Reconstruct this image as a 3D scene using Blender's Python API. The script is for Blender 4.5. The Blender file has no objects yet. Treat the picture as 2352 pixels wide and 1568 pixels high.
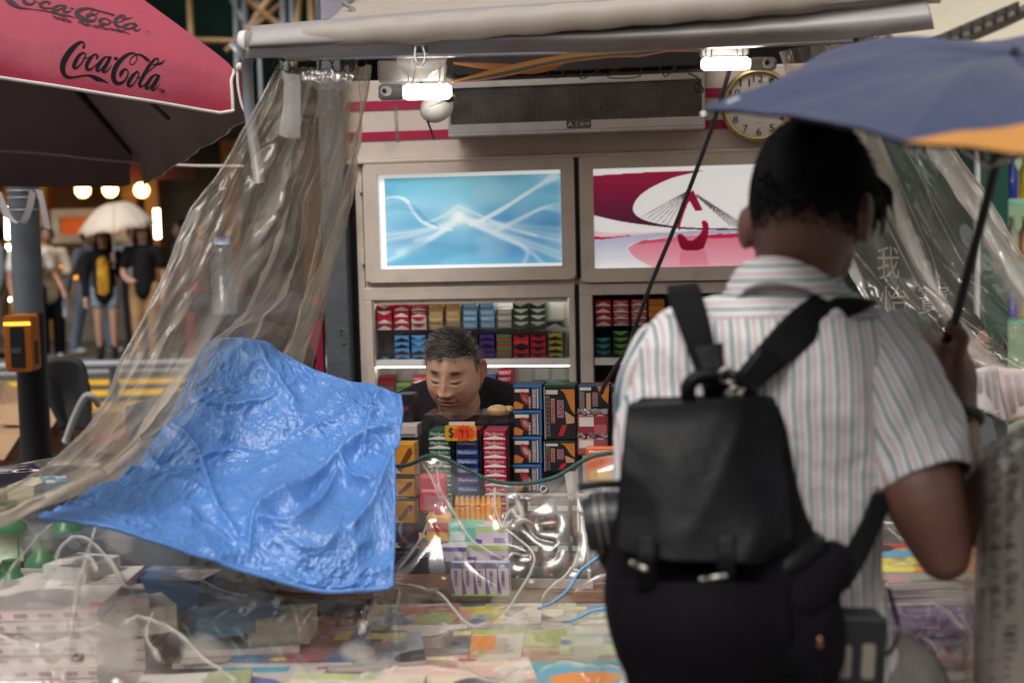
import bpy, bmesh, math, random
import numpy as np
from mathutils import Vector, Matrix, Euler
from mathutils.bvhtree import BVHTree

random.seed(7)
rng = np.random.default_rng(7)
SC = bpy.context.scene
COL = SC.collection

# ------------------------------------------------------------------ camera
F = 3267.0                      # focal length in units of a 2352 px wide picture
PITCH, ROLL = 0.0796, 0.0240
CAM = Vector((0.0, 0.0, 1.55))
ROT = (Matrix.Rotation(math.pi / 2 - PITCH, 3, 'X') @ Matrix.Rotation(-ROLL, 3, 'Z'))
cam_d = bpy.data.cameras.new('camera')
cam = bpy.data.objects.new('camera', cam_d)
COL.objects.link(cam)
cam.location = CAM
cam.rotation_euler = ROT.to_euler()
cam_d.sensor_width = 36.0
cam_d.lens = 50.0
cam_d.clip_start = 0.05
cam_d.clip_end = 600.0
cam_d.dof.use_dof = True
cam_d.dof.focus_distance = 3.65
cam_d.dof.aperture_fstop = 3.0
SC.camera = cam

# ------------------------------------------------------------------ sky and sun (overcast day)
SUN_EL, SUN_AZ = math.radians(58), math.radians(205)
world = bpy.data.worlds.new('World')
SC.world = world
world.use_nodes = True
wn = world.node_tree
bg = wn.nodes['Background']
sky = wn.nodes.new('ShaderNodeTexSky')
sky.sky_type = 'NISHITA'
sky.sun_disc = False
sky.sun_elevation = SUN_EL
sky.sun_rotation = SUN_AZ
sky.dust_density = 4.0
sky.air_density = 1.5
hs = wn.nodes.new('ShaderNodeHueSaturation')
hs.inputs['Saturation'].default_value = 0.10
wn.links.new(sky.outputs[0], hs.inputs['Color'])
wn.links.new(hs.outputs[0], bg.inputs['Color'])
bg.inputs['Strength'].default_value = 0.15

sun_d = bpy.data.lights.new('sun', 'SUN')
sun_d.energy = 1.3
sun_d.angle = math.radians(25)
sun_d.color = (1.0, 0.95, 0.88)
sun = bpy.data.objects.new('sun', sun_d)
COL.objects.link(sun)
# light comes from behind the camera, a little from the left, high up
sun.rotation_euler = Euler((math.radians(36), 0.0, math.radians(-25)))
sun.location = (-4, -6, 12)

SC.view_settings.view_transform = 'Standard'
SC.view_settings.look = 'None'
SC.view_settings.gamma = 1.0
SC.view_settings.exposure = 0.14
SC.view_settings.use_curve_mapping = False
SC.render.engine = 'CYCLES'
SC.cycles.use_denoising = True
SC.cycles.max_bounces = 10
SC.cycles.transparent_max_bounces = 24
SC.cycles.diffuse_bounces = 4
SC.cycles.glossy_bounces = 3
SC.cycles.caustics_reflective = False
SC.cycles.caustics_refractive = False
SC.cycles.sample_clamp_indirect = 6.0

# ------------------------------------------------------------------ geometry helpers
def ray(px, py):
    d = ROT @ Vector(((px - 1176) / F, -(py - 784) / F, -1.0))
    return d / d.y

def P(px, py, Y):
    """world point seen at (px, py) at distance Y"""
    return CAM + ray(px, py) * Y

YAW = 0.155
K = Matrix.Translation((0, 5.0, 0)) @ Matrix.Rotation(-YAW, 4, 'Z')   # kiosk frame: x along the wall, y into it, z up
KI = K.inverted()
KO, KR = KI @ CAM, KI.to_3x3()

def kp(px, py, y):
    """(x, z) in the kiosk frame of the point seen at (px, py) on the plane y"""
    d = KR @ ray(px, py)
    t = (y - KO.y) / d.y
    q = KO + d * t
    return q.x, q.z

def smooth01(a, b, x):
    t = np.clip((x - a) / (b - a), 0, 1)
    return t * t * (3 - 2 * t)

def crs(pts, n):
    pts = np.asarray(pts, float)
    k = len(pts)
    t = np.linspace(0, k - 1, n)
    i = np.clip(np.floor(t).astype(int), 0, k - 2)
    f = (t - i)[:, None]
    ext = np.vstack([2 * pts[0] - pts[1], pts, 2 * pts[-1] - pts[-2]])
    p0, p1, p2, p3 = ext[i], ext[i + 1], ext[i + 2], ext[i + 3]
    return 0.5 * ((2 * p1) + (-p0 + p2) * f + (2 * p0 - 5 * p1 + 4 * p2 - p3) * f ** 2 + (-p0 + 3 * p1 - 3 * p2 + p3) * f ** 3)

def surf(rows, nu, nv, pix=True):
    """smooth surface through a net of control points; (px, py, Y) or world points"""
    a = []
    for r in rows:
        w = [P(*p) if pix else Vector(p) for p in r]
        a.append(crs([tuple(q) for q in w], nv))
    a = np.array(a)
    out = np.zeros((nu, nv, 3))
    for j in range(nv):
        out[:, j] = crs(a[:, j], nu)
    return out

_lat = {}
def vnoise(x, y, seed=0):
    if seed not in _lat:
        _lat[seed] = np.random.default_rng(1000 + seed).random((256, 256))
    L = _lat[seed]
    xi, yi = np.floor(x).astype(int), np.floor(y).astype(int)
    fx, fy = x - xi, y - yi
    fx, fy = fx * fx * (3 - 2 * fx), fy * fy * (3 - 2 * fy)
    g = lambda i, j: L[i % 256, j % 256]
    return (g(xi, yi) * (1 - fx) + g(xi + 1, yi) * fx) * (1 - fy) + (g(xi, yi + 1) * (1 - fx) + g(xi + 1, yi + 1) * fx) * fy

def crumple(x, y, seed=0, octaves=4):
    h, a, f = 0, 1.0, 1.0
    for o in range(octaves):
        th = 0.7 * o + 0.3
        xr, yr = x * math.cos(th) - y * math.sin(th), x * math.sin(th) + y * math.cos(th)
        h = h + a * (1 - np.abs(2 * vnoise(xr * f, yr * f, seed + o) - 1) * 1.6)
        a *= 0.5
        f *= 2.1
    return h

def grid_normals(g):
    du = np.gradient(g, axis=0)
    dv = np.gradient(g, axis=1)
    n = np.cross(du, dv)
    return n / (np.linalg.norm(n, axis=2, keepdims=True) + 1e-12)

_txt = {}
def text_geo(s, bold=0.0):
    """vertices (N,2) and faces of a line of lettering, height of a capital = about 0.7"""
    key = (s, bold)
    if key in _txt:
        return _txt[key]
    c = bpy.data.curves.new('lettering_curve', 'FONT')
    c.body = s
    c.resolution_u = 2
    c.offset = bold
    o = bpy.data.objects.new('lettering_curve', c)
    COL.objects.link(o)
    dg = bpy.context.evaluated_depsgraph_get()
    m = bpy.data.meshes.new_from_object(o.evaluated_get(dg))
    v = np.array([tuple(q.co) for q in m.vertices])[:, :2]
    f = [tuple(p.vertices) for p in m.polygons]
    bpy.data.objects.remove(o)
    bpy.data.curves.remove(c)
    bpy.data.meshes.remove(m)
    v[:, 0] -= v[:, 0].min()
    _txt[key] = (v, f, v[:, 0].max())
    return _txt[key]

TM = {}
class MB:
    def __init__(s):
        s.v, s.f, s.m, s.uv, s.c = [], [], [], {}, None
    def add(s, verts, faces, m=0):
        b = len(s.v)
        s.v.extend([tuple(q) for q in verts])
        for f in faces:
            s.f.append(tuple(b + i for i in f))
            s.m.append(m)
        return b
    def quad(s, a, b, c, d, m=0):
        s.add([a, b, c, d], [(0, 1, 2, 3)], m)
    def box(s, x0, x1, y0, y1, z0, z1, m=0, M=None):
        v = [(x0, y0, z0), (x1, y0, z0), (x1, y1, z0), (x0, y1, z0), (x0, y0, z1), (x1, y0, z1), (x1, y1, z1), (x0, y1, z1)]
        if M is not None:
            v = [M @ Vector(q) for q in v]
        s.add(v, [(0, 3, 2, 1), (4, 5, 6, 7), (0, 1, 5, 4), (1, 2, 6, 5), (2, 3, 7, 6), (3, 0, 4, 7)], m)
    def rbox(s, x0, x1, y0, y1, z0, z1, r, m=0, M=None, n=4):
        """box with the four edges along y rounded (seen from the front)"""
        pts = []
        for cx, cz, a0 in ((x1 - r, z1 - r, 0), (x0 + r, z1 - r, 90), (x0 + r, z0 + r, 180), (x1 - r, z0 + r, 270)):
            for k in range(n + 1):
                a = math.radians(a0 + 90 * k / n)
                pts.append((cx + r * math.cos(a), cz + r * math.sin(a)))
        s.prism(pts, y0, y1, m, M)
    def prism(s, pts, y0, y1, m=0, M=None):
        n = len(pts)
        v = [(p[0], y0, p[1]) for p in pts] + [(p[0], y1, p[1]) for p in pts]
        if M is not None:
            v = [M @ Vector(q) for q in v]
        f = [tuple(range(n)), tuple(range(2 * n - 1, n - 1, -1))]
        f += [(i, n + i, n + (i + 1) % n, (i + 1) % n) for i in range(n)]
        s.add(v, f, m)
    def grid(s, g, m=0, closed_v=False, uv=None, cap=False):
        nu, nv = g.shape[:2]
        b = s.add(g.reshape(-1, 3), [], m)
        jn = nv if closed_v else nv - 1
        for i in range(nu - 1):
            for j in range(jn):
                j2 = (j + 1) % nv
                s.f.append((b + i * nv + j, b + i * nv + j2, b + (i + 1) * nv + j2, b + (i + 1) * nv + j))
                s.m.append(m)
        if cap:
            s.f.append(tuple(b + j for j in range(nv)))
            s.m.append(m)
            s.f.append(tuple(b + (nu - 1) * nv + j for j in reversed(range(nv))))
            s.m.append(m)
        if uv is not None:
            for k, q in enumerate(uv.reshape(-1, 2)):
                s.uv[b + k] = tuple(q)
        return b
    def tube(s, pts, r, n=8, m=0, samples=None, cap=True):
        pts = np.array([tuple(p) for p in pts], float)
        rr = np.full(len(pts), r, float) if np.isscalar(r) else np.array(r, float)
        if samples:
            q = crs(np.hstack([pts, rr[:, None]]), samples)
            pts, rr = q[:, :3], q[:, 3]
        t = np.gradient(pts, axis=0)
        t /= np.linalg.norm(t, axis=1, keepdims=True) + 1e-12
        up = np.array([0, 0, 1.0]) if abs(t[0][2]) < 0.9 else np.array([1.0, 0, 0])
        g = []
        for k in range(len(pts)):
            a = np.cross(t[k], up)
            a /= np.linalg.norm(a) + 1e-12
            bb = np.cross(a, t[k])
            up = bb
            g.append([pts[k] + rr[k] * (math.cos(2 * math.pi * i / n) * a + math.sin(2 * math.pi * i / n) * bb) for i in range(n)])
        s.grid(np.array(g), m, closed_v=True, cap=cap)
    def ball(s, c, r, nu=10, nv=14, m=0, M=None):
        r = (r, r, r) if np.isscalar(r) else r
        v, f = [], []
        for i in range(nu + 1):
            th = math.pi * i / nu
            for j in range(nv):
                ph = 2 * math.pi * j / nv
                q = Vector((r[0] * math.sin(th) * math.cos(ph), r[1] * math.sin(th) * math.sin(ph), r[2] * math.cos(th)))
                if M is not None:
                    q = M @ q
                v.append(q + Vector(c))
        for i in range(nu):
            for j in range(nv):
                f.append((i * nv + j, i * nv + (j + 1) % nv, (i + 1) * nv + (j + 1) % nv, (i + 1) * nv + j))
        s.add(v, f, m)
    def cyl(s, a, b, r0, r1=None, n=16, m=0):
        s.tube([a, b], [r0, r0 if r1 is None else r1], n, m)
    def torus(s, c, R, r, ax='Y', n=28, k=8, m=0, M=None):
        g = []
        for i in range(n + 1):
            a = 2 * math.pi * i / n
            row = []
            for j in range(k):
                b = 2 * math.pi * j / k
                q = ((R + r * math.cos(b)) * math.cos(a), r * math.sin(b), (R + r * math.cos(b)) * math.sin(a))
                if ax == 'Z':
                    q = (q[0], q[2], q[1])
                if ax == 'X':
                    q = (q[1], q[0], q[2])
                q = Vector(q)
                if M is not None:
                    q = M @ q
                row.append(tuple(q + Vector(c)))
            g.append(row)
        s.grid(np.array(g), m, closed_v=True)
    def text(s, txt, x0, x1, z0, z1, y, m=0, M=None, slant=0.0, fit=True):
        """lettering on the plane y, filling the given box, facing -y"""
        v, f, w = text_geo(txt)
        lo, hi = v[:, 1].min(), v[:, 1].max()
        sx = (x1 - x0) / w
        sz = (z1 - z0) / max(hi - lo, 1e-6)
        q = []
        for a, b in v:
            t = (b - lo) * sz
            p = Vector((x0 + a * sx + slant * t, y, z0 + t))
            q.append(M @ p if M is not None else p)
        s.add(q, f, m)
    def build(s, name, mats, parent=None, frame=None, smooth=False, bevel=0.0, solid=0.0, cols=None, subsurf=0, base=True, angle=None):
        v = np.array(s.v, float)
        if frame is not None:
            A = np.array(frame)
            v = v @ A[:3, :3].T + A[:3, 3]
        if parent is not None:
            T = TM[parent.name]
        elif base:
            lo, hi = v.min(0), v.max(0)
            T = Matrix.Translation(((lo[0] + hi[0]) / 2, (lo[1] + hi[1]) / 2, lo[2]))
        else:
            T = Matrix.Identity(4)
        Ti = np.array(T.inverted())
        v = v @ Ti[:3, :3].T + Ti[:3, 3]
        me = bpy.data.meshes.new(name)
        me.from_pydata(v.tolist(), [], s.f)
        mats = mats if isinstance(mats, (list, tuple)) else [mats]
        for q in mats:
            me.materials.append(q)
        me.polygons.foreach_set('material_index', s.m)
        if s.uv:
            l = me.uv_layers.new(name='UVMap')
            vi = np.zeros(len(me.loops), int)
            me.loops.foreach_get('vertex_index', vi)
            tab = np.zeros((len(v), 2))
            for k, q in s.uv.items():
                tab[k] = q
            l.data.foreach_set('uv', tab[vi].ravel())
        if cols is not None:
            ca = me.color_attributes.new('Col', 'FLOAT_COLOR', 'POINT')
            cc = np.ones((len(v), 4))
            cc[:, :3] = cols
            ca.data.foreach_set('color', cc.ravel())
        if smooth:
            me.polygons.foreach_set('use_smooth', [True] * len(me.polygons))
        me.update()
        o = bpy.data.objects.new(name, me)
        COL.objects.link(o)
        if parent is not None:
            o.parent = parent
        else:
            o.matrix_world = T
        TM[o.name] = T
        if bevel:
            b = o.modifiers.new('bevel', 'BEVEL')
            b.width = bevel
            b.segments = 2
            b.limit_method = 'ANGLE'
        if subsurf:
            b = o.modifiers.new('subsurf', 'SUBSURF')
            b.levels = b.render_levels = subsurf
        if solid:
            b = o.modifiers.new('solidify', 'SOLIDIFY')
            b.thickness = solid
        return o

def tag(o, label=None, cat=None, group=None, kind=None):
    if label: o['label'] = label
    if cat: o['category'] = cat
    if group: o['group'] = group
    if kind: o['kind'] = kind
    return o

def thing(name, label, cat, loc, rot=0.0, group=None, frame=None):
    o = bpy.data.objects.new(name, None)
    COL.objects.link(o)
    o.empty_display_size = 0.05
    T = Matrix.Translation(loc) @ Matrix.Rotation(rot, 4, 'Z')
    if frame is not None:
        T = frame @ T
    o.matrix_world = T
    TM[o.name] = T
    return tag(o, label, cat, group)

ORD = ['topmost', 'second', 'third', 'fourth', 'fifth', 'sixth', 'seventh', 'eighth', 'ninth', 'tenth', 'eleventh', 'twelfth']
NTH = ['first'] + ORD[1:]

# ------------------------------------------------------------------ materials
def srgb(r, g, b):
    f = lambda c: ((c / 255 + 0.055) / 1.055) ** 2.4 if c > 10 else c / 255 / 12.92
    return (f(r), f(g), f(b))

def pm(name, col, rough=0.5, metal=0.0, var=0.12, scale=6.0, bump=0.0, bscale=60.0, spec=0.5, emit=None, estr=0.0, dirt=0.0, sheen=0.0, coat=0.0, stretch=None):
    m = bpy.data.materials.new(name)
    m.use_nodes = True
    nt = m.node_tree
    b = nt.nodes['Principled BSDF']
    b.inputs['Roughness'].default_value = rough
    b.inputs['Metallic'].default_value = metal
    b.inputs['Specular IOR Level'].default_value = spec
    if coat:
        b.inputs['Coat Weight'].default_value = coat
        b.inputs['Coat Roughness'].default_value = 0.1
    if sheen:
        b.inputs['Sheen Weight'].default_value = sheen
    geo = nt.nodes.new('ShaderNodeNewGeometry')
    vec = geo.outputs['Position']
    if stretch:
        mp = nt.nodes.new('ShaderNodeMapping')
        mp.inputs['Scale'].default_value = stretch
        nt.links.new(vec, mp.inputs[0])
        vec = mp.outputs[0]
    n = nt.nodes.new('ShaderNodeTexNoise')
    n.inputs['Scale'].default_value = scale
    n.inputs['Detail'].default_value = 6
    n.inputs['Roughness'].default_value = 0.65
    nt.links.new(vec, n.inputs['Vector'])
    r = nt.nodes.new('ShaderNodeMapRange')
    r.inputs['From Min'].default_value = 0.3
    r.inputs['From Max'].default_value = 0.7
    r.inputs['To Min'].default_value = 1 - var
    r.inputs['To Max'].default_value = 1 + var
    nt.links.new(n.outputs['Fac'], r.inputs['Value'])
    mx = nt.nodes.new('ShaderNodeVectorMath')
    mx.operation = 'SCALE'
    mx.inputs[0].default_value = col
    nt.links.new(r.outputs[0], mx.inputs['Scale'])
    out = mx.outputs[0]
    if dirt:
        n2 = nt.nodes.new('ShaderNodeTexNoise')
        n2.inputs['Scale'].default_value = scale * 2.3
        n2.inputs['Detail'].default_value = 8
        nt.links.new(vec, n2.inputs['Vector'])
        cr = nt.nodes.new('ShaderNodeMapRange')
        cr.inputs['From Min'].default_value = 0.52
        cr.inputs['From Max'].default_value = 0.75
        cr.inputs['To Max'].default_value = dirt
        nt.links.new(n2.outputs['Fac'], cr.inputs['Value'])
        mi = nt.nodes.new('ShaderNodeMix')
        mi.data_type = 'RGBA'
        mi.inputs['B'].default_value = (0.05, 0.04, 0.03, 1)
        nt.links.new(cr.outputs[0], mi.inputs['Factor'])
        nt.links.new(out, mi.inputs['A'])
        out = mi.outputs['Result']
    nt.links.new(out, b.inputs['Base Color'])
    if bump:
        n3 = nt.nodes.new('ShaderNodeTexNoise')
        n3.inputs['Scale'].default_value = bscale
        n3.inputs['Detail'].default_value = 4
        nt.links.new(vec, n3.inputs['Vector'])
        bp = nt.nodes.new('ShaderNodeBump')
        bp.inputs['Strength'].default_value = bump
        bp.inputs['Distance'].default_value = 0.01
        nt.links.new(n3.outputs['Fac'], bp.inputs['Height'])
        nt.links.new(bp.outputs[0], b.inputs['Normal'])
    if emit is not None:
        b.inputs['Emission Color'].default_value = (*emit, 1)
        b.inputs['Emission Strength'].default_value = estr
    return m

def am(name, rough=0.5, emit=0.0, spec=0.4, bump=0.0, bscale=200):
    """colour comes from the printed colours stored on the mesh"""
    m = bpy.data.materials.new(name)
    m.use_nodes = True
    nt = m.node_tree
    b = nt.nodes['Principled BSDF']
    a = nt.nodes.new('ShaderNodeVertexColor')
    a.layer_name = 'Col'
    b.inputs['Roughness'].default_value = rough
    b.inputs['Specular IOR Level'].default_value = spec
    nt.links.new(a.outputs[0], b.inputs['Base Color'])
    if emit:
        nt.links.new(a.outputs[0], b.inputs['Emission Color'])
        b.inputs['Emission Strength'].default_value = emit
    if bump:
        n3 = nt.nodes.new('ShaderNodeTexNoise')
        n3.inputs['Scale'].default_value = bscale
        bp = nt.nodes.new('ShaderNodeBump')
        bp.inputs['Strength'].default_value = bump
        bp.inputs['Distance'].default_value = 0.004
        geo = nt.nodes.new('ShaderNodeNewGeometry')
        nt.links.new(geo.outputs['Position'], n3.inputs['Vector'])
        nt.links.new(n3.outputs['Fac'], bp.inputs['Height'])
        nt.links.new(bp.outputs[0], b.inputs['Normal'])
    return m

def plastic(name, tint=(0.95, 0.93, 0.9), haze=0.10, hazecol=(0.5, 0.46, 0.42), gl=1.0, rough=0.07, bump=0.25, bscale=18.0, painted_white=True):
    """clear PVC sheet: transparent, a little milky, mirror-like at a slant; painted white adds milky patches and crease highlights"""
    m = bpy.data.materials.new(name)
    m.use_nodes = True
    nt = m.node_tree
    nt.nodes.remove(nt.nodes['Principled BSDF'])
    out = nt.nodes['Material Output']
    geo = nt.nodes.new('ShaderNodeNewGeometry')
    n = nt.nodes.new('ShaderNodeTexNoise')
    n.inputs['Scale'].default_value = bscale
    n.inputs['Detail'].default_value = 3
    nt.links.new(geo.outputs['Position'], n.inputs['Vector'])
    bp = nt.nodes.new('ShaderNodeBump')
    bp.inputs['Strength'].default_value = bump
    bp.inputs['Distance'].default_value = 0.01
    nt.links.new(n.outputs['Fac'], bp.inputs['Height'])
    tr = nt.nodes.new('ShaderNodeBsdfTransparent')
    tr.inputs['Color'].default_value = (*tint, 1)
    df = nt.nodes.new('ShaderNodeBsdfDiffuse')
    df.inputs['Color'].default_value = (*hazecol, 1)
    tl = nt.nodes.new('ShaderNodeBsdfTranslucent')
    tl.inputs['Color'].default_value = (*hazecol, 1)
    ad = nt.nodes.new('ShaderNodeMixShader')
    ad.inputs[0].default_value = 0.5
    nt.links.new(df.outputs[0], ad.inputs[1])
    nt.links.new(tl.outputs[0], ad.inputs[2])
    m1 = nt.nodes.new('ShaderNodeMixShader')
    n2 = nt.nodes.new('ShaderNodeTexNoise')
    n2.inputs['Scale'].default_value = 7
    n2.inputs['Detail'].default_value = 5
    nt.links.new(geo.outputs['Position'], n2.inputs['Vector'])
    mr = nt.nodes.new('ShaderNodeMapRange')
    mr.inputs['From Min'].default_value = 0.3
    mr.inputs['From Max'].default_value = 0.75
    mr.inputs['To Min'].default_value = haze * 0.5
    mr.inputs['To Max'].default_value = haze * 1.6
    nt.links.new(n2.outputs['Fac'], mr.inputs['Value'])
    fac = mr.outputs[0]
    if painted_white:
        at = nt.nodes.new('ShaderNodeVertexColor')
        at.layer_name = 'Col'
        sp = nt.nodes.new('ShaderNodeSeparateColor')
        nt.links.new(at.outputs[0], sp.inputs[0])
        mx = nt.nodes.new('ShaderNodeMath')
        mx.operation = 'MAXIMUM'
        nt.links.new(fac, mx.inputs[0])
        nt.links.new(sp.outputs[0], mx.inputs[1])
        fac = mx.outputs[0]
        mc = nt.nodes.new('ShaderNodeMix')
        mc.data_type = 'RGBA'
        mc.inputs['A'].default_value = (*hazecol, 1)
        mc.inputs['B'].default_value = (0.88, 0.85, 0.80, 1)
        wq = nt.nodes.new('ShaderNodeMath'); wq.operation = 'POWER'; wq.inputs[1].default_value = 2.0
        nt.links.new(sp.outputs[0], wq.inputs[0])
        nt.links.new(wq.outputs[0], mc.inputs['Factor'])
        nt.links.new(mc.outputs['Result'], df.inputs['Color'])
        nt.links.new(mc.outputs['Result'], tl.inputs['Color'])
    nt.links.new(fac, m1.inputs[0])
    nt.links.new(tr.outputs[0], m1.inputs[1])
    nt.links.new(ad.outputs[0], m1.inputs[2])
    gs = nt.nodes.new('ShaderNodeBsdfGlossy')
    gs.inputs['Roughness'].default_value = rough
    nt.links.new(bp.outputs[0], gs.inputs['Normal'])
    fr = nt.nodes.new('ShaderNodeLayerWeight')
    fr.inputs['Blend'].default_value = 0.5
    nt.links.new(bp.outputs[0], fr.inputs['Normal'])
    pw = nt.nodes.new('ShaderNodeMath')
    pw.operation = 'POWER'
    pw.inputs[1].default_value = 4.0
    nt.links.new(fr.outputs['Facing'], pw.inputs[0])
    ml = nt.nodes.new('ShaderNodeMapRange')
    ml.inputs['To Min'].default_value = 0.05 * gl
    ml.inputs['To Max'].default_value = 0.42 * gl
    nt.links.new(pw.outputs[0], ml.inputs['Value'])
    m2 = nt.nodes.new('ShaderNodeMixShader')
    nt.links.new(ml.outputs[0], m2.inputs[0])
    nt.links.new(m1.outputs[0], m2.inputs[1])
    nt.links.new(gs.outputs[0], m2.inputs[2])
    nt.links.new(m2.outputs[0], out.inputs['Surface'])
    return m

def translucent(m, col, f):
    """thin cloth that lets part of the daylight through"""
    nt = m.node_tree; out = nt.nodes['Material Output']; b = nt.nodes['Principled BSDF']
    t = nt.nodes.new('ShaderNodeBsdfTranslucent'); t.inputs['Color'].default_value = (*col, 1)
    mx = nt.nodes.new('ShaderNodeMixShader'); mx.inputs[0].default_value = f
    nt.links.new(b.outputs[0], mx.inputs[1]); nt.links.new(t.outputs[0], mx.inputs[2]); nt.links.new(mx.outputs[0], out.inputs['Surface'])
    return m

def emi(name, col, s):
    m = bpy.data.materials.new(name)
    m.use_nodes = True
    b = m.node_tree.nodes['Principled BSDF']
    b.inputs['Base Color'].default_value = (*col, 1)
    b.inputs['Emission Color'].default_value = (*col, 1)
    b.inputs['Emission Strength'].default_value = s
    return m

BLACK = pm('black_plastic', (0.012, 0.012, 0.014), 0.45, var=0.2)
DARK = pm('dark_grey_metal', (0.045, 0.05, 0.055), 0.5, var=0.2, dirt=0.4)
CREAM = pm('cream_painted_metal', (0.62, 0.53, 0.455), 0.42, var=0.06, scale=4, dirt=0.22)
CREAM2 = pm('cream_door_paint', (0.64, 0.55, 0.47), 0.38, var=0.05, scale=5, dirt=0.15)
REDST = pm('crimson_paint', (0.36, 0.008, 0.05), 0.45, var=0.1)
WHITE = pm('white_plastic', (0.72, 0.70, 0.66), 0.4, var=0.05, dirt=0.1)
STEEL = pm('bare_steel', (0.5, 0.5, 0.5), 0.3, 1.0, var=0.15)
GREYP = pm('grey_painted_post', (0.10, 0.115, 0.13), 0.5, var=0.15, dirt=0.4, bump=0.3, bscale=80)
SKIN_D = pm('tan_skin', (0.30, 0.15, 0.085), 0.5, var=0.12, scale=25, bump=0.15, bscale=300)
CLEAR = plastic('clear_acrylic', (0.97, 0.97, 0.97), 0.02, (0.7, 0.7, 0.7), 1.3, 0.04, 0.0, painted_white=False)

# ================================================================== painting helpers (flat print)
def lin(a):
    a = np.asarray(a, float) / 255
    return np.where(a > 0.04045, ((a + 0.055) / 1.055) ** 2.4, a / 12.92)

def pdist(X, Y, pts):
    d = np.full(X.shape, 1e9)
    for (x0, y0), (x1, y1) in zip(pts[:-1], pts[1:]):
        dx, dy = x1 - x0, y1 - y0
        t = np.clip(((X - x0) * dx + (Y - y0) * dy) / (dx * dx + dy * dy + 1e-12), 0, 1)
        d = np.minimum(d, np.hypot(X - x0 - t * dx, Y - y0 - t * dy))
    return d

def inpoly(X, Y, pts):
    c = np.zeros(X.shape, bool)
    n = len(pts)
    for i in range(n):
        x0, y0 = pts[i]
        x1, y1 = pts[(i + 1) % n]
        if y0 == y1:
            continue
        k = ((y0 > Y) != (y1 > Y)) & (X < (x1 - x0) * (Y - y0) / (y1 - y0) + x0)
        c ^= k
    return c

def printed_panel(x0, x1, z0, z1, y, img, mb):
    h, w = img.shape[:2]
    gx, gz = np.meshgrid(np.linspace(x0, x1, w), np.linspace(z1, z0, h))
    g = np.stack([gx, np.full_like(gx, y), gz], 2)
    # faces turned to -y
    mb.grid(g[::-1])
    return lin(img[::-1]).reshape(-1, 3)

# ================================================================== ground, road, far side
def slab(name, x0, x1, y0, y1, z0, z1, m):
    b = MB()
    b.box(x0, x1, y0, y1, z0, z1)
    return tag(b.build(name, m), kind='structure')

ASPH = pm('road_asphalt', (0.055, 0.053, 0.052), 0.7, var=0.25, scale=3, bump=0.4, bscale=120)
PAVE = pm('pavement_concrete', (0.17, 0.16, 0.15), 0.75, var=0.2, scale=4, bump=0.2, bscale=60, dirt=0.3)
b = MB(); b.quad((-300, -300, -0.14), (300, -300, -0.14), (300, 300, -0.14), (-300, 300, -0.14))
tag(b.build('ground', PAVE), kind='structure')
slab('pavement', -40, 40, -12, 9.0, -0.13, 0.0, PAVE)
slab('kerb', -40, 40, 9.0, 9.25, -0.13, 0.01, pm('kerb_granite', (0.26, 0.25, 0.24), 0.7, var=0.2))
slab('road', -60, 60, 9.25, 17.45, -0.135, -0.10, ASPH)
slab('far_kerb', -60, 60, 17.45, 17.62, -0.135, 0.012, pm('far_kerb_granite', (0.42, 0.41, 0.40), 0.6, var=0.1))
slab('far_pavement', -60, 60, 17.62, 40, -0.13, 0.0, pm('far_pavement_slabs', (0.11, 0.105, 0.10), 0.65, var=0.2, scale=2))
YEL = pm('yellow_road_paint', (0.75, 0.42, 0.012), 0.6, var=0.12, scale=5, dirt=0.35)
for k, yy in enumerate([11.6, 12.75, 13.9, 15.05, 16.2]):
    b = MB(); b.box(-9, -2.0, yy - 0.27, yy + 0.27, -0.099, -0.094)
    o = b.build('crossing_stripe', YEL); o['kind'] = 'structure'

WOODO = pm('orange_lit_timber', (0.42, 0.17, 0.03), 0.5, var=0.3, scale=3)
SHOPDK = pm('dark_shop_interior', (0.012, 0.008, 0.007), 0.6, var=0.3, scale=1.5)
SHOPC = pm('cream_shop_frame', (0.5, 0.42, 0.34), 0.5)
LAMPW = emi('warm_lamp_glow', (1.0, 0.66, 0.24), 9.0)
TUBEW = emi('white_tube_glow', (1.0, 0.93, 0.72), 12.0)
def pz(py, Y, px=250):
    return P(px, py, Y).z
def pX(px, Y, py=600):
    return P(px, py, Y).x

shop = thing('noodle_shop', 'warmly lit orange shopfront with white counter window across the road', 'shop', (-5.5, 22.0, 0))
b = MB()
b.box(-12, 4, 24.5, 24.7, 0, 3.6)
b.build('back_wall', WOODO, shop)
b = MB(); b.box(-12, 4, 21.6, 24.5, 3.2, 3.5); b.build('ceiling_panel', SHOPDK, shop)
b = MB()
for a, c in ((20, 118), (290, 322), (342, 372), (520, 560), (700, 760)):
    b.box(pX(a, 22), pX(c, 22), 21.9, 22.3, 0, 3.2)
b.build('timber_pillar', WOODO, shop)
b = MB(); b.box(pX(380, 22.2), pX(520, 22.2), 22.3, 22.4, 0, 3.0); b.box(pX(560, 22.2), pX(1000, 22.2), 22.3, 22.4, 0, 3.0)
b.build('dark_doorway', SHOPDK, shop)
def hollow(b, x0, x1, y0, y1, z0, z1, t, m=0):
    b.box(x0, x1, y0, y1, z1 - t, z1, m); b.box(x0, x1, y0, y1, z0, z0 + t, m)
    b.box(x0, x0 + t, y0, y1, z0 + t, z1 - t, m); b.box(x1 - t, x1, y0, y1, z0 + t, z1 - t, m)
b = MB(); hollow(b, pX(122, 21.5), pX(300, 21.5), 21.5, 21.62, pz(556, 21.5), pz(478, 21.5), 0.12)
b.build('window_frame', SHOPC, shop)
b = MB(); b.box(pX(140, 21.6), pX(285, 21.6), 21.7, 21.75, pz(540, 21.6), pz(492, 21.6))
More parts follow.
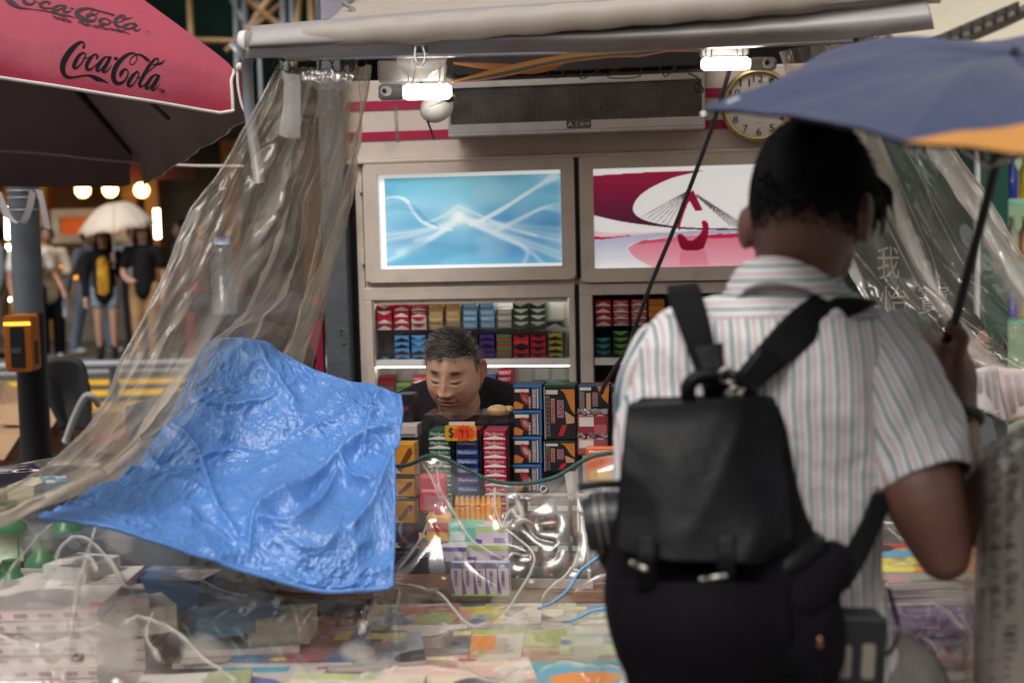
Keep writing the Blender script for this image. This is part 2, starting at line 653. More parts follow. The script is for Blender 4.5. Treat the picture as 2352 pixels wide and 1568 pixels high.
b.build('menu_board', pm('orange_menu_print', (0.55, 0.09, 0.02), 0.5, var=0.6, scale=4, emit=(0.8, 0.14, 0.02), estr=0.35), shop)
b = MB(); b.box(pX(122, 21.4), pX(300, 21.4), 21.4, 22, 0, pz(640, 21.4))
b.build('counter_front', pm('grey_counter_panel', (0.30, 0.25, 0.2), 0.4, var=0.3), shop)
b = MB(); b.box(pX(130, 21.6), pX(300, 21.6), 21.75, 21.8, pz(612, 21.6), pz(594, 21.6)); b.box(pX(150, 21.6), pX(290, 21.6), 21.75, 21.8, pz(650, 21.6), pz(632, 21.6))
b.build('lit_shelf', emi('amber_shelf_glow', (1.0, 0.42, 0.06), 1.3), shop)
b = MB(); b.box(-14, 9, 17.7, 22.2, 3.0, 3.12); b.build('shade_slab', pm('dark_shade_slab', (.03, .028, .028), .7), shop)  # overhead slab added to shade the people on the far pavement
b = MB(); b.box(pX(95, 21), pX(460, 21), 21.0, 21.15, pz(415, 21), pz(370, 21)); b.build('fascia', pm('dark_red_fascia', (0.12, 0.015, 0.01), 0.5), shop)
b = MB(); b.box(pX(358, 21.2), pX(369, 21.2), 21.2, 21.25, pz(550, 21.2), pz(483, 21.2)); b.build('light_tube', TUBEW, shop)
for i, (a, c) in enumerate(((190, 437), (253, 436), (325, 437))):
    lt = thing('globe_lamp', ('round glowing globe lamp, %s of three in a row under the dark parasol edge' % ('leftmost', 'middle', 'rightmost')[i]), 'lamp', P(a, c - 17, 20.8), 0, 'globe lamps of the shop')
    q = P(a, c, 20.8)
    b = MB(); b.ball(q, 0.105, 12, 18); b.build('globe', LAMPW, lt, smooth=True)
    b = MB(); b.cyl(q + Vector((0, 0, 0.09)), q + Vector((0, 0, 1.0)), 0.01, n=6); b.build('flex', BLACK, lt)
ls = thing('light_strip', 'vertical strip of white bulbs beside the grey signal pole', 'light', (pX(20, 21.2), 21.2, 0))
for a, c, d, e in ((14, 478, 17, 505), (15, 508, 18, 548), (17, 562, 20, 568), (17, 570, 23, 600), (19, 602, 24, 610), (19, 640, 25, 655), (20, 660, 26, 672), (21, 676, 26, 690)):
    b = MB(); q0, q1 = P(a + 4, c, 21.2), P(d + 2, e, 21.2); b.cyl(q0, q1, 0.045, n=8); b.build('bulb', TUBEW, ls)

# netted, scaffolded building above the shops
NET = pm('dark_green_netting', (0.003, 0.009, 0.0065), 0.95, var=0.4, scale=1.2, spec=.05)
bld = thing('netted_building', 'tall building wrapped in dark green scaffold netting above the shops', 'building', (-3, 26, 0))
b = MB()
g = np.array([[(x, 24.5 + 0.15 * math.sin(x * 2.1) + 0.1 * math.sin(x * 5.3 + z), z) for x in np.linspace(-14, 9, 90)] for z in np.linspace(3.55, 18, 20)])
b.grid(g); b.build('net', NET, bld, smooth=True)
b = MB(); b.box(-14, 9, 25, 32, 0, 17.5); b.build('wall', pm('grey_building_render', (0.15, 0.14, 0.13), 0.8), bld)
BAMB = pm('bamboo', (0.30, 0.17, 0.075), 0.55, var=0.35, scale=4)
PIPE = pm('galvanised_pipe', (0.22, 0.23, 0.25), 0.5, 0.2, var=0.2)
sc_ = thing('scaffold', 'bamboo and steel pipe scaffold in front of the green netting', 'scaffold', (-3, 23, 0))
for px0, py0, px1, py1, r, bam in ((325, -20, 328, 60, .05, 1), (433, -30, 440, 100, .05, 1), (515, -40, 660, 75, .06, 1), (575, 60, 620, 0, .05, 1), (545, 95, 610, 40, .045, 1), (690, -30, 680, 80, .05, 1), (712, -30, 716, 70, .055, 1), (440, 93, 560, 96, .05, 1),
                                   (540, -40, 545, 160, .05, 0), (560, -40, 565, 160, .05, 0), (648, -40, 652, 100, .055, 0), (668, -40, 672, 80, .045, 0), (510, -40, 560, 50, .04, 0), (590, -40, 596, 130, .03, 0), (600, 20, 640, -40, .05, 1), (250, -200, 252, 60, .05, 1)):
    q0, q1 = P(px0, py0, 23.2), P(px1, py1, 23.2)
    d = (q1 - q0); q1 = q1 + d * 0.6
    if px0 not in (515, 440, 510): q0 = q0 - d * 0.4
    b = MB(); b.tube([q0, q1], r, 7); b.build('bamboo_pole' if bam else 'steel_pipe', BAMB if bam else PIPE, sc_, smooth=True)

# street canyon: plain neighbours that keep the street shaded
for nm, lab, x0, x1, y0, y1, h, c in (('tower_block', 'grey tower block far left beyond the netted building', -40, -15, 22, 40, 30, (0.16, 0.14, 0.13)), ('tenement_block', 'beige tenement block behind the kiosk row', 11, 40, 20, 40, 28, (0.22, 0.19, 0.17))):
    t = thing(nm, lab, 'building', ((x0 + x1) / 2, (y0 + y1) / 2, 0))
    b = MB(); b.box(x0, x1, y0, y1, 0, h); b.build('wall', pm(nm + '_render', c, 0.8), t)

t = thing('rear_block', 'grey apartment block across the street behind the viewer', 'building', (4, -16, 0))
b = MB(); b.box(-14, 34, -24, -9, 0, 6); b.build('wall', pm('rear_block_render', (.17, .15, .14), .8), t)  # out-of-view block, added and sized to hold back light from behind
# right-hand neighbour: pale wall with a gutter, green shopfront with lit shelves
nb = thing('pale_wall_building', 'pale beige wall with a dark sloping gutter behind the blue umbrella', 'building', (2.9, 8.6, 0))
b = MB(); b.box(pX(1700, 8.5), 9, 8.5, 12, 2.35, 9); b.build('wall', pm('pale_beige_render', (0.62, 0.55, 0.43), 0.6, var=0.06, scale=1.2, dirt=0.12), nb)
b = MB(); b.tube([P(2120, 128, 7.9), P(2200, 95, 7.9), P(2300, 52, 7.9), P(2440, -15, 7.9)], 0.035, 8); b.build('gutter', pm('brown_gutter', (0.05, 0.035, 0.02), 0.5, dirt=0.3), nb, smooth=True)
b = MB(); b.box(pX(2020, 8.3), 9, 7.6, 8.5, P(2260, 130, 8).z, P(2260, 118, 8).z); b.build('canopy_sheet', pm('ribbed_canopy', (0.5, 0.5, 0.4), 0.4, var=0.2), nb)
for k in range(9):
    b = MB(); q = P(2130 + k * 26, 118 - k * 11, 7.85); b.box(q.x - 0.008, q.x + 0.008, q.y, q.y + 0.3, q.z, q.z + 0.06); b.build('bracket', BLACK, nb)
gs = thing('green_shopfront', 'dark green shopfront with glowing shelves of bottles at the right edge', 'shop', (3.3, 8.0, 0))
GREEN = pm('dark_green_paint', (0.008, 0.055, 0.035), 0.4, var=0.15)
b = MB(); b.box(pX(1900, 8), pX(2238, 8), 8.0, 8.3, 0, 2.4); b.build('wall', pm('very_dark_green_paint', (0.004, 0.025, 0.017), 0.4), gs)
b = MB(); b.box(pX(2262, 7.9), pX(2316, 7.9), 7.9, 8.3, 0, 2.4); b.build('jamb', GREEN, gs)
b = MB(); b.box(pX(2238, 8), pX(2246, 8), 7.96, 8.0, 0, 2.4); b.build('edge_strip', WHITE, gs)
b = MB(); b.box(pX(2316, 8), 8, 8.6, 8.65, 0, 2.6); b.build('back_panel', pm('fridge_back', (0.5, 0.55, 0.42), 0.5, emit=(0.55, 0.62, 0.4), estr=0.30), gs)
b = MB()
for zz in (466, 610, 740, 900):
    q = P(2330, zz, 8.1); b.box(pX(2316, 8), 8, 8.05, 8.6, q.z - 0.012, q.z + 0.012)
b.build('shelf', pm('mint_shelf', (0.25, 0.6, 0.42), 0.3), gs)
bc = [(0.05, 0.06, 0.4), (0.6, 0.4, 0.02), (0.1, 0.25, 0.55), (0.5, 0.45, 0.3), (0.3, 0.14, 0.06), (0.02, 0.3, 0.12)]
for i in range(9):
    row = i // 3
    a = 2324 + (i % 3) * 30
    zz = (462, 606, 736)[row]
    q = P(a, zz, 8.2); q = Vector((q.x, 8.2, P(2330, zz, 8.1).z + 0.014))
    t = thing('drink_bottle', '%s bottle, %s along the %s lit shelf of the green shop' % (('purple', 'yellow', 'pale blue', 'cream', 'brown', 'dark green', 'blue', 'amber', 'tan')[i], NTH[i % 3], ('upper', 'middle', 'lower')[row]), 'bottle', q, 0, 'bottles on the lit shelves')
    b = MB(); b.tube([q, q + Vector((0, 0, .16)), q + Vector((0, 0, .2)), q + Vector((0, 0, .235))], [.034, .034, .016, .014], 10); b.build('body', pm('bottle_%d' % i, bc[i % 6], 0.2), t, smooth=True)
    b = MB(); b.cyl(q + Vector((0, 0, .235)), q + Vector((0, 0, .255)), .016, n=10); b.build('cap', WHITE, t)

# ================================================================== signal pole, button box, chair, boxes
q = P(66, 700, 6.25)
pole = thing('signal_pole', 'grey round signal pole with a clamp band under the parasol', 'pole', (q.x, 6.25, 0))
b = MB(); b.cyl((q.x, 6.25, 0), (q.x, 6.25, 3.4), 0.064, n=28); b.build('shaft', pm('grey_pole_paint', (0.085, 0.095, 0.11), 0.5, var=0.15, dirt=0.3, scale=5), pole, smooth=True)
b = MB()
for zz in (436, 452, 480): c = P(66, zz, 6.25).z; b.cyl((q.x, 6.25, c - .006), (q.x, 6.25, c + .006), .068, n=28)
b.build('clamp_band', PIPE, pole, smooth=True)
b = MB(); c = P(70, 720, 6.25).z; b.cyl((q.x, 6.25, 0), (q.x, 6.25, c), .0665, n=28); b.build('black_sleeve', pm('black_pole_sleeve', (0.015, 0.013, 0.016), 0.45), pole, smooth=True)
ORA = pm('orange_plastic', (0.62, 0.17, 0.012), 0.4, var=0.08)
Y0 = 6.12
x0, x1 = P(18, 780, Y0).x, P(82, 780, Y0).x
z0, z1 = P(50, 852, Y0).z, P(50, 722, Y0).z
btn = thing('crossing_button_box', 'orange pedestrian push button box strapped to the signal pole', 'button box', ((x0 + x1) / 2, Y0, z0))
b = MB(); b.rbox(x0, x1, Y0 - .05, Y0 + .06, z0, z1, .018); b.build('case', ORA, btn, bevel=.004)
b = MB(); b.box(x0 + .028, x1 - .034, Y0 - .056, Y0 - .049, z0 + .02, z1 - .05); b.build('front_plate', BLACK, btn, bevel=.002)
b = MB(); b.box(x0 + .003, x1 - .003, Y0 - .0525, Y0 + .05, z1 - .044, z1 - .030); b.build('lit_band', emi('amber_lamp', (1.0, 0.5, 0.05), 2.2), btn)
b = MB()
for r_ in range(3):
    for c_ in range(4): b.box(x0 + .036 + c_ * .01, x0 + .043 + c_ * .01, Y0 - .058, Y0 - .056, z0 + .10 - r_ * .008, z0 + .105 - r_ * .008)
b.build('tactile_dots', PIPE, btn)
b = MB(); b.box(x1 - .0, x1 + .004, Y0 - .02, Y0 + .02, z0 + .03, z0 + .13); b.build('side_plate', DARK, btn)
# white ribbon tied to the pole
rib = thing('white_tape', 'torn white plastic tape looped around the top of the signal pole', 'tape', P(60, 480, 6.1))
b = MB()
for pts in (((0, 455), (10, 490), (30, 510), (50, 512), (66, 480), (74, 440)), ((88, 436), (97, 470), (104, 505), (108, 525)), ((-5, 440), (6, 470), (22, 500), (40, 515))):
    pp = crs([tuple(P(a, c, 6.08)) for a, c in pts], 24)
    g = np.stack([pp + np.array([-.012, 0, .004]), pp + np.array([.012, .01, -.004])], 1)
    b.grid(g)
b.build('strip', pm('white_tape_plastic', (0.5, 0.46, 0.46), 0.4), rib, solid=.002)

ch = thing('office_chair', 'black mesh back office chair beside the signal pole', 'chair', (P(150, 1000, 6.9).x, 6.9, 0))
Yc = 6.8
rows = [[(102, 900, Yc), (102, 850, Yc), (112, 826, Yc), (135, 818, Yc), (165, 819, Yc), (188, 828, Yc), (200, 850, Yc), (206, 900, Yc)],
        [(112, 930, Yc - .02), (118, 920, Yc), (130, 910, Yc + .03), (145, 905, Yc + .05), (165, 905, Yc + .05), (185, 910, Yc + .04), (202, 925, Yc), (210, 940, Yc)],
        [(140, 985, Yc), (144, 985, Yc), (150, 985, Yc + .02), (158, 985, Yc + .03), (170, 985, Yc + .03), (185, 985, Yc + .02), (205, 985, Yc), (214, 985, Yc)]]
b = MB(); b.grid(surf(rows, 20, 30)); b.build('backrest', pm('black_mesh_fabric', (0.018, 0.017, 0.018), 0.55, bump=.4, bscale=400), ch, smooth=True, solid=.03)
b = MB(); b.tube([P(148, 950, Yc + .06), P(155, 1000, Yc + .06), P(165, 1030, Yc + .02)], .03, 8); b.build('spine', BLACK, ch)
b = MB(); b.tube([P(150, 1015, Yc - .3), P(170, 960, Yc - .3), P(195, 912, Yc - .3), P(215, 912, Yc - .3), P(226, 930, Yc - .25)], .016, 8, samples=30); b.build('armrest', WHITE, ch, smooth=True)
qx = P(175, 1000, Yc).x
b = MB(); b.rbox(qx - .25, qx + .25, Yc - .5, Yc + .0, .44, .52, .03); b.build('seat', BLACK, ch, bevel=.02)
b = MB(); b.cyl((qx, Yc - .25, .08), (qx, Yc - .25, .45), .03)
for k in range(5):
    a = k * 2 * math.pi / 5; b.tube([(qx, Yc - .25, .1), (qx + .3 * math.cos(a), Yc - .25 + .3 * math.sin(a), .06)], .02, 6)
    b.ball((qx + .3 * math.cos(a), Yc - .25 + .3 * math.sin(a), .03), .03, 6, 8)
b.build('base', BLACK, ch)
CARD = pm('brown_cardboard', (0.36, 0.22, 0.12), 0.8, var=0.15, scale=6)
def cardbox(label, px0, px1, py0, py1, Y, d, flaps=True):
    X0, X1 = P(px0, py1, Y).x, P(px1, py1, Y).x
    z1, z0 = P((px0 + px1) / 2, py0, Y).z, 0.0
    t = thing('cardboard_box', label, 'box', ((X0 + X1) / 2, Y, 0), 0, 'cardboard boxes on the pavement')
    b = MB(); b.box(X0, X1, Y, Y + d, z0, z1); b.build('carton', CARD, t, bevel=.004)
    b = MB()
    if flaps:
        b.add([(X0, Y, z1), (X1, Y, z1), (X1 - .03, Y - .16, z1 - .10), (X0 + .05, Y - .14, z1 - .08)], [(0, 1, 2, 3)])
        b.add([(X0, Y, z1), (X0, Y + d, z1), (X0 - .12, Y + d, z1 + .08), (X0 - .10, Y + .05, z1 + .1)], [(0, 1, 2, 3)])
        b.build('flap', CARD, t, solid=.006)
    b = MB(); b.box(X0 - .002, X1 + .002, Y - .003, Y - .001, z1 - .16, z1 - .11); b.build('printed_band', pm('pink_print', (0.4, 0.12, 0.12), 0.7, var=.4, scale=20), t)
cardbox('open brown cardboard box behind the black base of the signal pole', 5, 160, 930, 1060, 7.3, .45)
cardbox('brown cardboard box standing behind the office chair', 205, 330, 945, 1060, 7.4, .4, False)
cardbox('low dark cardboard box at the left edge beside the pole', -90, 52, 1000, 1080, 6.9, .4)
b = MB(); b.tube([P(-60, 862, 9.1), P(-10, 846, 9.1), P(20, 842, 9.1), P(300, 836, 9.1), P(520, 832, 9.1)], .03, 8, samples=30)
for a in (-40, 260, 480):
    q = P(a, 842, 9.1); b.tube([(q.x, 9.1, 0), (q.x, 9.1, q.z)], .03, 8)
rl = b.build('railing', PIPE, None, smooth=True); tag(rl, 'low grey tubular railing along the kerb by the crossing', 'railing')

# ================================================================== the kiosk
def kx(px, py, y=0.0): return kp(px, py, y)[0]
def kz(px, py, y=0.0): return kp(px, py, y)[1]
def kthing(name, label, cat, x, y, z, group=None):
    return thing(name, label, cat, (x, y, z), 0, group, frame=K)

kiosk = kthing('newspaper_kiosk', 'cream metal newspaper kiosk with two crimson stripes above its cabinets', 'kiosk', 0.2, 0.3, 0)
xl, xr = kx(826, 400), 1.22
ztop = kz(1100, 176)
zs = kz(1000, 366)
b = MB()
b.box(xl - .12, xr, 0.0, 0.05, zs + .004, ztop)
b.build('header_panel', CREAM, kiosk, frame=K, bevel=.003)
b = MB(); b.box(xl - .12, xr, -.028, 0.03, zs - .010, zs + .003); b.build('ledge', CREAM, kiosk, frame=K, bevel=.003)
for ya, yb in ((231, 252), (302, 322)):
    b = MB(); b.box(xl - .12, xr, -.004, 0.0, kz(900, yb), kz(900, ya)); b.build('stripe', REDST, kiosk, frame=K)
b = MB(); b.box(xl - .12, xr, .45, .5, 0, 2.6); b.box(xl - .12, xr, 0.0, .5, 2.55, 2.6)
b.build('back_wall', pm('dark_kiosk_inside', (0.02, 0.018, 0.018), 0.7), kiosk, frame=K)
b = MB(); b.box(kx(753, 600), kx(806, 600), -.06, .06, 0, 2.55); b.build('door_post', GREYP, kiosk, frame=K, bevel=.004)
b = MB(); pts = [(kx(772, 800, -.061), kz(772, 800, -.061))]
cx_, cz_ = kx(786, 772, -.062), kz(786, 772, -.062)
for k in range(3):
    b.tube([(cx_ + .013 * math.cos(a * .7 + k) * (1 - k * .2), -.062, cz_ + .028 * math.sin(a * .55 + k)) for a in range(9)], .003, 6, samples=30)
b.build('paint_drip', GREYP, kiosk, frame=K, smooth=True)
b = MB(); b.box(kx(806, 600), xl, .02, .3, 0, 2.5); b.build('dark_reveal', BLACK, kiosk, frame=K)
b = MB(); b.box(xl - .13, xl - .10, .06, 1.2, 0, 2.6); b.box(xr, xr + .03, .06, 1.2, 0, 2.6); b.build('side_wall', GREYP, kiosk, frame=K)
b = MB(); b.box(xl - .13, xr + .03, -.25, 1.2, 2.6, 2.65); b.build('roof', GREYP, kiosk, frame=K)
b = MB(); b.box(-.75, kx(738, 800), .02, .05, 0, kz(738, 690)); b.build('red_panel', REDST, kiosk, frame=K)

# ---- posters (back-lit flat print)
def art_blue():
    h, w = 150, 280
    V, U = np.meshgrid(np.linspace(0, 1, h), np.linspace(0, 1, w), indexing='ij')
    A = 1.85
    X = U * A
    img = np.zeros((h, w, 3))
    top, mid, bot = np.array([120, 186, 208]), np.array([132, 196, 222]), np.array([118, 188, 220])
    t = V[..., None]
    img[:] = np.where(t < .5, top + (mid - top) * t * 2, mid + (bot - mid) * (t - .5) * 2)
    def blob(cx, cy, sx, sy, col, k):
        g = np.exp(-(((U - cx) / sx) ** 2 + ((V - cy) / sy) ** 2))[..., None] * k
        img[:] = img * (1 - g) + np.array(col) * g
    blob(.18, .55, .2, .16, (78, 150, 196), .8); blob(.85, .55, .28, .2, (62, 128, 184), .85); blob(.9, .9, .25, .12, (80, 150, 200), .5)
    blob(.12, .68, .2, .07, (86, 120, 176), .6); blob(.75, .78, .2, .1, (84, 130, 190), .6); blob(.5, .12, .3, .1, (128, 192, 206), .5)
    blob(.2, .32, .16, .1, (160, 205, 225), .7); blob(.02, .06, .2, .3, (90, 165, 200), .5)
    star = (.44 * A, .46)
    def beam(pts, wd, k, col=(235, 244, 246)):
        pp = crs([(a * A, c) for a, c in pts], 30)
        d = pdist(X, V, pp)
        g = (np.exp(-(d / wd) ** 2) * k)[..., None]
        img[:] = img * (1 - g) + np.array(col) * g
    for e in ((.02, .92), (.1, .82), (.2, .70), (0, .70), (.0, .64)):
        beam([(.44, .50), ((.44 + e[0]) / 2, .52 + (e[1] - .5) * .55), e], .026, .42); beam([(.44, .50), ((.44 + e[0]) / 2, .52 + (e[1] - .5) * .55), e], .006, .25)
    for e in ((1, .62), (1, .68), (1, .74), (.98, .86), (.9, .99), (.78, 1.0), (1, .93)):
        beam([(.44, .47), (.62, .50 + (e[1] - .5) * .28), (.8, .5 + (e[1] - .5) * .62), e], .024, .42); beam([(.44, .47), (.62, .51 + (e[1] - .5) * .28), (.8, .51 + (e[1] - .5) * .62), e], .005, .22)
    beam([(.44, .35), (.55, .45), (.7, .58), (.86, .68)], .012, .8); beam([(.44, .35), (.36, .45), (.26, .52)], .012, .7)
    for k in range(9):
        s = k / 8
        beam([(.5 + .03 * s, .56 - .02 * s), (.62 + .05 * s, .44 - .02 * s), (.78 + .04 * s, .28 - .05 * s), (.96 + .03 * s, .03 + .06 * s)], .012, .34)
        beam([(.62 + .05 * s, .62), (.75 + .05 * s, .5), (.9, .38 + .03 * s), (1, .34 + .12 * s)], .005, .4)
        beam([(0, .30 - .02 * s), (.06 + .02 * s, .24), (.14 + .02 * s, .27), (.19 + .01 * s, .40 + .02 * s), (.26, .52 + .02 * s), (.4, .6)], .006, .45)
    for k in range(4):
        beam([(.0, .36 + .02 * k), (.1, .31 + .02 * k), (.2, .34 + .02 * k), (.26, .48), (.33, .56)], .005, .5, (70, 120, 160))
    d = np.hypot(X - star[0], (V - star[1]) * 1.2)
    for k, wd, col in ((.9, .16, (205, 228, 228)), (.95, .06, (245, 246, 240))):
        g = (np.exp(-(d / wd) ** 2) * k)[..., None]
        img[:] = img * (1 - g) + np.array(col) * g
    for _ in range(3):                  # the print is soft
        p_ = np.pad(img, ((1, 1), (1, 1), (0, 0)), 'edge')
        img = (p_[:-2, 1:-1] + p_[2:, 1:-1] + p_[1:-1, :-2] + p_[1:-1, 2:] + 2 * p_[1:-1, 1:-1]) / 6
    mist = smooth01(.45, .8, vnoise(U * 5 + 20, V * 4 + 20, 7))[..., None] * .28
    img = img * (1 - mist) + np.array((196, 220, 226)) * mist
    deep = smooth01(.5, .85, vnoise(U * 4 + 60, V * 5 + 60, 9))[..., None] * .35
    img = img * (1 - deep) + np.array((70, 132, 176)) * deep
    e = np.minimum(np.minimum(U * 1.85, V), np.minimum((1 - U) * 1.85, 1 - V))
    g = (np.exp(-e / .02) * .5)[..., None]
    img[:] = img * (1 - g) + 245 * g
    lt = (U < .036)
    img[lt] = (252, 252, 250)
    img[(V < .045)] = (246, 247, 244)
    img[(V > .965)] = (240, 244, 246)
    return img

def art_red():
    h, w = 150, 300
    x0, x1, y0, y1 = 1335, 2360, 122, 660
    YY, XX = np.meshgrid(np.linspace(y0, y1, h), np.linspace(x0, x1, w), indexing='ij')
    img = np.zeros((h, w, 3)); img[:] = (243, 241, 240)
    def fill(pts, col, col2=None):
        m = inpoly(XX, YY, pts)
        if col2 is None: img[m] = col
        else:
            ys = [p[1] for p in pts]; t = np.clip((YY - min(ys)) / (max(ys) - min(ys)), 0, 1)[..., None]
            c = np.array(col) * (1 - t) + np.array(col2) * t
            img[m] = c[m]
    cv = lambda pts, n=40: [tuple(q) for q in crs(pts, n)]
    fill([(1335, 470)] + cv([(1335, 455), (1450, 470), (1700, 470), (2360, 460)]) + [(2360, 500), (1335, 500)], (236, 205, 214))
    fill([(1335, 485), (1420, 490), (1520, 482), (1600, 492), (1335, 505)], (196, 40, 80))
    up = cv([(1335, 160), (1640, 150), (1940, 145), (1760, 185), (1610, 255), (1550, 330), (1580, 388), (1700, 428), (1900, 452), (2360, 466)])
    lo = cv([(2360, 472), (1900, 462), (1700, 442), (1500, 412), (1335, 372)])
    fill(up + lo, (158, 30, 66), (70, 34, 58))
    g = inpoly(XX, YY, up + lo) & (YY < 300)
    fill(cv([(1335, 508), (1500, 490), (1700, 474), (2000, 466), (2360, 470)]) + cv([(2360, 480), (1900, 486), (1680, 500), (1540, 530), (1515, 560), (1560, 610), (1650, 660)]) + [(1335, 660)], (176, 182, 208), (246, 246, 248))
    fill(cv([(2360, 482), (1900, 490), (1680, 504), (1545, 535), (1520, 560), (1565, 610), (1655, 660)]) + [(2360, 660)], (226, 120, 142), (238, 176, 192))
    fill([(1945, 492), (2000, 486), (2080, 488), (2150, 482), (2360, 480), (2360, 505), (1945, 510)], (196, 44, 84))
    fill([(1540, 535), (1600, 512), (1700, 508), (1790, 512), (1700, 524)], (206, 84, 112))
    for k in range(6):
        d = pdist(XX, YY, [(1842, 255 + k * 2), (1600 + k * 26, 386 + k * 9)]); img[d < 2.2] = (120, 100, 110)
        d = pdist(XX, YY, [(1890, 275 + k * 2), (2160 - k * 18, 458 - k * 2)]); img[d < 2.2] = (120, 100, 110)
    fill(cv([(1842, 246), (1862, 282), (1835, 340), (1806, 420), (1796, 470)], 20) + cv([(1780, 440), (1790, 400), (1815, 320), (1842, 246)], 20), (176, 22, 62))
    fill([(1850, 262), (1872, 252), (1922, 360), (1880, 362), (1858, 320), (1845, 300)], (150, 22, 56))
    fill(cv([(1782, 486), (1810, 484), (1852, 520), (1900, 490), (1918, 455), (1914, 418), (1944, 420), (1952, 465), (1935, 530), (1914, 566), (1860, 570), (1810, 566), (1790, 530), (1782, 486)], 60), (170, 20, 58), (120, 16, 40))
    m = inpoly(XX, YY, [(1800, 572), (1930, 572), (1950, 650), (1790, 650)])
    img[m] = img[m] * .75 + np.array((206, 60, 100)) * .25
    img[(YY < 148) & (YY > 122)] = (250, 250, 248)
    return img

POSTER = am('backlit_print', 0.25, 0.44, 0.3)
def locker(label, l, r, t, bt, il, ir, it, ib, img, hx):
    """upper light-box door; px edges of door and of the lit print"""
    X0, Z1 = kx(l, (t + bt) / 2), kz((l + r) / 2, t)
    X1, Z0 = kx(r, (t + bt) / 2), kz((l + r) / 2, bt)
    a0, a1 = kx(il, (it + ib) / 2), kx(ir, (it + ib) / 2)
    c1, c0 = kz((il + ir) / 2, it), kz((il + ir) / 2, ib)
    t_ = kthing('light_box', label, 'light box', (X0 + X1) / 2, 0, Z0, 'light boxes above the cigarette cabinets')
    b = MB()
    b.box(X0, X1, -.016, .09, c1 + .045, Z1); b.box(X0, X1, -.016, .09, Z0, c0 - .045)
    b.box(X0, a0 - .045, -.016, .09, c0 - .045, c1 + .045); b.box(a1 + .045, X1, -.016, .09, c0 - .045, c1 + .045)
    b.build('door_frame', CREAM2, t_, frame=K, bevel=.003)
    b = MB()
    n = 6; R = .022
    def rr(x0, x1, z0, z1, r):
        pts = []
        for cx, cz, a_ in ((x1 - r, z1 - r, 0), (x0 + r, z1 - r, 90), (x0 + r, z0 + r, 180), (x1 - r, z0 + r, 270)):
            for k in range(n + 1):
                a = math.radians(a_ + 90 * k / n); pts.append((cx + r * math.cos(a), cz + r * math.sin(a)))
        return pts
    o1, o2 = rr(a0 - .047, a1 + .047, c0 - .047, c1 + .047, R), rr(a0, a1, c0, c1, .004)
    yo, yi, yb = -.026, -.024, -.008
    m_ = len(o1)
    b.add([(p[0], -.016, p[1]) for p in o1] + [(p[0], yo, p[1]) for p in o1] + [(p[0], yi, p[1]) for p in o2] + [(p[0], yb, p[1]) for p in o2],
          [(k * m_ + i, k * m_ + (i + 1) % m_, (k + 1) * m_ + (i + 1) % m_, (k + 1) * m_ + i) for k in range(3) for i in range(m_)])
    b.build('bezel', CREAM2, t_, frame=K)
    b = MB(); c = printed_panel(a0 - .002, a1 + .002, c0 - .002, c1 + .002, -.006, img, b)
    b.build('lit_print', POSTER, t_, frame=K, cols=c)
    b = MB()
    for q in (X0 + .03, X1 - .05): b.box(q, q + .035, -.020, -.014, Z1 - .012, Z1 - .002)
    b.build('latch', STEEL, t_, frame=K)
    b = MB()
    for q in (.2, .8): zc = Z0 + (Z1 - Z0) * q; b.box(hx - .006, hx + .006, -.020, .0, zc - .025, zc + .025)
    b.build('hinge', CREAM, t_, frame=K, bevel=.002)
    return X0, X1, Z0, Z1
XA0, XA1, ZA0, ZA1 = locker('light box with a blue abstract print of light beams, left of the pair', 838, 1322, 364, 641, 872, 1291, 396, 614, art_blue(), kx(833, 500))
XB0, XB1, ZB0, ZB1 = locker('light box with a red and white bridge print, behind the customer\'s head', 1333, 1845, 358, 636, 1365, 1805, 382, 612, art_red(), kx(1850, 500))

# ---- cabinets below
zc1 = kz(1080, 657)
def cabinet(label, l, r, gl, gr, gt, lit):
    X0, X1 = kx(l, 760), kx(r, 760)
    g0, g1, g2 = kx(gl, 760), kx(gr, 760), kz(1080, gt)
    t = kthing('cigarette_cabinet', label, 'cabinet', (X0 + X1) / 2, 0, 0.5, 'cigarette cabinets at the back of the kiosk')
    b = MB()
    b.box(X0, X1, -.014, .012, g2 + .012, zc1); b.box(X0, g0 - .006, -.014, .012, .5, g2 + .012); b.box(g1 + .006, X1, -.014, .012, .5, g2 + .012)
    b.build('door_frame', CREAM2, t, frame=K, bevel=.003)
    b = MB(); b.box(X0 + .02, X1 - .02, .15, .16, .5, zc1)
    b.build('back_panel', pm('white_cabinet_lining' if lit else 'shaded_cabinet_lining', (0.78, 0.76, 0.73) if lit else (0.05, 0.045, 0.045), 0.4, var=.03), t, frame=K)  # dark colour stands for the shade inside the unlit cabinet
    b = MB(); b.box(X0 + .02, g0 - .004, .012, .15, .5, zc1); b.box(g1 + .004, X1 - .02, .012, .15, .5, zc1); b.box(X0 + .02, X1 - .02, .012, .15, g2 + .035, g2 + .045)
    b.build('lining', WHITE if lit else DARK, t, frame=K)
    if lit:
        b = MB(); b.box(g0, g1, -.004, .006, g2 - .004, g2 + .012); b.build('top_trim', CREAM, t, frame=K)
        b = MB()
        for a in np.linspace(g0 + .01, g1 - .01, 5): b.cyl((a, -.007, g2 + .006), (a, -.003, g2 + .006), .0025, n=8)
        b.build('screw', BLACK, t, frame=K)
    return t, X0, X1, g0, g1, g2
cabL, L0, L1, gL0, gL1, gLz = cabinet('lit white cigarette cabinet with three tiers of packs behind the vendor', 842, 1322, 862, 1305, 694, True)
cabR, R0, R1, gR0, gR1, gRz = cabinet('unlit cigarette cabinet half hidden by the customer\'s shoulder', 1333, 1850, 1366, 1815, 690, False)
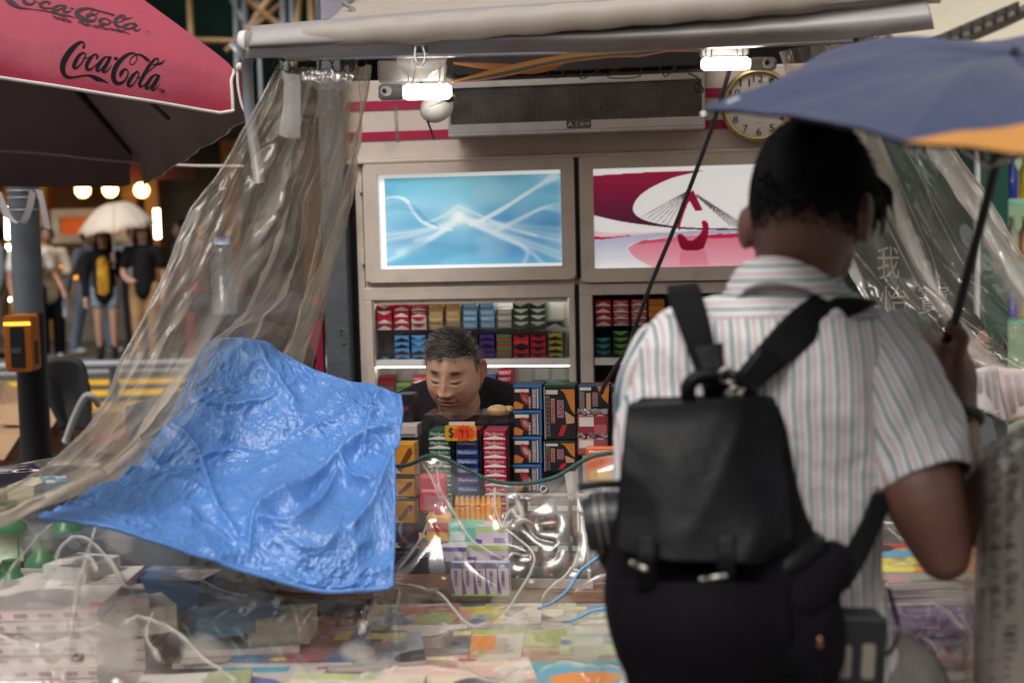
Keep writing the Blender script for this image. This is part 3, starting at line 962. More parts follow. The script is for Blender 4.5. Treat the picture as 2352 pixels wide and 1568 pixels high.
b = MB(); b.box(kx(842, 700), kx(1850, 700), 0, .02, ZA0 - .028, ZA0 - .004); b.build('mid_rail', CREAM, kiosk, frame=K, bevel=.003)
b = MB(); b.box(kx(822, 600), kx(838, 600), -.006, .05, .0, zs); b.build('stile', CREAM, kiosk, frame=K, bevel=.003)
b = MB(); b.box(L1 + .0005, R0 - .0005, .0, .02, .5, zs - .01); b.build('shadow_gap', BLACK, kiosk, frame=K)
b = MB(); b.box(kx(838, 600) - .003, L0 - .0005, .002, .02, .5, zs - .01); b.build('shadow_gap', BLACK, kiosk, frame=K)
b = MB(); b.box(kx(822, 600), xr, -.02, .4, 0, .5); b.build('base_cupboard', CREAM, kiosk, frame=K)
LED = emi('cabinet_led', (1.0, 0.95, 0.86), 11.0)
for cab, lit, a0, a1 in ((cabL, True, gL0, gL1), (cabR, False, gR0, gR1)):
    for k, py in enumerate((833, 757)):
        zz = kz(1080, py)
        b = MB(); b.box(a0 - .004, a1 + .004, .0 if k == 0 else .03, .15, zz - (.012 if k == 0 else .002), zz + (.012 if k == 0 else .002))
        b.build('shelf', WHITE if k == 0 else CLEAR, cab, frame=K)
    zz = kz(1080, 833)
    if lit:
        b = MB(); b.box(a0, a1, .004, .012, zz - .0150, zz - .0125); b.build('led_strip', LED, cab, frame=K)
        b = MB(); b.box(a0, a1, .012, .022, gLz + .024, gLz + .034); b.build('led_strip', LED, cab, frame=K)
    xs = [867 + 39.1 * k for k in range(12)] if lit else [1366 + 41 * k for k in range(11)]
    b = MB()
    for q in xs:
        x_ = kx(q - 2, 760)
        for zt, zb in ((694, 757), (762, 832), (850, 925)):
            b.box(x_ - .001, x_ + .001, .015, .11, kz(1080, zb) + .003, kz(1080, zt) - (.012 if zt < 700 else 0))
    b.build('divider', CLEAR, cab, frame=K)
    b = MB()
    for zt, zb in ((735, 757), (806, 827), (880, 925)):
        b.box(a0 + .004, a1 - .004, .010, .012, kz(1080, zb) + .002, kz(1080, zt))
    b.build('acrylic_front', CLEAR, cab, frame=K)
b = MB()
for q in (1318, 1352):
    x_ = kx(q, 905, -.014); z_ = kz(q, 890, -.014); b.rbox(x_ - .010, x_ + .010, -.020, -.014, z_ - .035, z_ + .012, .009)
b.build('pull_handle', STEEL, kiosk, frame=K)

# ---- cigarette packs
W_, H_, D_ = .053, .0222, .087
_mats = {}
def cmat(c, rough=.35):
    key = (tuple(c), rough)
    if key not in _mats:
        _mats[key] = pm('print_%d_%d_%d' % tuple(c), srgb(*c), rough, var=.05, scale=30)
    return _mats[key]
packs = {}
def pack_mesh(kind, w=W_, h=H_, d=D_):
    """a flat lying pack: the small end with its print turned to the customer (-y)"""
    key = (kind, w, h, d)
    if key in packs: return packs[key]
    base, top, chev, up, text, tcol, slant = PK[kind]
    b = MB()
    mats = [cmat(base), cmat(top), cmat(chev), cmat(tcol), cmat((38, 34, 38))]
    b.box(-w / 2, w / 2, 0, d, 0, h, 0)
    e = -.0004
    if top != base: b.box(-w / 2 + .0004, w / 2 - .0004, e, -.0001, h * .48, h - .0004, 1)
    if chev != base or True:
        k = .46 * h
        if up == 1 and text: pts = [(-w / 2, 0.0004), (w / 2, .0004), (w / 2, .14 * h), (0, .44 * h), (-w / 2, .14 * h)]
        elif up == 1: pts = [(-w / 2, 0.0004), (w / 2, .0004), (w / 2, .0025), (0, k + .0045), (-w / 2, .0025)]
        elif up == -1: pts = [(-w / 2, h - .0004), (-w / 2, h - .0025), (0, h - k - .0045), (w / 2, h - .0025), (w / 2, h - .0004)]
        elif up == 2: pts = [(-w / 2, .0004), (w / 2, .0004), (w / 2, .004), (-w / 2, .004)]
        else: pts = None
        if pts: b.prism(pts, e - .0003, -.0001, 2)
    b.box(-w / 2 + .001, -w / 2 + .005, e - .0004, -.0001, .002, h - .002, 4) if kind in DARKEND else None
    if text:
        z0 = .38 * h if up == 1 else .26 * h
        b.text(text, -w * .40, w * .40, z0 + (.002 if up == 1 else 0), z0 + h * .48, e - .0006, 3, slant=slant)
    v = np.array(b.v); me = bpy.data.meshes.new('cigarette_pack')
    me.from_pydata(b.v, [], b.f)
    for m in mats: me.materials.append(m)
    me.polygons.foreach_set('material_index', b.m)
    me.update()
    packs[key] = me
    return me
RED, WHT, GOLD, LBL, DGR, BLK = (178, 20, 54), (226, 216, 206), (176, 134, 72), (118, 164, 200), (24, 84, 50), (26, 24, 30)
DARKEND = {'gold', 'lightblue', 'greenwhite', 'grey', 'yellowgrey'}
#        base, upper, chevron, direction, lettering, lettering colour, slant
PK = {
 'redv': (RED, RED, WHT, -1, None, WHT, 0), 'reda': (RED, RED, WHT, 1, None, WHT, 0),
 'redwhite': (RED, RED, WHT, 1, 'Marlboro', WHT, 0), 'redwhite2': (WHT, WHT, RED, -1, 'Marlboro', (150, 30, 50), 0),
 'gold': (GOLD, (196, 158, 100), (206, 176, 128), 2, 'Marlboro', (240, 226, 200), 0),
 'lightblue': (LBL, (140, 184, 214), (96, 140, 182), 2, 'Marlboro', (226, 236, 242), 0),
 'grey': ((168, 160, 150), (196, 188, 178), (140, 132, 126), 2, 'Marlboro', (230, 224, 216), 0),
 'greenwhite': (DGR, DGR, WHT, -1, None, WHT, 0), 'greena': (DGR, (40, 40, 44), WHT, 1, None, WHT, 0),
 'bluea': ((66, 118, 172), (86, 138, 190), BLK, 1, None, WHT, 0), 'bluev': ((66, 118, 172), (30, 30, 40), (96, 150, 200), -1, None, WHT, 0),
 'blackblue': (BLK, BLK, (86, 140, 190), 1, None, WHT, 0), 'darkgreen': ((20, 40, 34), BLK, (30, 96, 60), 1, None, WHT, 0),
 'purple': ((58, 34, 104), (74, 46, 124), BLK, 1, None, WHT, 0),
 'fruit': ((150, 60, 60), (70, 120, 70), (190, 90, 80), 2, None, WHT, 0),
 'redblacka': ((168, 36, 52), (190, 70, 50), BLK, 1, None, WHT, 0), 'redblackv': ((176, 40, 60), (176, 40, 60), BLK, -1, None, WHT, 0),
 'yellowgrey': ((120, 116, 112), (170, 156, 40), BLK, 1, None, WHT, 0),
 'teal': ((22, 30, 38), (22, 30, 38), (44, 130, 142), -1, None, WHT, 0), 'limeblack': ((24, 36, 26), (24, 36, 26), (96, 150, 52), -1, None, WHT, 0),
 'orange': ((206, 130, 50), (206, 130, 50), (170, 90, 30), 2, None, WHT, 0),
 'darkred': ((128, 22, 34), (100, 20, 30), (150, 50, 50), 2, None, (200, 170, 150), .006), 'olive': ((88, 118, 40), (120, 150, 70), (60, 84, 30), 2, None, WHT, 0),
 'navywhite': ((44, 74, 140), (44, 74, 140), (26, 40, 80), 1, 'Marlboro', WHT, 0), 'next': ((136, 20, 46), (136, 20, 46), (100, 14, 34), 2, 'NEXT', (230, 214, 214), .006),
 'nextblue': ((36, 44, 104), (36, 44, 104), (24, 28, 70), 2, 'NEXT', (220, 220, 230), .006), 'greensq': ((18, 110, 76), (18, 110, 76), (12, 80, 54), 2, None, (190, 220, 200), 0),
 'mgreen': ((22, 92, 70), (22, 92, 70), WHT, 1, 'Marlboro', WHT, 0), 'mblue': ((34, 50, 100), (60, 96, 168), (24, 34, 70), 1, 'Marlboro', WHT, 0), 'mred': ((176, 26, 66), (176, 26, 66), WHT, 1, 'Marlboro', WHT, 0),
}
PKNAME = {'redv': 'red pack with white V', 'reda': 'red pack with white peak', 'redwhite': 'red and white lettered pack', 'redwhite2': 'white pack with red V',
 'gold': 'gold pack', 'lightblue': 'light blue pack', 'grey': 'silver grey pack', 'greenwhite': 'green pack with white V', 'greena': 'green pack with white peak',
 'bluea': 'blue pack with black peak', 'bluev': 'dark pack with blue V', 'blackblue': 'black pack with blue peak', 'darkgreen': 'dark green pack', 'purple': 'purple pack',
 'fruit': 'red and green pack', 'redblacka': 'red pack with black peak', 'redblackv': 'red pack with black V', 'yellowgrey': 'grey and yellow pack', 'teal': 'black pack with teal V',
 'limeblack': 'black pack with lime V', 'orange': 'orange pack', 'darkred': 'dark red pack', 'olive': 'olive green pack', 'navywhite': 'navy and white pack', 'next': 'crimson lettered pack',
 'nextblue': 'navy lettered pack', 'greensq': 'emerald pack', 'mgreen': 'green and white pack', 'mblue': 'blue and navy pack', 'mred': 'red and white pack'}
def put_pack(kind, x, y, z, label, group, w=W_, h=H_, d=D_, jit=.012):
    o = bpy.data.objects.new('cigarette_pack', pack_mesh(kind, w, h, d))
    COL.objects.link(o)
    o.matrix_world = K @ Matrix.Translation((x, y, z)) @ Matrix.Rotation(random.uniform(-jit, jit), 4, 'Z')
    return tag(o, label, 'cigarette pack', group)
def stack(kinds, px, pyb, y, where, group, n0=0, w=W_, h=H_, pw=34, pitch=None):
    """kinds from the bottom up"""
    x, z = kx(px + pw / 2, pyb, y), kz(1080, pyb, y)
    n = len(kinds)
    for i, kd in enumerate(kinds):
        pos = ('topmost' if i == n - 1 else ('bottom' if i == 0 else ORD[n - 1 - i] + ' from top'))
        lab = ('%s, %s in stack, %s' % (PKNAME[kd], pos, where)) if n > 1 else ('single %s, %s' % (PKNAME[kd], where))
        put_pack(kd, x + random.uniform(-.0008, .0008), y + random.uniform(-.002, .002), z + i * (h + .0006), lab, group, w, h)
cols1 = [['redv', 'reda', 'redv', 'redv'][::-1], ['reda'] * 4, ['redwhite2', 'redwhite2', 'redwhite', 'redwhite'], ['gold'] * 4, ['gold'] * 4, ['lightblue'] * 4, ['lightblue'] * 4, ['grey'] * 3, ['greenwhite'] * 4, ['greenwhite'] * 4, ['greena']]
cols1[0] = ['reda', 'reda', 'redv', 'redv']
cols2 = [['blackblue'], ['bluea'] * 4, ['bluea', 'bluea', 'bluev', 'bluev'], ['blackblue'] * 3, ['darkgreen'] * 3, ['darkgreen'] * 4, ['purple'] * 4, ['fruit'] * 4, ['redblackv', 'redblackv', 'redblacka', 'redblackv'], ['redblackv'] * 4, ['yellowgrey'] * 4]
cols3 = [['darkred'] * 4, ['olive'] * 3, ['redwhite'] * 4, [], [], ['navywhite'] * 3, ['navywhite'] * 4, ['next'] * 5, [], ['nextblue'] * 3, ['greensq'] * 3]
x3 = [872, 911, 949, 988, 1027, 1066, 1106, 1145, 1184, 1224, 1268]
GP = 'cigarette packs in the lit cabinet'
for k in range(11):
    stack(cols1[k], 867 + 39.1 * k, 755, .018, '%s column, upper lit tier' % NTH[k], GP)
    stack(cols2[k], 868 + 39.1 * k, 827, .018, '%s column, middle lit tier' % NTH[k], GP)
    if cols3[k]: stack(cols3[k], x3[k], 922, .018, '%s column, lowest lit tier' % NTH[k], GP)
GP2 = 'cigarette packs in the unlit cabinet'
for k, (c1, c2, c3) in enumerate(((['reda'] * 4, ['teal'] * 3, ['redwhite'] * 3), (['redwhite'] * 4, ['limeblack'] * 4, ['next'] * 2), (['redwhite'] * 4, ['limeblack'] * 3, []), (['orange'] * 4, ['purple'] * 3, []))):
    for c, pyb, tier in ((c1, 752, 'top'), (c2, 823, 'middle'), (c3, 922, 'bottom')):
        if c: stack(c, 1369 + 41 * k, pyb, .018, '%s column, %s unlit tier' % (NTH[k], tier), GP2)

# ---- air curtain
ya = -.16
X0, X1 = kx(1028, 250, ya), kx(1618, 240, ya)
Z0, Z1 = kz(1320, 297, ya), kz(1320, 178, ya)
g0, g1, h0, h1 = kx(1034, 245, ya), kx(1612, 240, ya), kz(1320, 277, ya), kz(1320, 192, ya)
ac = kthing('air_curtain', 'long white air curtain with a black perforated grille above the light boxes', 'air curtain', (X0 + X1) / 2, -.08, Z0)
HOUS = pm('grey_white_housing', (0.50, 0.48, 0.48), 0.35, var=.06, dirt=.25)
b = MB(); hollow_ = [(X0, g0, Z0, Z1), (g1, X1, Z0, Z1), (g0, g1, h1, Z1), (g0, g1, Z0, h0)]
for a, c, d, e in hollow_: b.box(a, c, ya, -.005, d, e)
b.build('housing', HOUS, ac, frame=K)
b = MB(); b.box(X0, X1, ya - .006, ya + .04, Z0 - .012, Z0 - .002); b.build('bottom_lip', HOUS, ac, frame=K, bevel=.003)
b = MB(); b.box(g0, g1, ya + .05, ya + .054, h0, h1); b.build('dark_filter', pm('dusty_black_filter', (0.012, 0.009, 0.009), 0.9, var=.5, scale=12), ac, frame=K)
b = MB()
GR = pm('dusty_grille', (0.17, 0.15, 0.145), 0.6, var=.6, scale=7)
nx, nz = 112, 17
for i in range(nx + 1):
    x_ = g0 + (g1 - g0) * i / nx; b.box(x_ - .0009, x_ + .0009, ya + .004, ya + .008, h0, h1)
for i in range(nz + 1):
    z_ = h0 + (h1 - h0) * i / nz; b.box(g0, g1, ya + .0045, ya + .0075, z_ - .0009, z_ + .0009)
b.build('grille', GR, ac, frame=K)
xc = kx(1322, 286, ya)
b = MB(); b.rbox(xc - .030, xc + .052, ya - .003, ya, Z0 + .004, Z0 + .028, .004); b.build('name_plate', BLACK, ac, frame=K)
b = MB(); b.text('A', xc - .027, xc - .007, Z0 + .008, Z0 + .025, ya - .0036); b.text('艾美特', xc - .004, xc + .048, Z0 + .008, Z0 + .024, ya - .0036)
b.build('lettering', HOUS, ac, frame=K)

# ---- clock
yc = -.045
cx, cz = kx(1742, 242, yc), kz(1742, 242, yc)
R = (kx(1824, 242, yc) - kx(1660, 242, yc)) / 2
ck = kthing('wall_clock', 'round wall clock with gold rim and white face under the blue umbrella', 'clock', cx, yc, cz - R)
b = MB(); b.torus((cx, yc, cz), R - .006, .007, n=48); b.torus((cx, yc + .012, cz), R - .001, .007, n=48); b.build('rim', pm('gold_rim', (0.55, 0.42, 0.2), .25, 1.0), ck, frame=K, smooth=True)
b = MB(); b.cyl((cx, yc + .002, cz), (cx, -.004, cz), R - .004, n=48); b.build('face', pm('clock_face', (0.66, 0.6, 0.54), .4, var=.03), ck, frame=K)
b = MB()
for k in range(12):
    a = math.radians(90 - 30 * (k + 1)); s = str(k + 1)
    w = .0085 * len(s); px_, pz_ = cx + (R - .030) * math.cos(a), cz + (R - .030) * math.sin(a)
    b.text(s, px_ - w, px_ + w, pz_ - .012, pz_ + .012, yc - .0008)
b.build('numeral', BLACK, ck, frame=K)
b = MB()
for k in range(60):
    a = math.radians(6 * k); M = Matrix.Translation((cx, 0, cz)) @ Matrix.Rotation(a, 4, 'Y')
    b.box(-.0007, .0007, yc - .0008, yc - .0002, R - .0155, R - .011, M=M)
b.build('minute_mark', BLACK, ck, frame=K)
b = MB(); b.text('QUARTZ', cx - .012, cx + .012, cz - R * .52, cz - R * .52 + .005, yc - .0008); b.build('small_print', BLACK, ck, frame=K)
for nm, a, l, w in (('hour_hand', 40, .055, .004), ('minute_hand', 100, .085, .003)):
    M = Matrix.Translation((cx, 0, cz)) @ Matrix.Rotation(math.radians(a), 4, 'Y'); b = MB(); b.box(-w, w, yc - .004, yc - .003, -.01, l, M=M); b.build(nm, BLACK, ck, frame=K)

# ---- awning
AW = pm('beige_awning_canvas', (0.68, 0.61, 0.54), 0.5, var=.06, scale=5, dirt=.12, bump=.15, bscale=35)
translucent(AW, (.80, .72, .62), .55)
AWU = pm('grey_vinyl_valance', (0.27, 0.245, 0.235), 0.42, var=.08, scale=4, dirt=.12)
aw = thing('awning', 'beige roll-out awning with a grey vinyl valance over the kiosk front', 'awning', P(1300, 60, 3.0))
tl, tr = P(574, 100, 3.05), P(2160, -28, 2.78)
d = (tr - tl)
b = MB(); b.tube([tl + d * k / 40 + Vector((0, 0, .002 * math.sin(k * 1.7))) for k in range(41)], .028, 20); b.build('roller_tube', AW, aw, smooth=True)
b = MB(); b.tube([tl - d * .013, tl - d * .0005], [.027, .029], 20); b.build('end_cap', WHITE, aw, smooth=True)
rows = [[(572, 62, 3.05), (1000, 26, 3.0), (1400, 0, 2.93), (1800, -30, 2.86), (2150, -62, 2.79)],
        [(575, 72, 3.025), (1000, 36, 2.97), (1400, 8, 2.9), (1800, -20, 2.83), (2150, -50, 2.76)],
        [(572, 104, 3.01), (1000, 82, 2.96), (1400, 48, 2.89), (1800, 18, 2.82), (2150, -16, 2.75)],
        [(568, 110, 3.03), (1000, 88, 2.99), (1400, 60, 2.93), (1800, 28, 2.85), (2130, -4, 2.77)],
        [(566, 113, 3.02), (1000, 92, 2.97), (1400, 84, 2.90), (1800, 66, 2.83), (2140, 35, 2.75)],
        [(564, 134, 3.03), (1000, 125, 2.99), (1400, 117, 2.93), (1800, 100, 2.85), (2146, 66, 2.76)]]
g = surf(rows, 70, 220)
S, T = np.meshgrid(np.linspace(0, 12, 220), np.linspace(0, 1, 70))
n = grid_normals(g)
amp = .0035 * smooth01(.62, .95, T) * (crumple(S * .7, T * 1.2, 3, 2) - .7) + .003 * np.sin(S * 1.3) * smooth01(.7, 1, T)
g = g + n * amp[..., None]
b = MB(); b.grid(g); b.build('valance', AWU, aw, smooth=True, solid=.0015)
rows = [[(575, 74, 3.03), (1000, 35, 2.98), (1400, 10, 2.92), (1800, -20, 2.84), (2150, -50, 2.77)],
        [(740, 55, 3.3), (1080, 5, 3.3), (1450, -25, 3.3), (1850, -60, 3.2), (2200, -90, 3.1)],
        [(860, -60, 4.6), (1200, -90, 4.6), (1500, -120, 4.6), (1900, -160, 4.5), (2250, -200, 4.4)]]
g = surf(rows, 30, 60); b = MB(); b.grid(g); b.build('canvas', AW, aw, smooth=True, solid=.0015)
b = MB(); q = P(569, 150, 3.06); b.tube([P(566, 120, 3.06), P(572, 250, 3.06), P(596, 420, 3.08)], .012, 10); b.tube([P(548, 128, 3.05), P(560, 116, 3.05)], .03, 10)
b.build('support_arm', pm('grey_awning_arm', (0.25, 0.26, 0.28), .45, .3), aw, smooth=True)
b = MB(); b.tube([P(640, 133, 3.06), P(860, 128, 3.05), P(1250, 118, 3.0), P(1960, 92, 2.87)], .008, 8); b.build('front_rail', STEEL, aw, smooth=True)
# junction box on top left with spring clips
jb = thing('cable_box', 'pale lilac grey cable box with spring clips on the awning top', 'box', P(765, 40, 3.6))
b = MB(); q0, q1 = P(736, 52, 3.7), P(800, -40, 3.7); b.box(q0.x, q1.x, 3.7, 3.8, q0.z, q1.z); b.build('case', pm('lilac_grey', (0.30, 0.27, 0.33), .4, var=.2, scale=15), jb, bevel=.01)
b = MB()
for a, c in (((790, 8), (812, 22)), ((778, 36), (800, 52))):
    b.tube([P(a[0], a[1], 3.55), P(c[0], c[1], 3.5)], .006, 8)
b.build('spring_clip', STEEL, jb)

# ---- lamps under the awning
LIT = emi('lit_lamp_tube', (1.0, 0.93, 0.82), 9.0)
def lamp(label, x0, x1, yt, yb, gx0, gx1, Y, br):
    q0, q1 = P(x0, (yt + yb) / 2, Y), P(x1, (yt + yb) / 2 - 2, Y)
    r = abs(P(x0, yt, Y).z - P(x0, yb, Y).z) / 2
    t = thing('emergency_lamp', label, 'lamp', q0.lerp(q1, .5) - Vector((0, 0, r)), 0, 'lamps hanging under the awning')
    d = (q1 - q0).normalized()
    b = MB(); b.tube([q0, q0 + d * r * .4, q0.lerp(q1, .5), q1 - d * r * .5, q1], [r * .7, r, r, r, r * .6], 18); b.build('lit_tube', LIT, t, smooth=True)
    a0, a1 = P(gx0, (yt + yb) / 2, Y), P(gx1, (yt + yb) / 2, Y)
    b = MB(); b.tube([a0, a0.lerp(a1, .12), a0.lerp(a1, .85), a1], [r * .75, r * 1.08, r * 1.08, r * .9], 18); b.build('handle_end', pm('grey_lamp_plastic', (0.36, 0.34, 0.33), .4), t, smooth=True)
    c = a0.lerp(a1, .35) + Vector((0, -r, 0)); b = MB(); b.cyl(c, c + Vector((0, -.012, 0)), .011, n=14); b.build('knob', WHITE, t)
    b = MB(); c = c + Vector((-.004, -.0125, .0)); b.cyl(c, c + Vector((0, -.002, 0)), .005, n=10); b.build('socket', BLACK, t)
    w0, w1 = P(br[0], br[3], Y + .03), P(br[1], br[2], Y + .03)
    b = MB(); b.box(w0.x, w1.x, Y + .03, Y + .07, w0.z, w1.z); b.build('bracket', HOUS, t, bevel=.004)
    b = MB()
    for f in (.2, .85):
        u = q0.lerp(q1, f)
        b.tube([u + Vector((0, -r - .002, .0)), u + Vector((.0, -.3 * r, r + .004)), u + Vector((.004, .02, r + .04)), u + Vector((-.006, .025, r + .05)), u + Vector((-.01, 0, r)), u + Vector((0, -r, -.3 * r))], .0022, 6, samples=24)
    b.build('cable_tie', WHITE, t, smooth=True)
lamp('lit white tube lamp tied below the binder clip, left under the awning', 928, 1037, 194, 230, 870, 926, 3.08, (868, 1022, 136, 188))
lamp('lit white tube lamp tied up beside the wall clock', 1612, 1722, 133, 162, 1782, 1722, 2.95, (1612, 1720, 106, 128))
# binder clip
bc_ = thing('binder_clip', 'black binder clip with silver loops gripping the valance', 'clip', P(965, 128, 2.93))
q0, q1 = P(947, 124, 2.95), P(983, 104, 2.95)
b = MB(); b.prism([(q0.x, q0.z), (q1.x, q0.z), (q1.x - .003, q1.z), (q0.x + .003, q1.z)], 2.94, 2.965); b.build('body', BLACK, bc_, bevel=.002)
b = MB(); b.tube([P(955, 106, 2.935), P(953, 128, 2.93), P(958, 146, 2.925), P(965, 150, 2.925), P(972, 146, 2.925), P(976, 128, 2.93), P(970, 106, 2.935)], .0024, 6, samples=30); b.build('loop', STEEL, bc_, smooth=True)
hb = thing('plastic_bag', 'small clear plastic bag pinched under the binder clip', 'bag', P(960, 185, 3.0))
b = MB(); g = surf([[(910, 130, 3.0), (950, 128, 2.97), (990, 128, 2.97), (1030, 130, 3.0)], [(915, 155, 2.99), (950, 160, 2.95), (985, 158, 2.95), (1020, 150, 2.99)], [(935, 175, 3.0), (960, 186, 2.97), (975, 184, 2.97), (1005, 165, 3.0)]], 16, 24); b.grid(g)
b.build('film', plastic('milky_bag', haze=.5, hazecol=(.7, .66, .62), painted_white=False), hb, smooth=True)
# security camera
cc_ = thing('security_camera', 'white dome security camera hanging under the left lamp', 'camera', P(1004, 250, 3.2))
q = P(1003, 248, 3.2); r = .039
b = MB(); b.ball(q, (r, r, r * .82), 14, 22, M=Matrix.Rotation(math.radians(-25), 3, 'Y')); b.build('shell', WHITE, cc_, smooth=True)
b = MB(); M = Matrix.Rotation(math.radians(-25), 4, 'Y'); b.torus(q + Vector((.006, -.004, .01)), r * .93, .0035, 'Z', M=M.to_3x3()); b.build('ring', WHITE, cc_, smooth=True)
b = MB(); b.ball(q + Vector((.024, -.022, .018)), (.016, .012, .010), 8, 12); b.build('lens', BLACK, cc_, smooth=True)
b = MB(); b.tube([q + Vector((-.02, -.02, -.03)), q + Vector((-.012, -.01, -.055)), q + Vector((-.006, -.01, -.07))], .0025, 6, samples=12); b.tube([q + Vector((-.03, 0, .02)), q + Vector((-.034, .01, .05)), q + Vector((-.03, .02, .1))], .004, 6, samples=12); b.build('cable', BLACK, cc_)
# rainbow ribbon
RB = bpy.data.materials.new('rainbow_webbing'); RB.use_nodes = True
nt = RB.node_tree; uvn = nt.nodes.new('ShaderNodeUVMap'); sx = nt.nodes.new('ShaderNodeSeparateXYZ'); cr = nt.nodes.new('ShaderNodeValToRGB')
nt.links.new(uvn.outputs[0], sx.inputs[0]); nt.links.new(sx.outputs[1], cr.inputs[0]); nt.links.new(cr.outputs[0], nt.nodes['Principled BSDF'].inputs['Base Color'])
cr.color_ramp.interpolation = 'CONSTANT'
e = cr.color_ramp.elements; e[0].position = 0; e[0].color = (*srgb(196, 130, 96), 1); e[1].position = .22; e[1].color = (*srgb(206, 150, 60), 1)
for p_, c_ in ((.48, (70, 120, 70)), (.68, (86, 70, 130)), (.84, (206, 140, 100))):
    x_ = e.new(p_); x_.color = (*srgb(*c_), 1)
nt.nodes['Principled BSDF'].inputs['Roughness'].default_value = .7
rbn = thing('rainbow_strap', 'rainbow striped webbing strap twisted between the two lamps', 'strap', P(1300, 150, 3.2))
top = [(1032, 188, 3.12), (1100, 168, 3.13), (1180, 148, 3.14), (1280, 128, 3.14), (1400, 116, 3.12), (1470, 110, 3.1), (1540, 106, 3.08), (1630, 108, 3.05)]
bot = [(1036, 192, 3.12), (1110, 184, 3.11), (1195, 168, 3.10), (1290, 146, 3.10), (1400, 132, 3.09), (1470, 130, 3.08), (1540, 118, 3.06), (1630, 120, 3.05)]
a, c = crs([tuple(P(*p)) for p in top], 60), crs([tuple(P(*p)) for p in bot], 60)
g = np.stack([a * (1 - t) + c * t for t in np.linspace(0, 1, 7)], 1)
U, V = np.meshgrid(np.linspace(0, 1, 60), np.linspace(0, 1, 7), indexing='ij')
b = MB(); b.grid(g, uv=np.stack([U, V], 2)); b.build('band', RB, rbn, smooth=True, solid=.0012)
a, c = crs([tuple(P(*p)) for p in [(1040, 142, 3.14), (1150, 146, 3.15), (1230, 150, 3.15), (1320, 122, 3.15)]], 40), crs([tuple(P(*p)) for p in [(1042, 148, 3.14), (1150, 164, 3.15), (1240, 168, 3.15), (1340, 128, 3.15)]], 40)
g = np.stack([a * (1 - t) + c * t for t in np.linspace(0, 1, 4)], 1); U, V = np.meshgrid(np.linspace(0, 1, 40), np.linspace(0, .4, 4), indexing='ij')
b = MB(); b.grid(g, uv=np.stack([U, V], 2)); b.build('tail', RB, rbn, smooth=True, solid=.0012)
# loose wires
wr = thing('loose_wires', 'tangle of thin black wires over the air curtain', 'wires', K @ Vector((kx(1320, 170, -.1), -.1, kz(1320, 170, -.1))))
b = MB()
for k in range(6):
    x_ = 1080 + k * 84 + random.uniform(-15, 15)
    b.tube([P(x_, 120, 4.75), P(x_ + random.uniform(-20, 20), 150, 4.72), P(x_ + random.uniform(-30, 30), 172 + random.uniform(-6, 8), 4.7), P(x_ + random.uniform(0, 50), 176, 4.72), P(x_ + 50, 150, 4.75)], .0022, 6, samples=24)
b.tube([P(1580, 168, 4.7), P(1600, 178, 4.68), P(1606, 190, 4.67), P(1592, 196, 4.67), P(1604, 214, 4.66), P(1616, 206, 4.66), P(1600, 190, 4.66)], .003, 6, samples=40)
b.build('wire', BLACK, wr, smooth=True)
b = MB(); b.box(kx(1020, 150, -.1), kx(1625, 150, -.1), -.14, -.02, kz(1300, 172), kz(1300, 120)); o = b.build('recess_fill', pm('black_recess_fill', (0.012, 0.01, 0.012), .5, var=.4, scale=8), None, frame=K); tag(o, 'dark cable tray above the air curtain', 'cable tray')  # dark box put where the recess behind the wires is dark
# black cable hanging from the right-hand lamp
b = MB(); b.tube([P(1676, 160, 2.98), P(1660, 215, 3.0), P(1636, 290, 3.02), P(1600, 390, 3.05), P(1550, 520, 3.1), P(1500, 640, 3.15), P(1470, 720, 3.2), P(1440, 800, 3.25), P(1395, 872, 3.3), P(1380, 905, 3.32)], .0048, 8, samples=60)
tag(b.build('black_cable', BLACK, None, smooth=True), 'thin black cable slanting down from the right lamp across the red print', 'cable')
# clear strap below left lamp
b = MB(); a = crs([tuple(P(*p)) for p in [(908, 240, 3.2), (910, 270, 3.2), (912, 300, 3.2), (914, 328, 3.2)]], 12); b.grid(np.stack([a + np.array([-.004, 0, 0]), a + np.array([.004, 0, 0])], 1)); tag(b.build('clear_strap', plastic('strap_film', haze=.35, painted_white=False), None, solid=.001), 'short clear plastic strap dangling below the left lamp', 'strap')

# ================================================================== red parasol
pb = P(545, 157, 4.0)
p0 = P(0, 62, 3.76)
ba = (p0 - pb); ba.normalize()
SIDE = 2.15
pc = P(310, 352, 6.0)
pa = pb + ba * SIDE
pd = pa + pc - pb
pd.z = P(-1085, 336, pd.y).z
ctr = (pa + pc) / 2
def scr(p):
    q = ROT.transposed() @ (p - CAM)
    return 1176 + q.x / -q.z * F, 784 - q.y / -q.z * F
lo, hi = 0.2, 3.0
for _ in range(40):
    mid = (lo + hi) / 2
    ap = ctr + Vector((0, 0, mid))
    # where the ridge b->apex crosses x = 330
    best = None
    for k in range(400):
        s = scr(pb.lerp(ap, k / 400))
        if s[0] <= 332: best = s[1]; break
    if best is None or best > 0: lo = mid
    else: hi = mid
ap = ctr + Vector((0, 0, mid))
FAB = pm('red_parasol_fabric', (0.33, 0.010, 0.04), 0.40, var=.12, scale=3, bump=.14, bscale=30, spec=.85, sheen=.15)
FABIN = pm('grey_parasol_lining', (0.24, 0.17, 0.18), 0.7, var=.1, scale=2)
TRIM = pm('pale_binding', (0.62, 0.56, 0.52), .6)
para = thing('parasol', 'big red parasol with black soft drink lettering and a grey underside', 'parasol', (ctr.x, ctr.y, 0))
corners = [pa, pb, pc, pd]
NS, NT = 60, 26
top_faces = []
VH = .134
canopy_pts = None
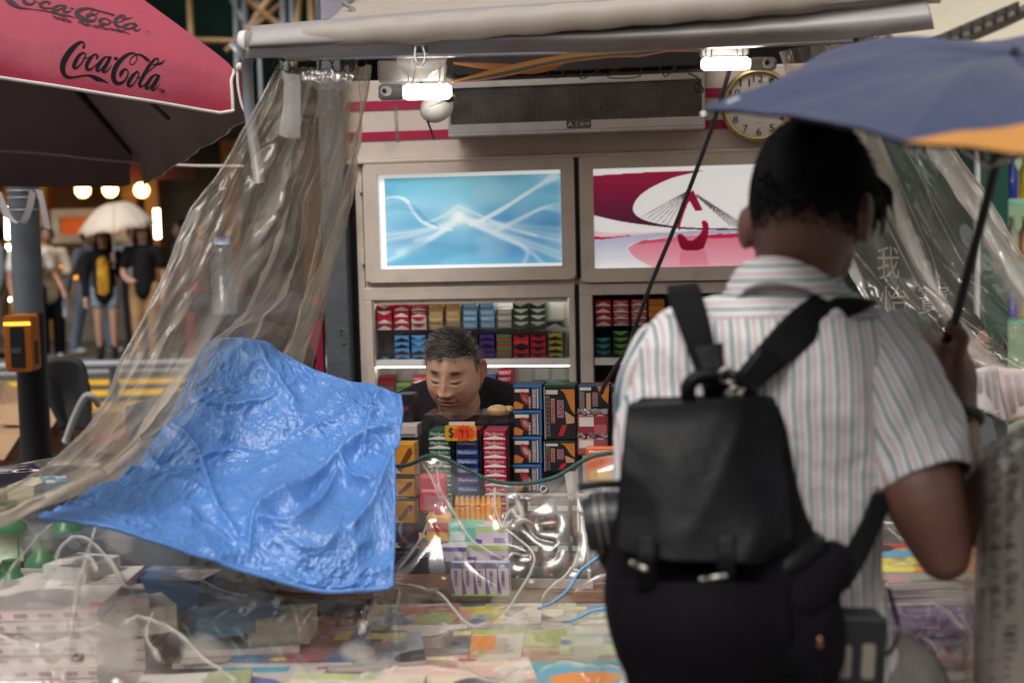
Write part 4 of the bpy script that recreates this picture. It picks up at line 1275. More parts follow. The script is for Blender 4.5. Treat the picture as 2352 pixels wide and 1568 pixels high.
def valance_pt(A, B_, s, t, out):
    e = A.lerp(B_, s)
    rag = min(s, 1 - s) * SIDE
    h = VH
    if rag < .055: h = VH - .03 * (1 - rag / .055) ** 2
    wob = .006 * math.sin(s * 23 + out.x * 3) * t + .004 * math.sin(s * 51) * t
    inset = .010 * t if s < .02 or s > .98 else 0
    return e + Vector((0, 0, -h * t)) + out * (.028 * math.sin(t * 1.7) + wob)
side_bvh = {}
def panel(A, B_, idx):
    cen = (A + B_) / 2
    out = Vector((cen.x - ctr.x, cen.y - ctr.y, 0)).normalized()
    g = np.zeros((NT + 14, NS, 3))
    for j in range(NS):
        s = j / (NS - 1)
        e = A.lerp(B_, s)
        for i in range(NT):
            t = i / (NT - 1)
            q = ap.lerp(e, t)
            sag = -.05 * math.sin(math.pi * t) * math.sin(math.pi * s) + .035 * smooth01(.8, 1, t) * math.sin(math.pi * min(1, s)) * .0
            q = q + Vector((0, 0, sag)) + out * (.03 * smooth01(.75, 1, t) * math.sin(math.pi * s) ** .5 * 0)
            g[i, j] = q
        for i in range(14):
            t = (i + 1) / 14
            ss = .012 + s * (.976)
            g[NT + i, j] = valance_pt(A, B_, s if t < .08 else s * (1 - .02 * min(1, t * 4)) + .01 * min(1, t * 4), t, out)
    # soften the fold
    for _ in range(3):
        g[NT - 3:NT + 4] = (g[NT - 4:NT + 3] + g[NT - 3:NT + 4] * 2 + g[NT - 2:NT + 5]) / 4
    return g, out
for idx in range(4):
    A, B_ = corners[idx], corners[(idx + 1) % 4]
    g, out = panel(A, B_, idx)
    b = MB(); b.grid(g); o = b.build('canopy_panel', FAB, para, smooth=True)
    if idx == 0: canopy_pts = (g, out)
    b = MB()
    gi = g.copy(); n = grid_normals(g); gi = g + np.array([0, 0, -.006]) - np.array(out) * .006
    b.grid(gi[:, ::-1]); b.build('lining', FABIN, para, smooth=True)
    b = MB(); b.tube([Vector(q) for q in g[-1]], .0055, 6); b.build('binding', TRIM, para, smooth=True)
    if idx == 0:
        b = MB(); b.tube([Vector(q) for q in g[NT:, -1]], .005, 6); b.build('binding', TRIM, para, smooth=True)
    if idx == 1:
        b = MB(); b.tube([Vector(q) for q in g[NT:, 0]], .005, 6); b.build('binding', TRIM, para, smooth=True)
RIBM = pm('dark_parasol_rib', (0.02, 0.018, 0.02), .4)
mastt = Vector((ctr.x, ctr.y, ap.z))
hub = ap + Vector((0, 0, -.1)); runner = ap + Vector((0, 0, -.75))
for k in range(4):
    for e in (corners[k], (corners[k] + corners[(k + 1) % 4]) / 2):
        tip = e + (ap - e) * .02 + Vector((0, 0, -.022))
        b = MB(); b.tube([hub, tip], .010, 8); b.build('rib', RIBM, para)
        b = MB(); m_ = hub.lerp(tip, .55); b.tube([runner, m_], .008, 8); b.build('strut', RIBM, para)
        b = MB(); b.box(-.02, .02, -.04, .04, -.015, .015, M=Matrix.Translation(m_) @ (tip - hub).to_track_quat('Y', 'Z').to_matrix().to_4x4()); b.build('hinge', RIBM, para)
b = MB(); b.ball(pb + Vector((.008, -.004, .003)), .012, 8, 10); b.build('corner_tip', TRIM, para)
b = MB(); b.cyl((ctr.x, ctr.y, .05), (ctr.x, ctr.y, ap.z), .02, n=14); b.build('mast', STEEL, para)
b = MB(); b.cyl((ctr.x, ctr.y, 0), (ctr.x, ctr.y, .1), .25, n=24); b.build('foot', DARK, para)
# string sagging behind the parasol's far edge
b = MB(); b.tube([P(-20, 345, 5.7), P(100, 352, 5.8), P(250, 368, 5.9), P(420, 380, 6.0), P(560, 382, 6.0)], .006, 6, samples=30); b.build('tie_cord', TRIM, para)

# lettering printed on the canopy: strokes laid on the fabric
g, out = canopy_pts
vv = [Vector(q) for q in g.reshape(-1, 3)]
ff = [(i * NS + j, i * NS + j + 1, (i + 1) * NS + j + 1, (i + 1) * NS + j) for i in range(g.shape[0] - 1) for j in range(NS - 1)]
BV = BVHTree.FromPolygons(vv, ff)
def on_fabric(px, py, lift=.0018):
    d = ray(px, py).normalized()
    h, n, i, t = BV.ray_cast(CAM, d)
    if h is None: return None
    if n.dot(d) > 0: n = -n
    return h + n * lift
INK = pm('black_fabric_print', (0.008, 0.006, 0.009), .7, var=.1, spec=.12)
CS = 450 / 2352 * .9408
def ribbon(pts, mb, ox=0.0, oy=0.0, tip=True):
    q = crs(pts, max(16, len(pts) * 9))
    t = np.gradient(q[:, :2], axis=0); t /= np.linalg.norm(t, axis=1, keepdims=True) + 1e-9
    nn = np.stack([-t[:, 1], t[:, 0]], 1)
    rows = []
    for k in range(len(q)):
        w = max(q[k, 2], 4) / 2
        row = []
        for s in (-1, -.33, .33, 1):
            c = q[k, :2] + nn[k] * w * s
            h = on_fabric(c[0] * CS + ox, c[1] * CS + oy)
            if h is None: row = None; break
            row.append(tuple(h))
        rows.append(row)
    seg = []
    for r in rows + [None]:
        if r is None:
            if len(seg) > 1: mb.grid(np.array(seg))
            seg = []
        else: seg.append(r)
VAL = [
 [(1055, 618, 26), (1068, 598, 36), (1078, 572, 14), (1055, 547, 22), (1010, 550, 36), (925, 620, 62), (855, 710, 74), (808, 800, 74), (797, 880, 66), (817, 950, 50), (862, 984, 36), (930, 989, 25), (1020, 974, 20), (1120, 965, 24), (1190, 983, 46), (1245, 1010, 56), (1300, 1025, 34), (1345, 1045, 18), (1385, 1068, 4)],
 [(1062, 672, 20), (1005, 715, 40), (958, 795, 50), (940, 850, 46), (968, 872, 26), (1020, 830, 18), (1070, 760, 16), (1090, 700, 16), (1062, 672, 18)],
 [(1050, 740, 8), (1085, 748, 8), (1130, 735, 8), (1165, 735, 8)],
 [(1228, 752, 34), (1245, 715, 20), (1210, 697, 18), (1150, 750, 42), (1105, 830, 46), (1108, 882, 38), (1155, 888, 24), (1220, 832, 12), (1262, 795, 8)],
 [(1345, 726, 18), (1290, 785, 42), (1240, 865, 46), (1240, 905, 32), (1285, 888, 18), (1345, 815, 16), (1385, 745, 20), (1345, 726, 14)],
 [(1408, 725, 38), (1355, 835, 42), (1312, 905, 40), (1342, 922, 22), (1388, 885, 12), (1422, 838, 8)],
 [(1452, 744, 32), (1500, 756, 32)],
 [(1530, 985, 14), (1545, 935, 46), (1590, 888, 26), (1628, 905, 16), (1628, 960, 18), (1585, 1035, 26), (1510, 1068, 42), (1456, 1030, 58), (1447, 950, 62), (1480, 850, 62), (1550, 760, 50), (1630, 700, 34), (1700, 683, 18), (1742, 715, 12), (1737, 780, 11), (1690, 829, 11), (1652, 808, 11), (1670, 750, 11), (1730, 703, 13), (1790, 706, 24), (1850, 742, 34), (1902, 785, 36)],
 [(1752, 912, 18), (1695, 965, 40), (1642, 1048, 46), (1637, 1090, 38), (1672, 1100, 22), (1722, 1048, 15), (1770, 960, 15), (1752, 912, 18)],
 [(1735, 990, 8), (1770, 995, 8), (1810, 985, 8)],
 [(1800, 1000, 8), (1870, 935, 10), (1955, 865, 14), (2010, 800, 14), (2018, 758, 12), (1975, 760, 24), (1910, 832, 42), (1840, 950, 46), (1782, 1058, 42), (1790, 1105, 36), (1832, 1092, 14), (1880, 1040, 8)],
 [(1945, 832, 8), (2000, 824, 24), (2058, 808, 24), (2106, 765, 4)],
 [(1980, 952, 16), (1925, 1000, 40), (1870, 1088, 46), (1868, 1130, 34), (1910, 1115, 18), (1970, 1035, 16), (2008, 965, 18), (1980, 952, 14)],
 [(2030, 962, 38), (1975, 1075, 42), (1935, 1135, 38), (1968, 1150, 20), (2010, 1110, 12), (2042, 1066, 6)],
]
TOP = [
 [(60, -60, 60), (100, -5, 70), (150, 45, 66), (230, 92, 40), (300, 112, 22), (420, 126, 10), (600, 150, 14), (720, 178, 24), (800, 200, 30), (860, 206, 20), (930, 226, 8), (985, 242, 4)],
 [(330, -30, 30), (300, 0, 44), (320, 42, 44), (380, 62, 26), (435, 38, 20), (430, -10, 18), (380, -36, 18), (330, -30, 20)],
 [(440, 30, 10), (500, 40, 8)],
 [(618, 62, 30), (632, 36, 18), (565, 30, 26), (512, 68, 42), (560, 108, 26), (660, 108, 10)],
 [(770, 72, 18), (715, 92, 30), (672, 125, 42), (705, 145, 26), (780, 112, 15), (812, 80, 18), (770, 72, 14)],
 [(845, 78, 34), (805, 130, 38), (840, 160, 24), (912, 144, 8)],
 [(893, 110, 13), (942, 118, 13)],
 [(1108, 228, 18), (1118, 206, 44), (1185, 193, 20), (1228, 225, 18), (1195, 270, 24), (1112, 264, 46), (1010, 218, 58), (982, 165, 62), (1042, 125, 38), (1150, 115, 20), (1238, 140, 12), (1244, 180, 11), (1192, 187, 11), (1150, 160, 11), (1200, 137, 12), (1300, 155, 18), (1460, 200, 22)],
 [(1335, 238, 18), (1272, 265, 40), (1300, 308, 36), (1382, 314, 18), (1408, 275, 15), (1335, 238, 16)],
 [(1380, 285, 8), (1440, 292, 8)],
 [(1480, 300, 8), (1580, 262, 12), (1600, 222, 13), (1545, 204, 26), (1472, 262, 46), (1482, 322, 40), (1540, 350, 18), (1600, 322, 8)],
 [(1535, 236, 8), (1620, 246, 18), (1692, 228, 4)],
 [(1650, 306, 18), (1582, 345, 42), (1622, 375, 24), (1705, 350, 15), (1730, 312, 18), (1650, 306, 14)],
 [(1745, 320, 36), (1705, 365, 38), (1745, 396, 20), (1792, 374, 8)],
]
b = MB()
for st in VAL: ribbon(st, b)
def quad_text(s, TL, TR, BL, BR, mb):
    v, f, w = text_geo(s, .03)
    lo_, hi_ = v[:, 1].min(), v[:, 1].max()
    pts = []
    for x, y in v:
        a, c = x / w, (y - lo_) / (hi_ - lo_)
        px = (BL[0] * (1 - a) + BR[0] * a) * (1 - c) + (TL[0] * (1 - a) + TR[0] * a) * c
        py = (BL[1] * (1 - a) + BR[1] * a) * (1 - c) + (TL[1] * (1 - a) + TR[1] * a) * c
        h = on_fabric(px * CS, py * CS, .006)
        if h is None: return
        pts.append(tuple(h))
    mb.add(pts, f)
quad_text('TM', (2015, 1135), (2092, 1150), (2018, 1180), (2094, 1194), b)
b.build('lettering', INK, para)
b = MB()
for st in TOP: ribbon(st, b)
GLY = {'N': [[(0, 0), (0, 1)], [(0, 1), (1, 0)], [(1, 0), (1, 1)]], 'O': [[(.5, 1), (.1, .8), (0, .5), (.1, .2), (.5, 0), (.9, .2), (1, .5), (.9, .8), (.5, 1)]],
 'S': [[(.95, .82), (.7, 1), (.3, 1), (.05, .8), (.15, .6), (.5, .5), (.85, .4), (.95, .2), (.7, 0), (.3, 0), (.02, .18)]], 'U': [[(0, 1), (0, .3), (.2, .03), (.5, 0), (.8, .03), (1, .3), (1, 1)]],
 'G': [[(.95, .8), (.7, 1), (.3, 1), (.05, .75), (.0, .5), (.05, .25), (.3, 0), (.7, 0), (.98, .2), (.98, .45)], [(.98, .45), (.55, .45)]], 'A': [[(0, 0), (.5, 1)], [(.5, 1), (1, 0)], [(.2, .35), (.8, .35)]],
 'R': [[(0, 0), (0, 1)], [(0, 1), (.6, 1), (.95, .85), (.9, .6), (.6, .48), (0, .48)], [(.55, .48), (1, 0)]]}
def stroke_word(s, x0, x1, mb):
    # the line runs from (670, 204)-(745, 262) on the left to (1560, 395)-(1655, 440) on the right
    n_ = len(s); adv = (x1 - x0) / n_
    for i, ch in enumerate(s):
        for st in GLY[ch]:
            q = []
            for u, v in st:
                f = x0 + (i + u * .74) * adv
                q.append((745 + 910 * f - 75 * v - 20 * v * f, 262 + 178 * f - 56 * v + 10 * v * f, 10))
            if len(q) == 2: q = [q[0], tuple((np.array(q[0]) + np.array(q[1])) / 2), q[1]]
            ribbon(q, mb)
stroke_word('NO', 0.0, .235, b)
stroke_word('SUGAR', .345, 1.04, b)
quad_text('TM', (1822, 405), (1905, 425), (1840, 425), (1922, 445), b)
b.build('lettering', pm('grey_black_print', (0.03, 0.022, 0.026), .6, var=.1, spec=.3), para)
b = MB(); b.grid(surf([[(545, 160, 3.99), (551, 158, 4.02)], [(548, 200, 3.985), (563, 180, 4.04)], [(556, 240, 3.985), (576, 215, 4.05)], [(568, 266, 3.985), (580, 240, 4.06)]], 14, 8)); b.build('valance_flap', FAB, para, smooth=True, solid=.002)
b = MB(); b.tube([P(545, 162, 3.98), P(547, 200, 3.975), P(555, 240, 3.975), P(568, 268, 3.975)], .004, 6, samples=16); b.build('flap_binding', TRIM, para, smooth=True)

# ================================================================== the counter and its goods
WOOD = pm('brown_shelf_wood', (0.20, 0.085, 0.045), .5, var=.25, scale=8, stretch=(1, 1, 6))
ct = kthing('display_counter', 'stepped wooden display counter in front of the kiosk', 'counter', 0, -1.8, 0)
ys = -1.62                               # front of the raised shelf
zsh = kz(1100, 1352, ys)
b = MB(); b.box(-1.5, 1.6, ys, -1.1, zsh - .03, zsh); b.build('upper_shelf', WOOD, ct, frame=K, bevel=.003)
ztop_ = .60
b = MB(); b.box(-1.7, 1.8, -3.0, -1.15, ztop_ - .04, ztop_); b.build('table_board', WOOD, ct, frame=K, bevel=.004)
b = MB(); b.box(-1.5, 1.6, -1.2, -1.17, ztop_, zsh - .03); b.build('riser', BLACK, ct, frame=K)
for a in (-1.6, 1.7):
    for c in (-2.9, -1.2):
        b = MB(); b.box(a - .03, a + .03, c - .03, c + .03, 0, ztop_ - .04); b.build('leg', DARK, ct, frame=K)

def kbox(name, label, cat, px0, px1, pt, pb_, y, d, mat, group=None, bevel=.0015, faces=()):
    """a carton seen from the front; faces: extra printed pieces (u0,u1,v0,v1,material or text)"""
    x0, x1 = kx(px0, (pt + pb_) / 2, y), kx(px1, (pt + pb_) / 2, y)
    z0, z1 = kz((px0 + px1) / 2, pb_, y), kz((px0 + px1) / 2, pt, y)
    t = kthing(name, label, cat, (x0 + x1) / 2, y + d / 2, z0, group)
    b = MB(); b.box(x0, x1, y, y + d, z0, z1); b.build('carton', mat, t, frame=K, bevel=bevel)
    e = .0006
    for fc in faces:
        u0, u1, v0, v1, m = fc[:5]
        X0, X1, Z0, Z1 = x0 + (x1 - x0) * u0, x0 + (x1 - x0) * u1, z0 + (z1 - z0) * v0, z0 + (z1 - z0) * v1
        b = MB()
        if len(fc) > 5 and isinstance(fc[5], str) and fc[5] == '~':   # print too small to read: broken dashes
            up_ = (Z1 - Z0) > (X1 - X0)
            rr_ = random.Random(int((px0 + pt) * 7))
            n_ = 9
            for k in range(n_):
                a, c = (k + .1) / n_, (k + .1 + rr_.uniform(.4, .8)) / n_
                for q in (.08, .55):
                    if up_: b.box(X0 + (X1 - X0) * q, X0 + (X1 - X0) * (q + .36), y - e - .0012, y - e - .0008, Z0 + (Z1 - Z0) * a, Z0 + (Z1 - Z0) * c)
                    else: b.box(X0 + (X1 - X0) * a, X0 + (X1 - X0) * c, y - e - .0012, y - e - .0008, Z0 + (Z1 - Z0) * q, Z0 + (Z1 - Z0) * (q + .36))
            b.build('print', m, t, frame=K)
        elif len(fc) > 5 and isinstance(fc[5], str):
            if len(fc) > 6:   # turned a quarter
                v, f, w = text_geo(fc[5])
                l_, h_ = v[:, 1].min(), v[:, 1].max()
                b.add([(X1 - (q[1] - l_) / (h_ - l_) * (X1 - X0), y - e - .0008, Z0 + q[0] / w * (Z1 - Z0)) for q in v], f)
            else: b.text(fc[5], X0, X1, Z0, Z1, y - e - .0008)
            b.build('lettering', m, t, frame=K)
        elif len(fc) > 5:
            pts = [(x0 + (x1 - x0) * p[0], z0 + (z1 - z0) * p[1]) for p in fc[5]]
            b.prism(pts, y - e - .0004, y - .0001); b.build('print', m, t, frame=K)
        else:
            b.box(X0, X1, y - e, y - .0001, Z0, Z1); b.build('print', m, t, frame=K)
    return t, x0, x1, z0, z1
CB, CW, CR, CGY = cmat((34, 30, 36)), cmat((214, 204, 196)), cmat((176, 40, 50)), cmat((120, 108, 112))
CBLUE, CGR, CSK, COR, CPK = cmat((58, 110, 176)), cmat((30, 76, 46)), cmat((196, 150, 116)), cmat((196, 120, 50)), cmat((176, 128, 146))
def ell(cx, cy, rx, ry, n=14, rot=0):
    return [(cx + rx * math.cos(a) * math.cos(rot) - ry * math.sin(a) * math.sin(rot), cy + rx * math.cos(a) * math.sin(rot) + ry * math.sin(a) * math.cos(rot)) for a in np.linspace(0, 2 * math.pi, n, endpoint=False)]

# Marlboro-style acrylic dispenser of packs
yd = -1.50
dx0, dx1 = kx(978, 1040, yd), kx(1168, 1040, yd)
dz0, dz1 = kz(1070, 1180, yd), kz(1070, 953, yd)
dsp = kthing('pack_dispenser', 'clear acrylic dispenser holding three columns of packs under a price tag', 'dispenser', (dx0 + dx1) / 2, yd + .05, dz0)
b = MB()
for a in (dx0, dx0 + (dx1 - dx0) / 3, dx0 + (dx1 - dx0) * 2 / 3, dx1): b.box(a - .0012, a + .0012, yd - .004, yd + .11, dz0, dz1)
b.box(dx0, dx1, yd - .004, yd + .11, dz1, dz1 + .003); b.box(dx0, dx1, yd + .108, yd + .11, dz0, dz1); b.box(dx0, dx1, yd - .004, yd + .11, dz0 - .003, dz0)
b.build('acrylic_case', CLEAR, dsp, frame=K)
cw = (dx1 - dx0) / 3
kinds = ['mgreen', 'mblue', 'mred']
for c in range(3):
    n = 9
    for i in range(n):
        z = dz0 + .001 + i * .0232
        if c == 1 and i == n - 1: kd = 'mred'
        else: kd = kinds[c]
        col = ('left', 'middle', 'right')[c]
        pos = 'topmost' if i == n - 1 else ('bottom' if i == 0 else ORD[n - 1 - i] + ' from top')
        put_pack(kd, dx0 + cw * (c + .5), yd + .002, z, '%s, %s in the %s column of the acrylic dispenser' % (PKNAME[kd], pos, col), 'packs in the acrylic dispenser', w=min(.055, cw - .004), jit=.006)
# price tag
X0, X1, Z0, Z1 = kx(1022, 995, yd - .012), kx(1094, 995, yd - .012), kz(1058, 1012, yd - .012), kz(1058, 976, yd - .012)
tg = kthing('price_tag', 'orange and yellow price tag reading 93 dollars on the pack dispenser', 'price tag', (X0 + X1) / 2, yd - .012, Z0)
b = MB(); b.rbox(X0, X1, yd - .012, yd - .010, Z0, Z1, .006); b.build('card', pm('yellow_card', (0.62, 0.33, 0.02), .4), tg, frame=K)
b = MB(); cxx, czz = X0 + (X1 - X0) * .62, (Z0 + Z1) / 2
pts = []
for k in range(26):
    a = 2 * math.pi * k / 26; r = 1.0 if k % 2 else .80
    pts.append((cxx + (X1 - X0) * .37 * r * math.cos(a), czz + (Z1 - Z0) * .53 * r * math.sin(a)))
b.prism(pts, yd - .0135, yd - .012); b.build('star_print', pm('orange_red_print', (0.75, 0.06, 0.015), .4), tg, frame=K)
b = MB(); b.text('$', X0 + (X1 - X0) * .12, X0 + (X1 - X0) * .28, Z0 + (Z1 - Z0) * .14, Z0 + (Z1 - Z0) * .86, yd - .0140)
b.build('dollar_sign', BLACK, tg, frame=K)
b = MB()
def pen(pts):
    b.tube([(X0 + (X1 - X0) * u, yd - .014, Z0 + (Z1 - Z0) * v) for u, v in pts], .0009, 5, samples=24)
pen([(.58, .66), (.52, .74), (.47, .66), (.50, .56), (.57, .62), (.58, .70), (.57, .45), (.54, .25)])
pen([(.64, .64), (.70, .70), (.74, .62), (.68, .52), (.75, .46), (.75, .34), (.68, .28)])
b.build('handwriting', BLACK, tg, frame=K)
b = MB(); b.box(X0 + .01, X1 - .004, yd - .009, yd - .007, Z1 - .001, Z1 + .008); b.build('paper_strip', cmat((220, 190, 190)), tg, frame=K)
# bun
q = K @ Vector((kx(1143, 945, yd + .05), yd + .05, kz(1143, 949, yd + .05)))
b = MB(); b.ball(q + Vector((0, 0, .008)), (.027, .022, .014), 12, 18); b.ball(q + Vector((.028, .004, .009)), (.014, .012, .010), 10, 12)
tag(b.build('bread_bun', pm('golden_bun', (0.55, 0.36, 0.16), .45, var=.25, scale=40), None, smooth=True), 'small pale bread bun on top of the acrylic dispenser', 'bread bun')

# tobacco cartons: blue topped column
FONTG = cmat((200, 192, 190))
tiers = ['topmost', 'second', 'third', 'lowest']
for i, (pt, pb_) in enumerate(((884, 940), (942, 1000), (1002, 1064), (1066, 1128))):
    kbox('tobacco_carton', 'blue topped black tobacco carton, %s of the four in the column' % tiers[i], 'carton', 1179, 1244, pt, pb_, -1.46, .09, CB, 'blue topped tobacco cartons',
         faces=[(0, 1, .90, 1, CBLUE), (.93, 1, .0, .9, CBLUE), (.06, .55, .70, .84, CW), (.30, .62, .05, .60, CR, ell(.44, .46, .15, .30, rot=.5)), (.02, .34, .02, .36, COR, [(.02, .02), (.3, .02), (.36, .2), (.1, .34), (.02, .3)]), (.36, .52, .3, .55, FONTG, ell(.44, .46, .08, .16, rot=.5)), (.66, .82, .04, .86, CGY), (.84, .88, .04, .86, CW), (.54, .62, .04, .52, FONTG, '~'), (.68, .80, .08, .82, FONTG, '~')])
for i, (pt, pb_) in enumerate(((884, 1008), (1012, 1082))):
    kbox('tobacco_pouch_box', ('tall green edged tobacco box numbered 500, upper of the two' if i == 0 else 'green edged tobacco box numbered 500, lower of the two'), 'carton', 1250, 1322, pt, pb_, -1.44, .07, CB, 'green edged tobacco boxes',
         faces=[(0, 1, .96, 1, CGR), (0, .03, 0, .96, CW), (.06, .44, .83, .91, CW), (.05, .18, .05, .80, CGY), (.22, .34, .3, .75, CSK), (.24, .33, .3, .74, CR, '~'), (.42, .62, .40, .72, CPK), (.46, .60, .42, .70, CB, '500', 1), (.5, 1, .5, .9, COR, [(.52, .92), (.98, .92), (.98, .45), (.86, .55), (.66, .85)]), (.6, .95, .3, .55, CSK, [(.66, .52), (.96, .40), (.96, .3), (.7, .28)]), (.4, .8, .1, .3, CR, [(.44, .06), (.6, .06), (.72, .26), (.56, .26)]), (.08, .16, .08, .78, CB, '~')])
kbox('tobacco_pouch_box', 'flat dark tobacco box with number 50 and a yellow flame print behind the customer', 'carton', 1328, 1400, 884, 945, -1.44, .06, CB, None,
     faces=[(.05, .42, .80, .92, CW), (.04, .20, .05, .75, CGY), (.26, .40, .1, .7, CSK), (.46, .62, .2, .72, CPK), (.48, .60, .22, .70, CB, '50G', 1), (.5, 1, .3, .95, COR, [(.6, .95), (1, .95), (.95, .3), (.78, .5)]), (0, 1, .96, 1, CBLUE)])
for i, (pt, pb_, c) in enumerate(((950, 1000, (140, 50, 56)), (1004, 1046, (150, 80, 86)))):
    t, x0, x1, z0, z1 = kbox('tobacco_pouch', ('red foil tobacco pouch with a white label, upper of two' if i == 0 else 'pink tobacco pouch with a white label, lower of two'), 'pouch', 1326, 1396, pt, pb_, -1.47, .02, cmat(c), 'tobacco pouches', bevel=.006, faces=[(.06, .54, .42, .85, CW), (.55, .96, .05, .5, cmat((170, 90, 96)))])
    b = MB(); g = np.array([[(x0 + (x1 - x0) * u, -1.47 + .006 * math.sin(u * 19 + k), z1 + .012 * k / 3) for u in np.linspace(0, 1, 20)] for k in range(4)]); b.grid(g); b.build('crimped_edge', STEEL, t, frame=K, solid=.001)
kbox('tobacco_carton', 'dark carton with a white stripe beside the customer\'s shirt', 'carton', 1404, 1440, 886, 1050, -1.45, .06, CB, None, faces=[(.1, .4, .1, .9, CGY), (.5, .8, .3, .7, CW)])
kbox('dark_pack', 'dark carton standing between the blue tarp and the vendor', 'carton', 912, 950, 905, 975, -1.45, .06, CB, None, faces=[(.1, .7, .45, .6, cmat((120, 40, 50)))])
kbox('white_box', 'small white box beside the blue tarp edge', 'carton', 912, 958, 976, 1004, -1.5, .06, cmat((196, 184, 184)), None, faces=[(.1, .9, .1, .3, CGY)])
for a in (968,):
    x_ = kx(a, 980, -1.5); b = MB(); b.box(x_ - .002, x_ + .002, -1.54, -1.42, kz(a, 1090, -1.5), kz(a, 968, -1.5)); tag(b.build('acrylic_divider', CLEAR, None, frame=K), 'clear acrylic divider left of the pack dispenser', 'divider')
# orange card with food picture
kbox('noodle_pack', 'orange hanging snack pack with a noodle picture beside the customer', 'snack pack', 1346, 1420, 1026, 1165, -1.66, .02, cmat((204, 96, 48)), None, bevel=.004,
     faces=[(0, 1, 0, .42, cmat((206, 200, 190))), (.1, .9, .40, .66, cmat((196, 150, 50)), ell(.5, .52, .42, .13)), (.1, .8, .9, .95, cmat((240, 220, 200)), '~'), (.2, .8, .06, .30, cmat((150, 160, 170)))])

# cigar boxes on the left
for i, (pt, pb_) in enumerate(((1018, 1094), (1100, 1142), (1152, 1204), (1210, 1262))):
    kbox('cigar_box', 'yellow cigar box with a brown cigar print, %s of four beside the blue tarp' % tiers[i], 'carton', 898, 952, pt, pb_, -1.62, .05, cmat((206, 140, 36) if i != 3 else (60, 60, 90)), 'cigar boxes',
         faces=[(.2, .95, .2, .8, cmat((110, 60, 36)), [(.25, .22), (.4, .14), (.92, .70), (.88, .88), (.74, .84)]), (.1, .4, .1, .3, CW), (.0, 1, .0, .08, CB)])
kbox('dark_box', 'dark navy box at the bottom of the cigar column', 'carton', 902, 962, 1268, 1318, -1.64, .05, cmat((36, 40, 58)), None, faces=[(.2, .8, .3, .6, cmat((70, 76, 90)), 'JPS')])
# items under the plastic
q0 = kx(995, 1150, -1.72)
t, x0, x1, z0, z1 = kbox('pink_pouch', 'pink red plastic pouch under the clear sheet', 'pouch', 962, 1024, 1090, 1178, -1.70, .03, cmat((206, 66, 86)), None, bevel=.008, faces=[(.2, .9, .1, .45, cmat((190, 120, 130))), (.1, .8, .55, .62, cmat((230, 160, 160)))])
t, x0, x1, z0, z1 = kbox('yellow_bottle', 'yellow lighter fuel bottle with a red label under the clear sheet', 'bottle', 978, 1036, 1182, 1268, -1.72, .03, cmat((226, 160, 24)), None, bevel=.008, faces=[(.1, .9, .55, .8, cmat((190, 50, 40)))])
b = MB(); c = (x0 + x1) / 2; b.cyl((c, -1.705, z1), (c, -1.705, z1 + .012), .012, .009, n=12); b.build('cap', cmat((190, 40, 40)), t, frame=K)
kbox('lighter_box', 'black lighter box with pale lettering under the clear sheet', 'carton', 962, 1030, 1246, 1318, -1.74, .05, cmat((42, 34, 38)), None, faces=[(.1, .9, .5, .72, cmat((190, 180, 180)), 'zippo'), (.1, .9, .82, .98, cmat((150, 40, 60)))])
for i in range(9):
    a = 1052 + i * 12
    x_ = kx(a, 1180, -1.66); z_ = kz(a, 1206, -1.66)
    t = kthing('orange_lighter', 'orange lighter in the row behind the teal box, %s from left' % NTH[i], 'lighter', x_, -1.66, z_, 'row of orange lighters')
    b = MB(); b.box(x_ - .006, x_ + .006, -1.672, -1.650, z_, z_ + .050 + random.uniform(-.006, .006)); b.build('body', cmat((226, 140, 40)), t, frame=K, bevel=.003)
    b = MB(); b.prism([(x_ - .006, z_ + .05), (x_ + .006, z_ + .05), (x_ + .001, z_ + .072), (x_ - .003, z_ + .07)], -1.668, -1.654); b.build('hood', cmat((236, 170, 70)), t, frame=K)
kbox('teal_box', 'teal green medicine box lying under the clear sheet', 'medicine box', 1030, 1108, 1202, 1246, -1.72, .07, cmat((86, 190, 166)), None, faces=[(.02, .98, .8, .98, cmat((130, 214, 196))), (.05, .5, .1, .6, cmat((200, 214, 206)))])
MED, MED2 = cmat((198, 182, 196)), cmat((62, 58, 150))
med = [(1092, 1168, 1208, 1250, -1.74, 'upper', 1), (1010, 1072, 1256, 1290, -1.78, 'left', 0), (1076, 1168, 1252, 1290, -1.76, 'right', 1)]
for a, c, pt, pb_, y, nm, gcap in med:
    kbox('lying_medicine_box', 'pale lilac medicine box lying flat, %s of the three on the row of standing boxes' % nm, 'medicine box', a, c, pt, pb_, y, .06, MED, 'lying medicine boxes', faces=[(0, 1, .72, 1, cmat((160, 196, 96)) if gcap else MED2), (.55, .9, .1, .4, MED2, '~'), (0, .2, 0, .3, MED2)])
for i in range(5):
    a = 1036 + i * 27
    kbox('standing_medicine_box', 'pale lilac medicine box standing upright, %s from left in the row of five' % NTH[i], 'medicine box', a, a + 25, 1292, 1368, -1.80, .03, MED, 'standing medicine boxes',
         faces=[(0, 1, .84, 1, MED2), (.1, .9, .84, .97, CW), (0, 1, 0, .06, cmat((140, 190, 80))), (.3, .62, .3, .78, MED2, '~'), (0, .3, .06, .5, MED2, [(0, .06), (.34, .06), (.0, .6)])])
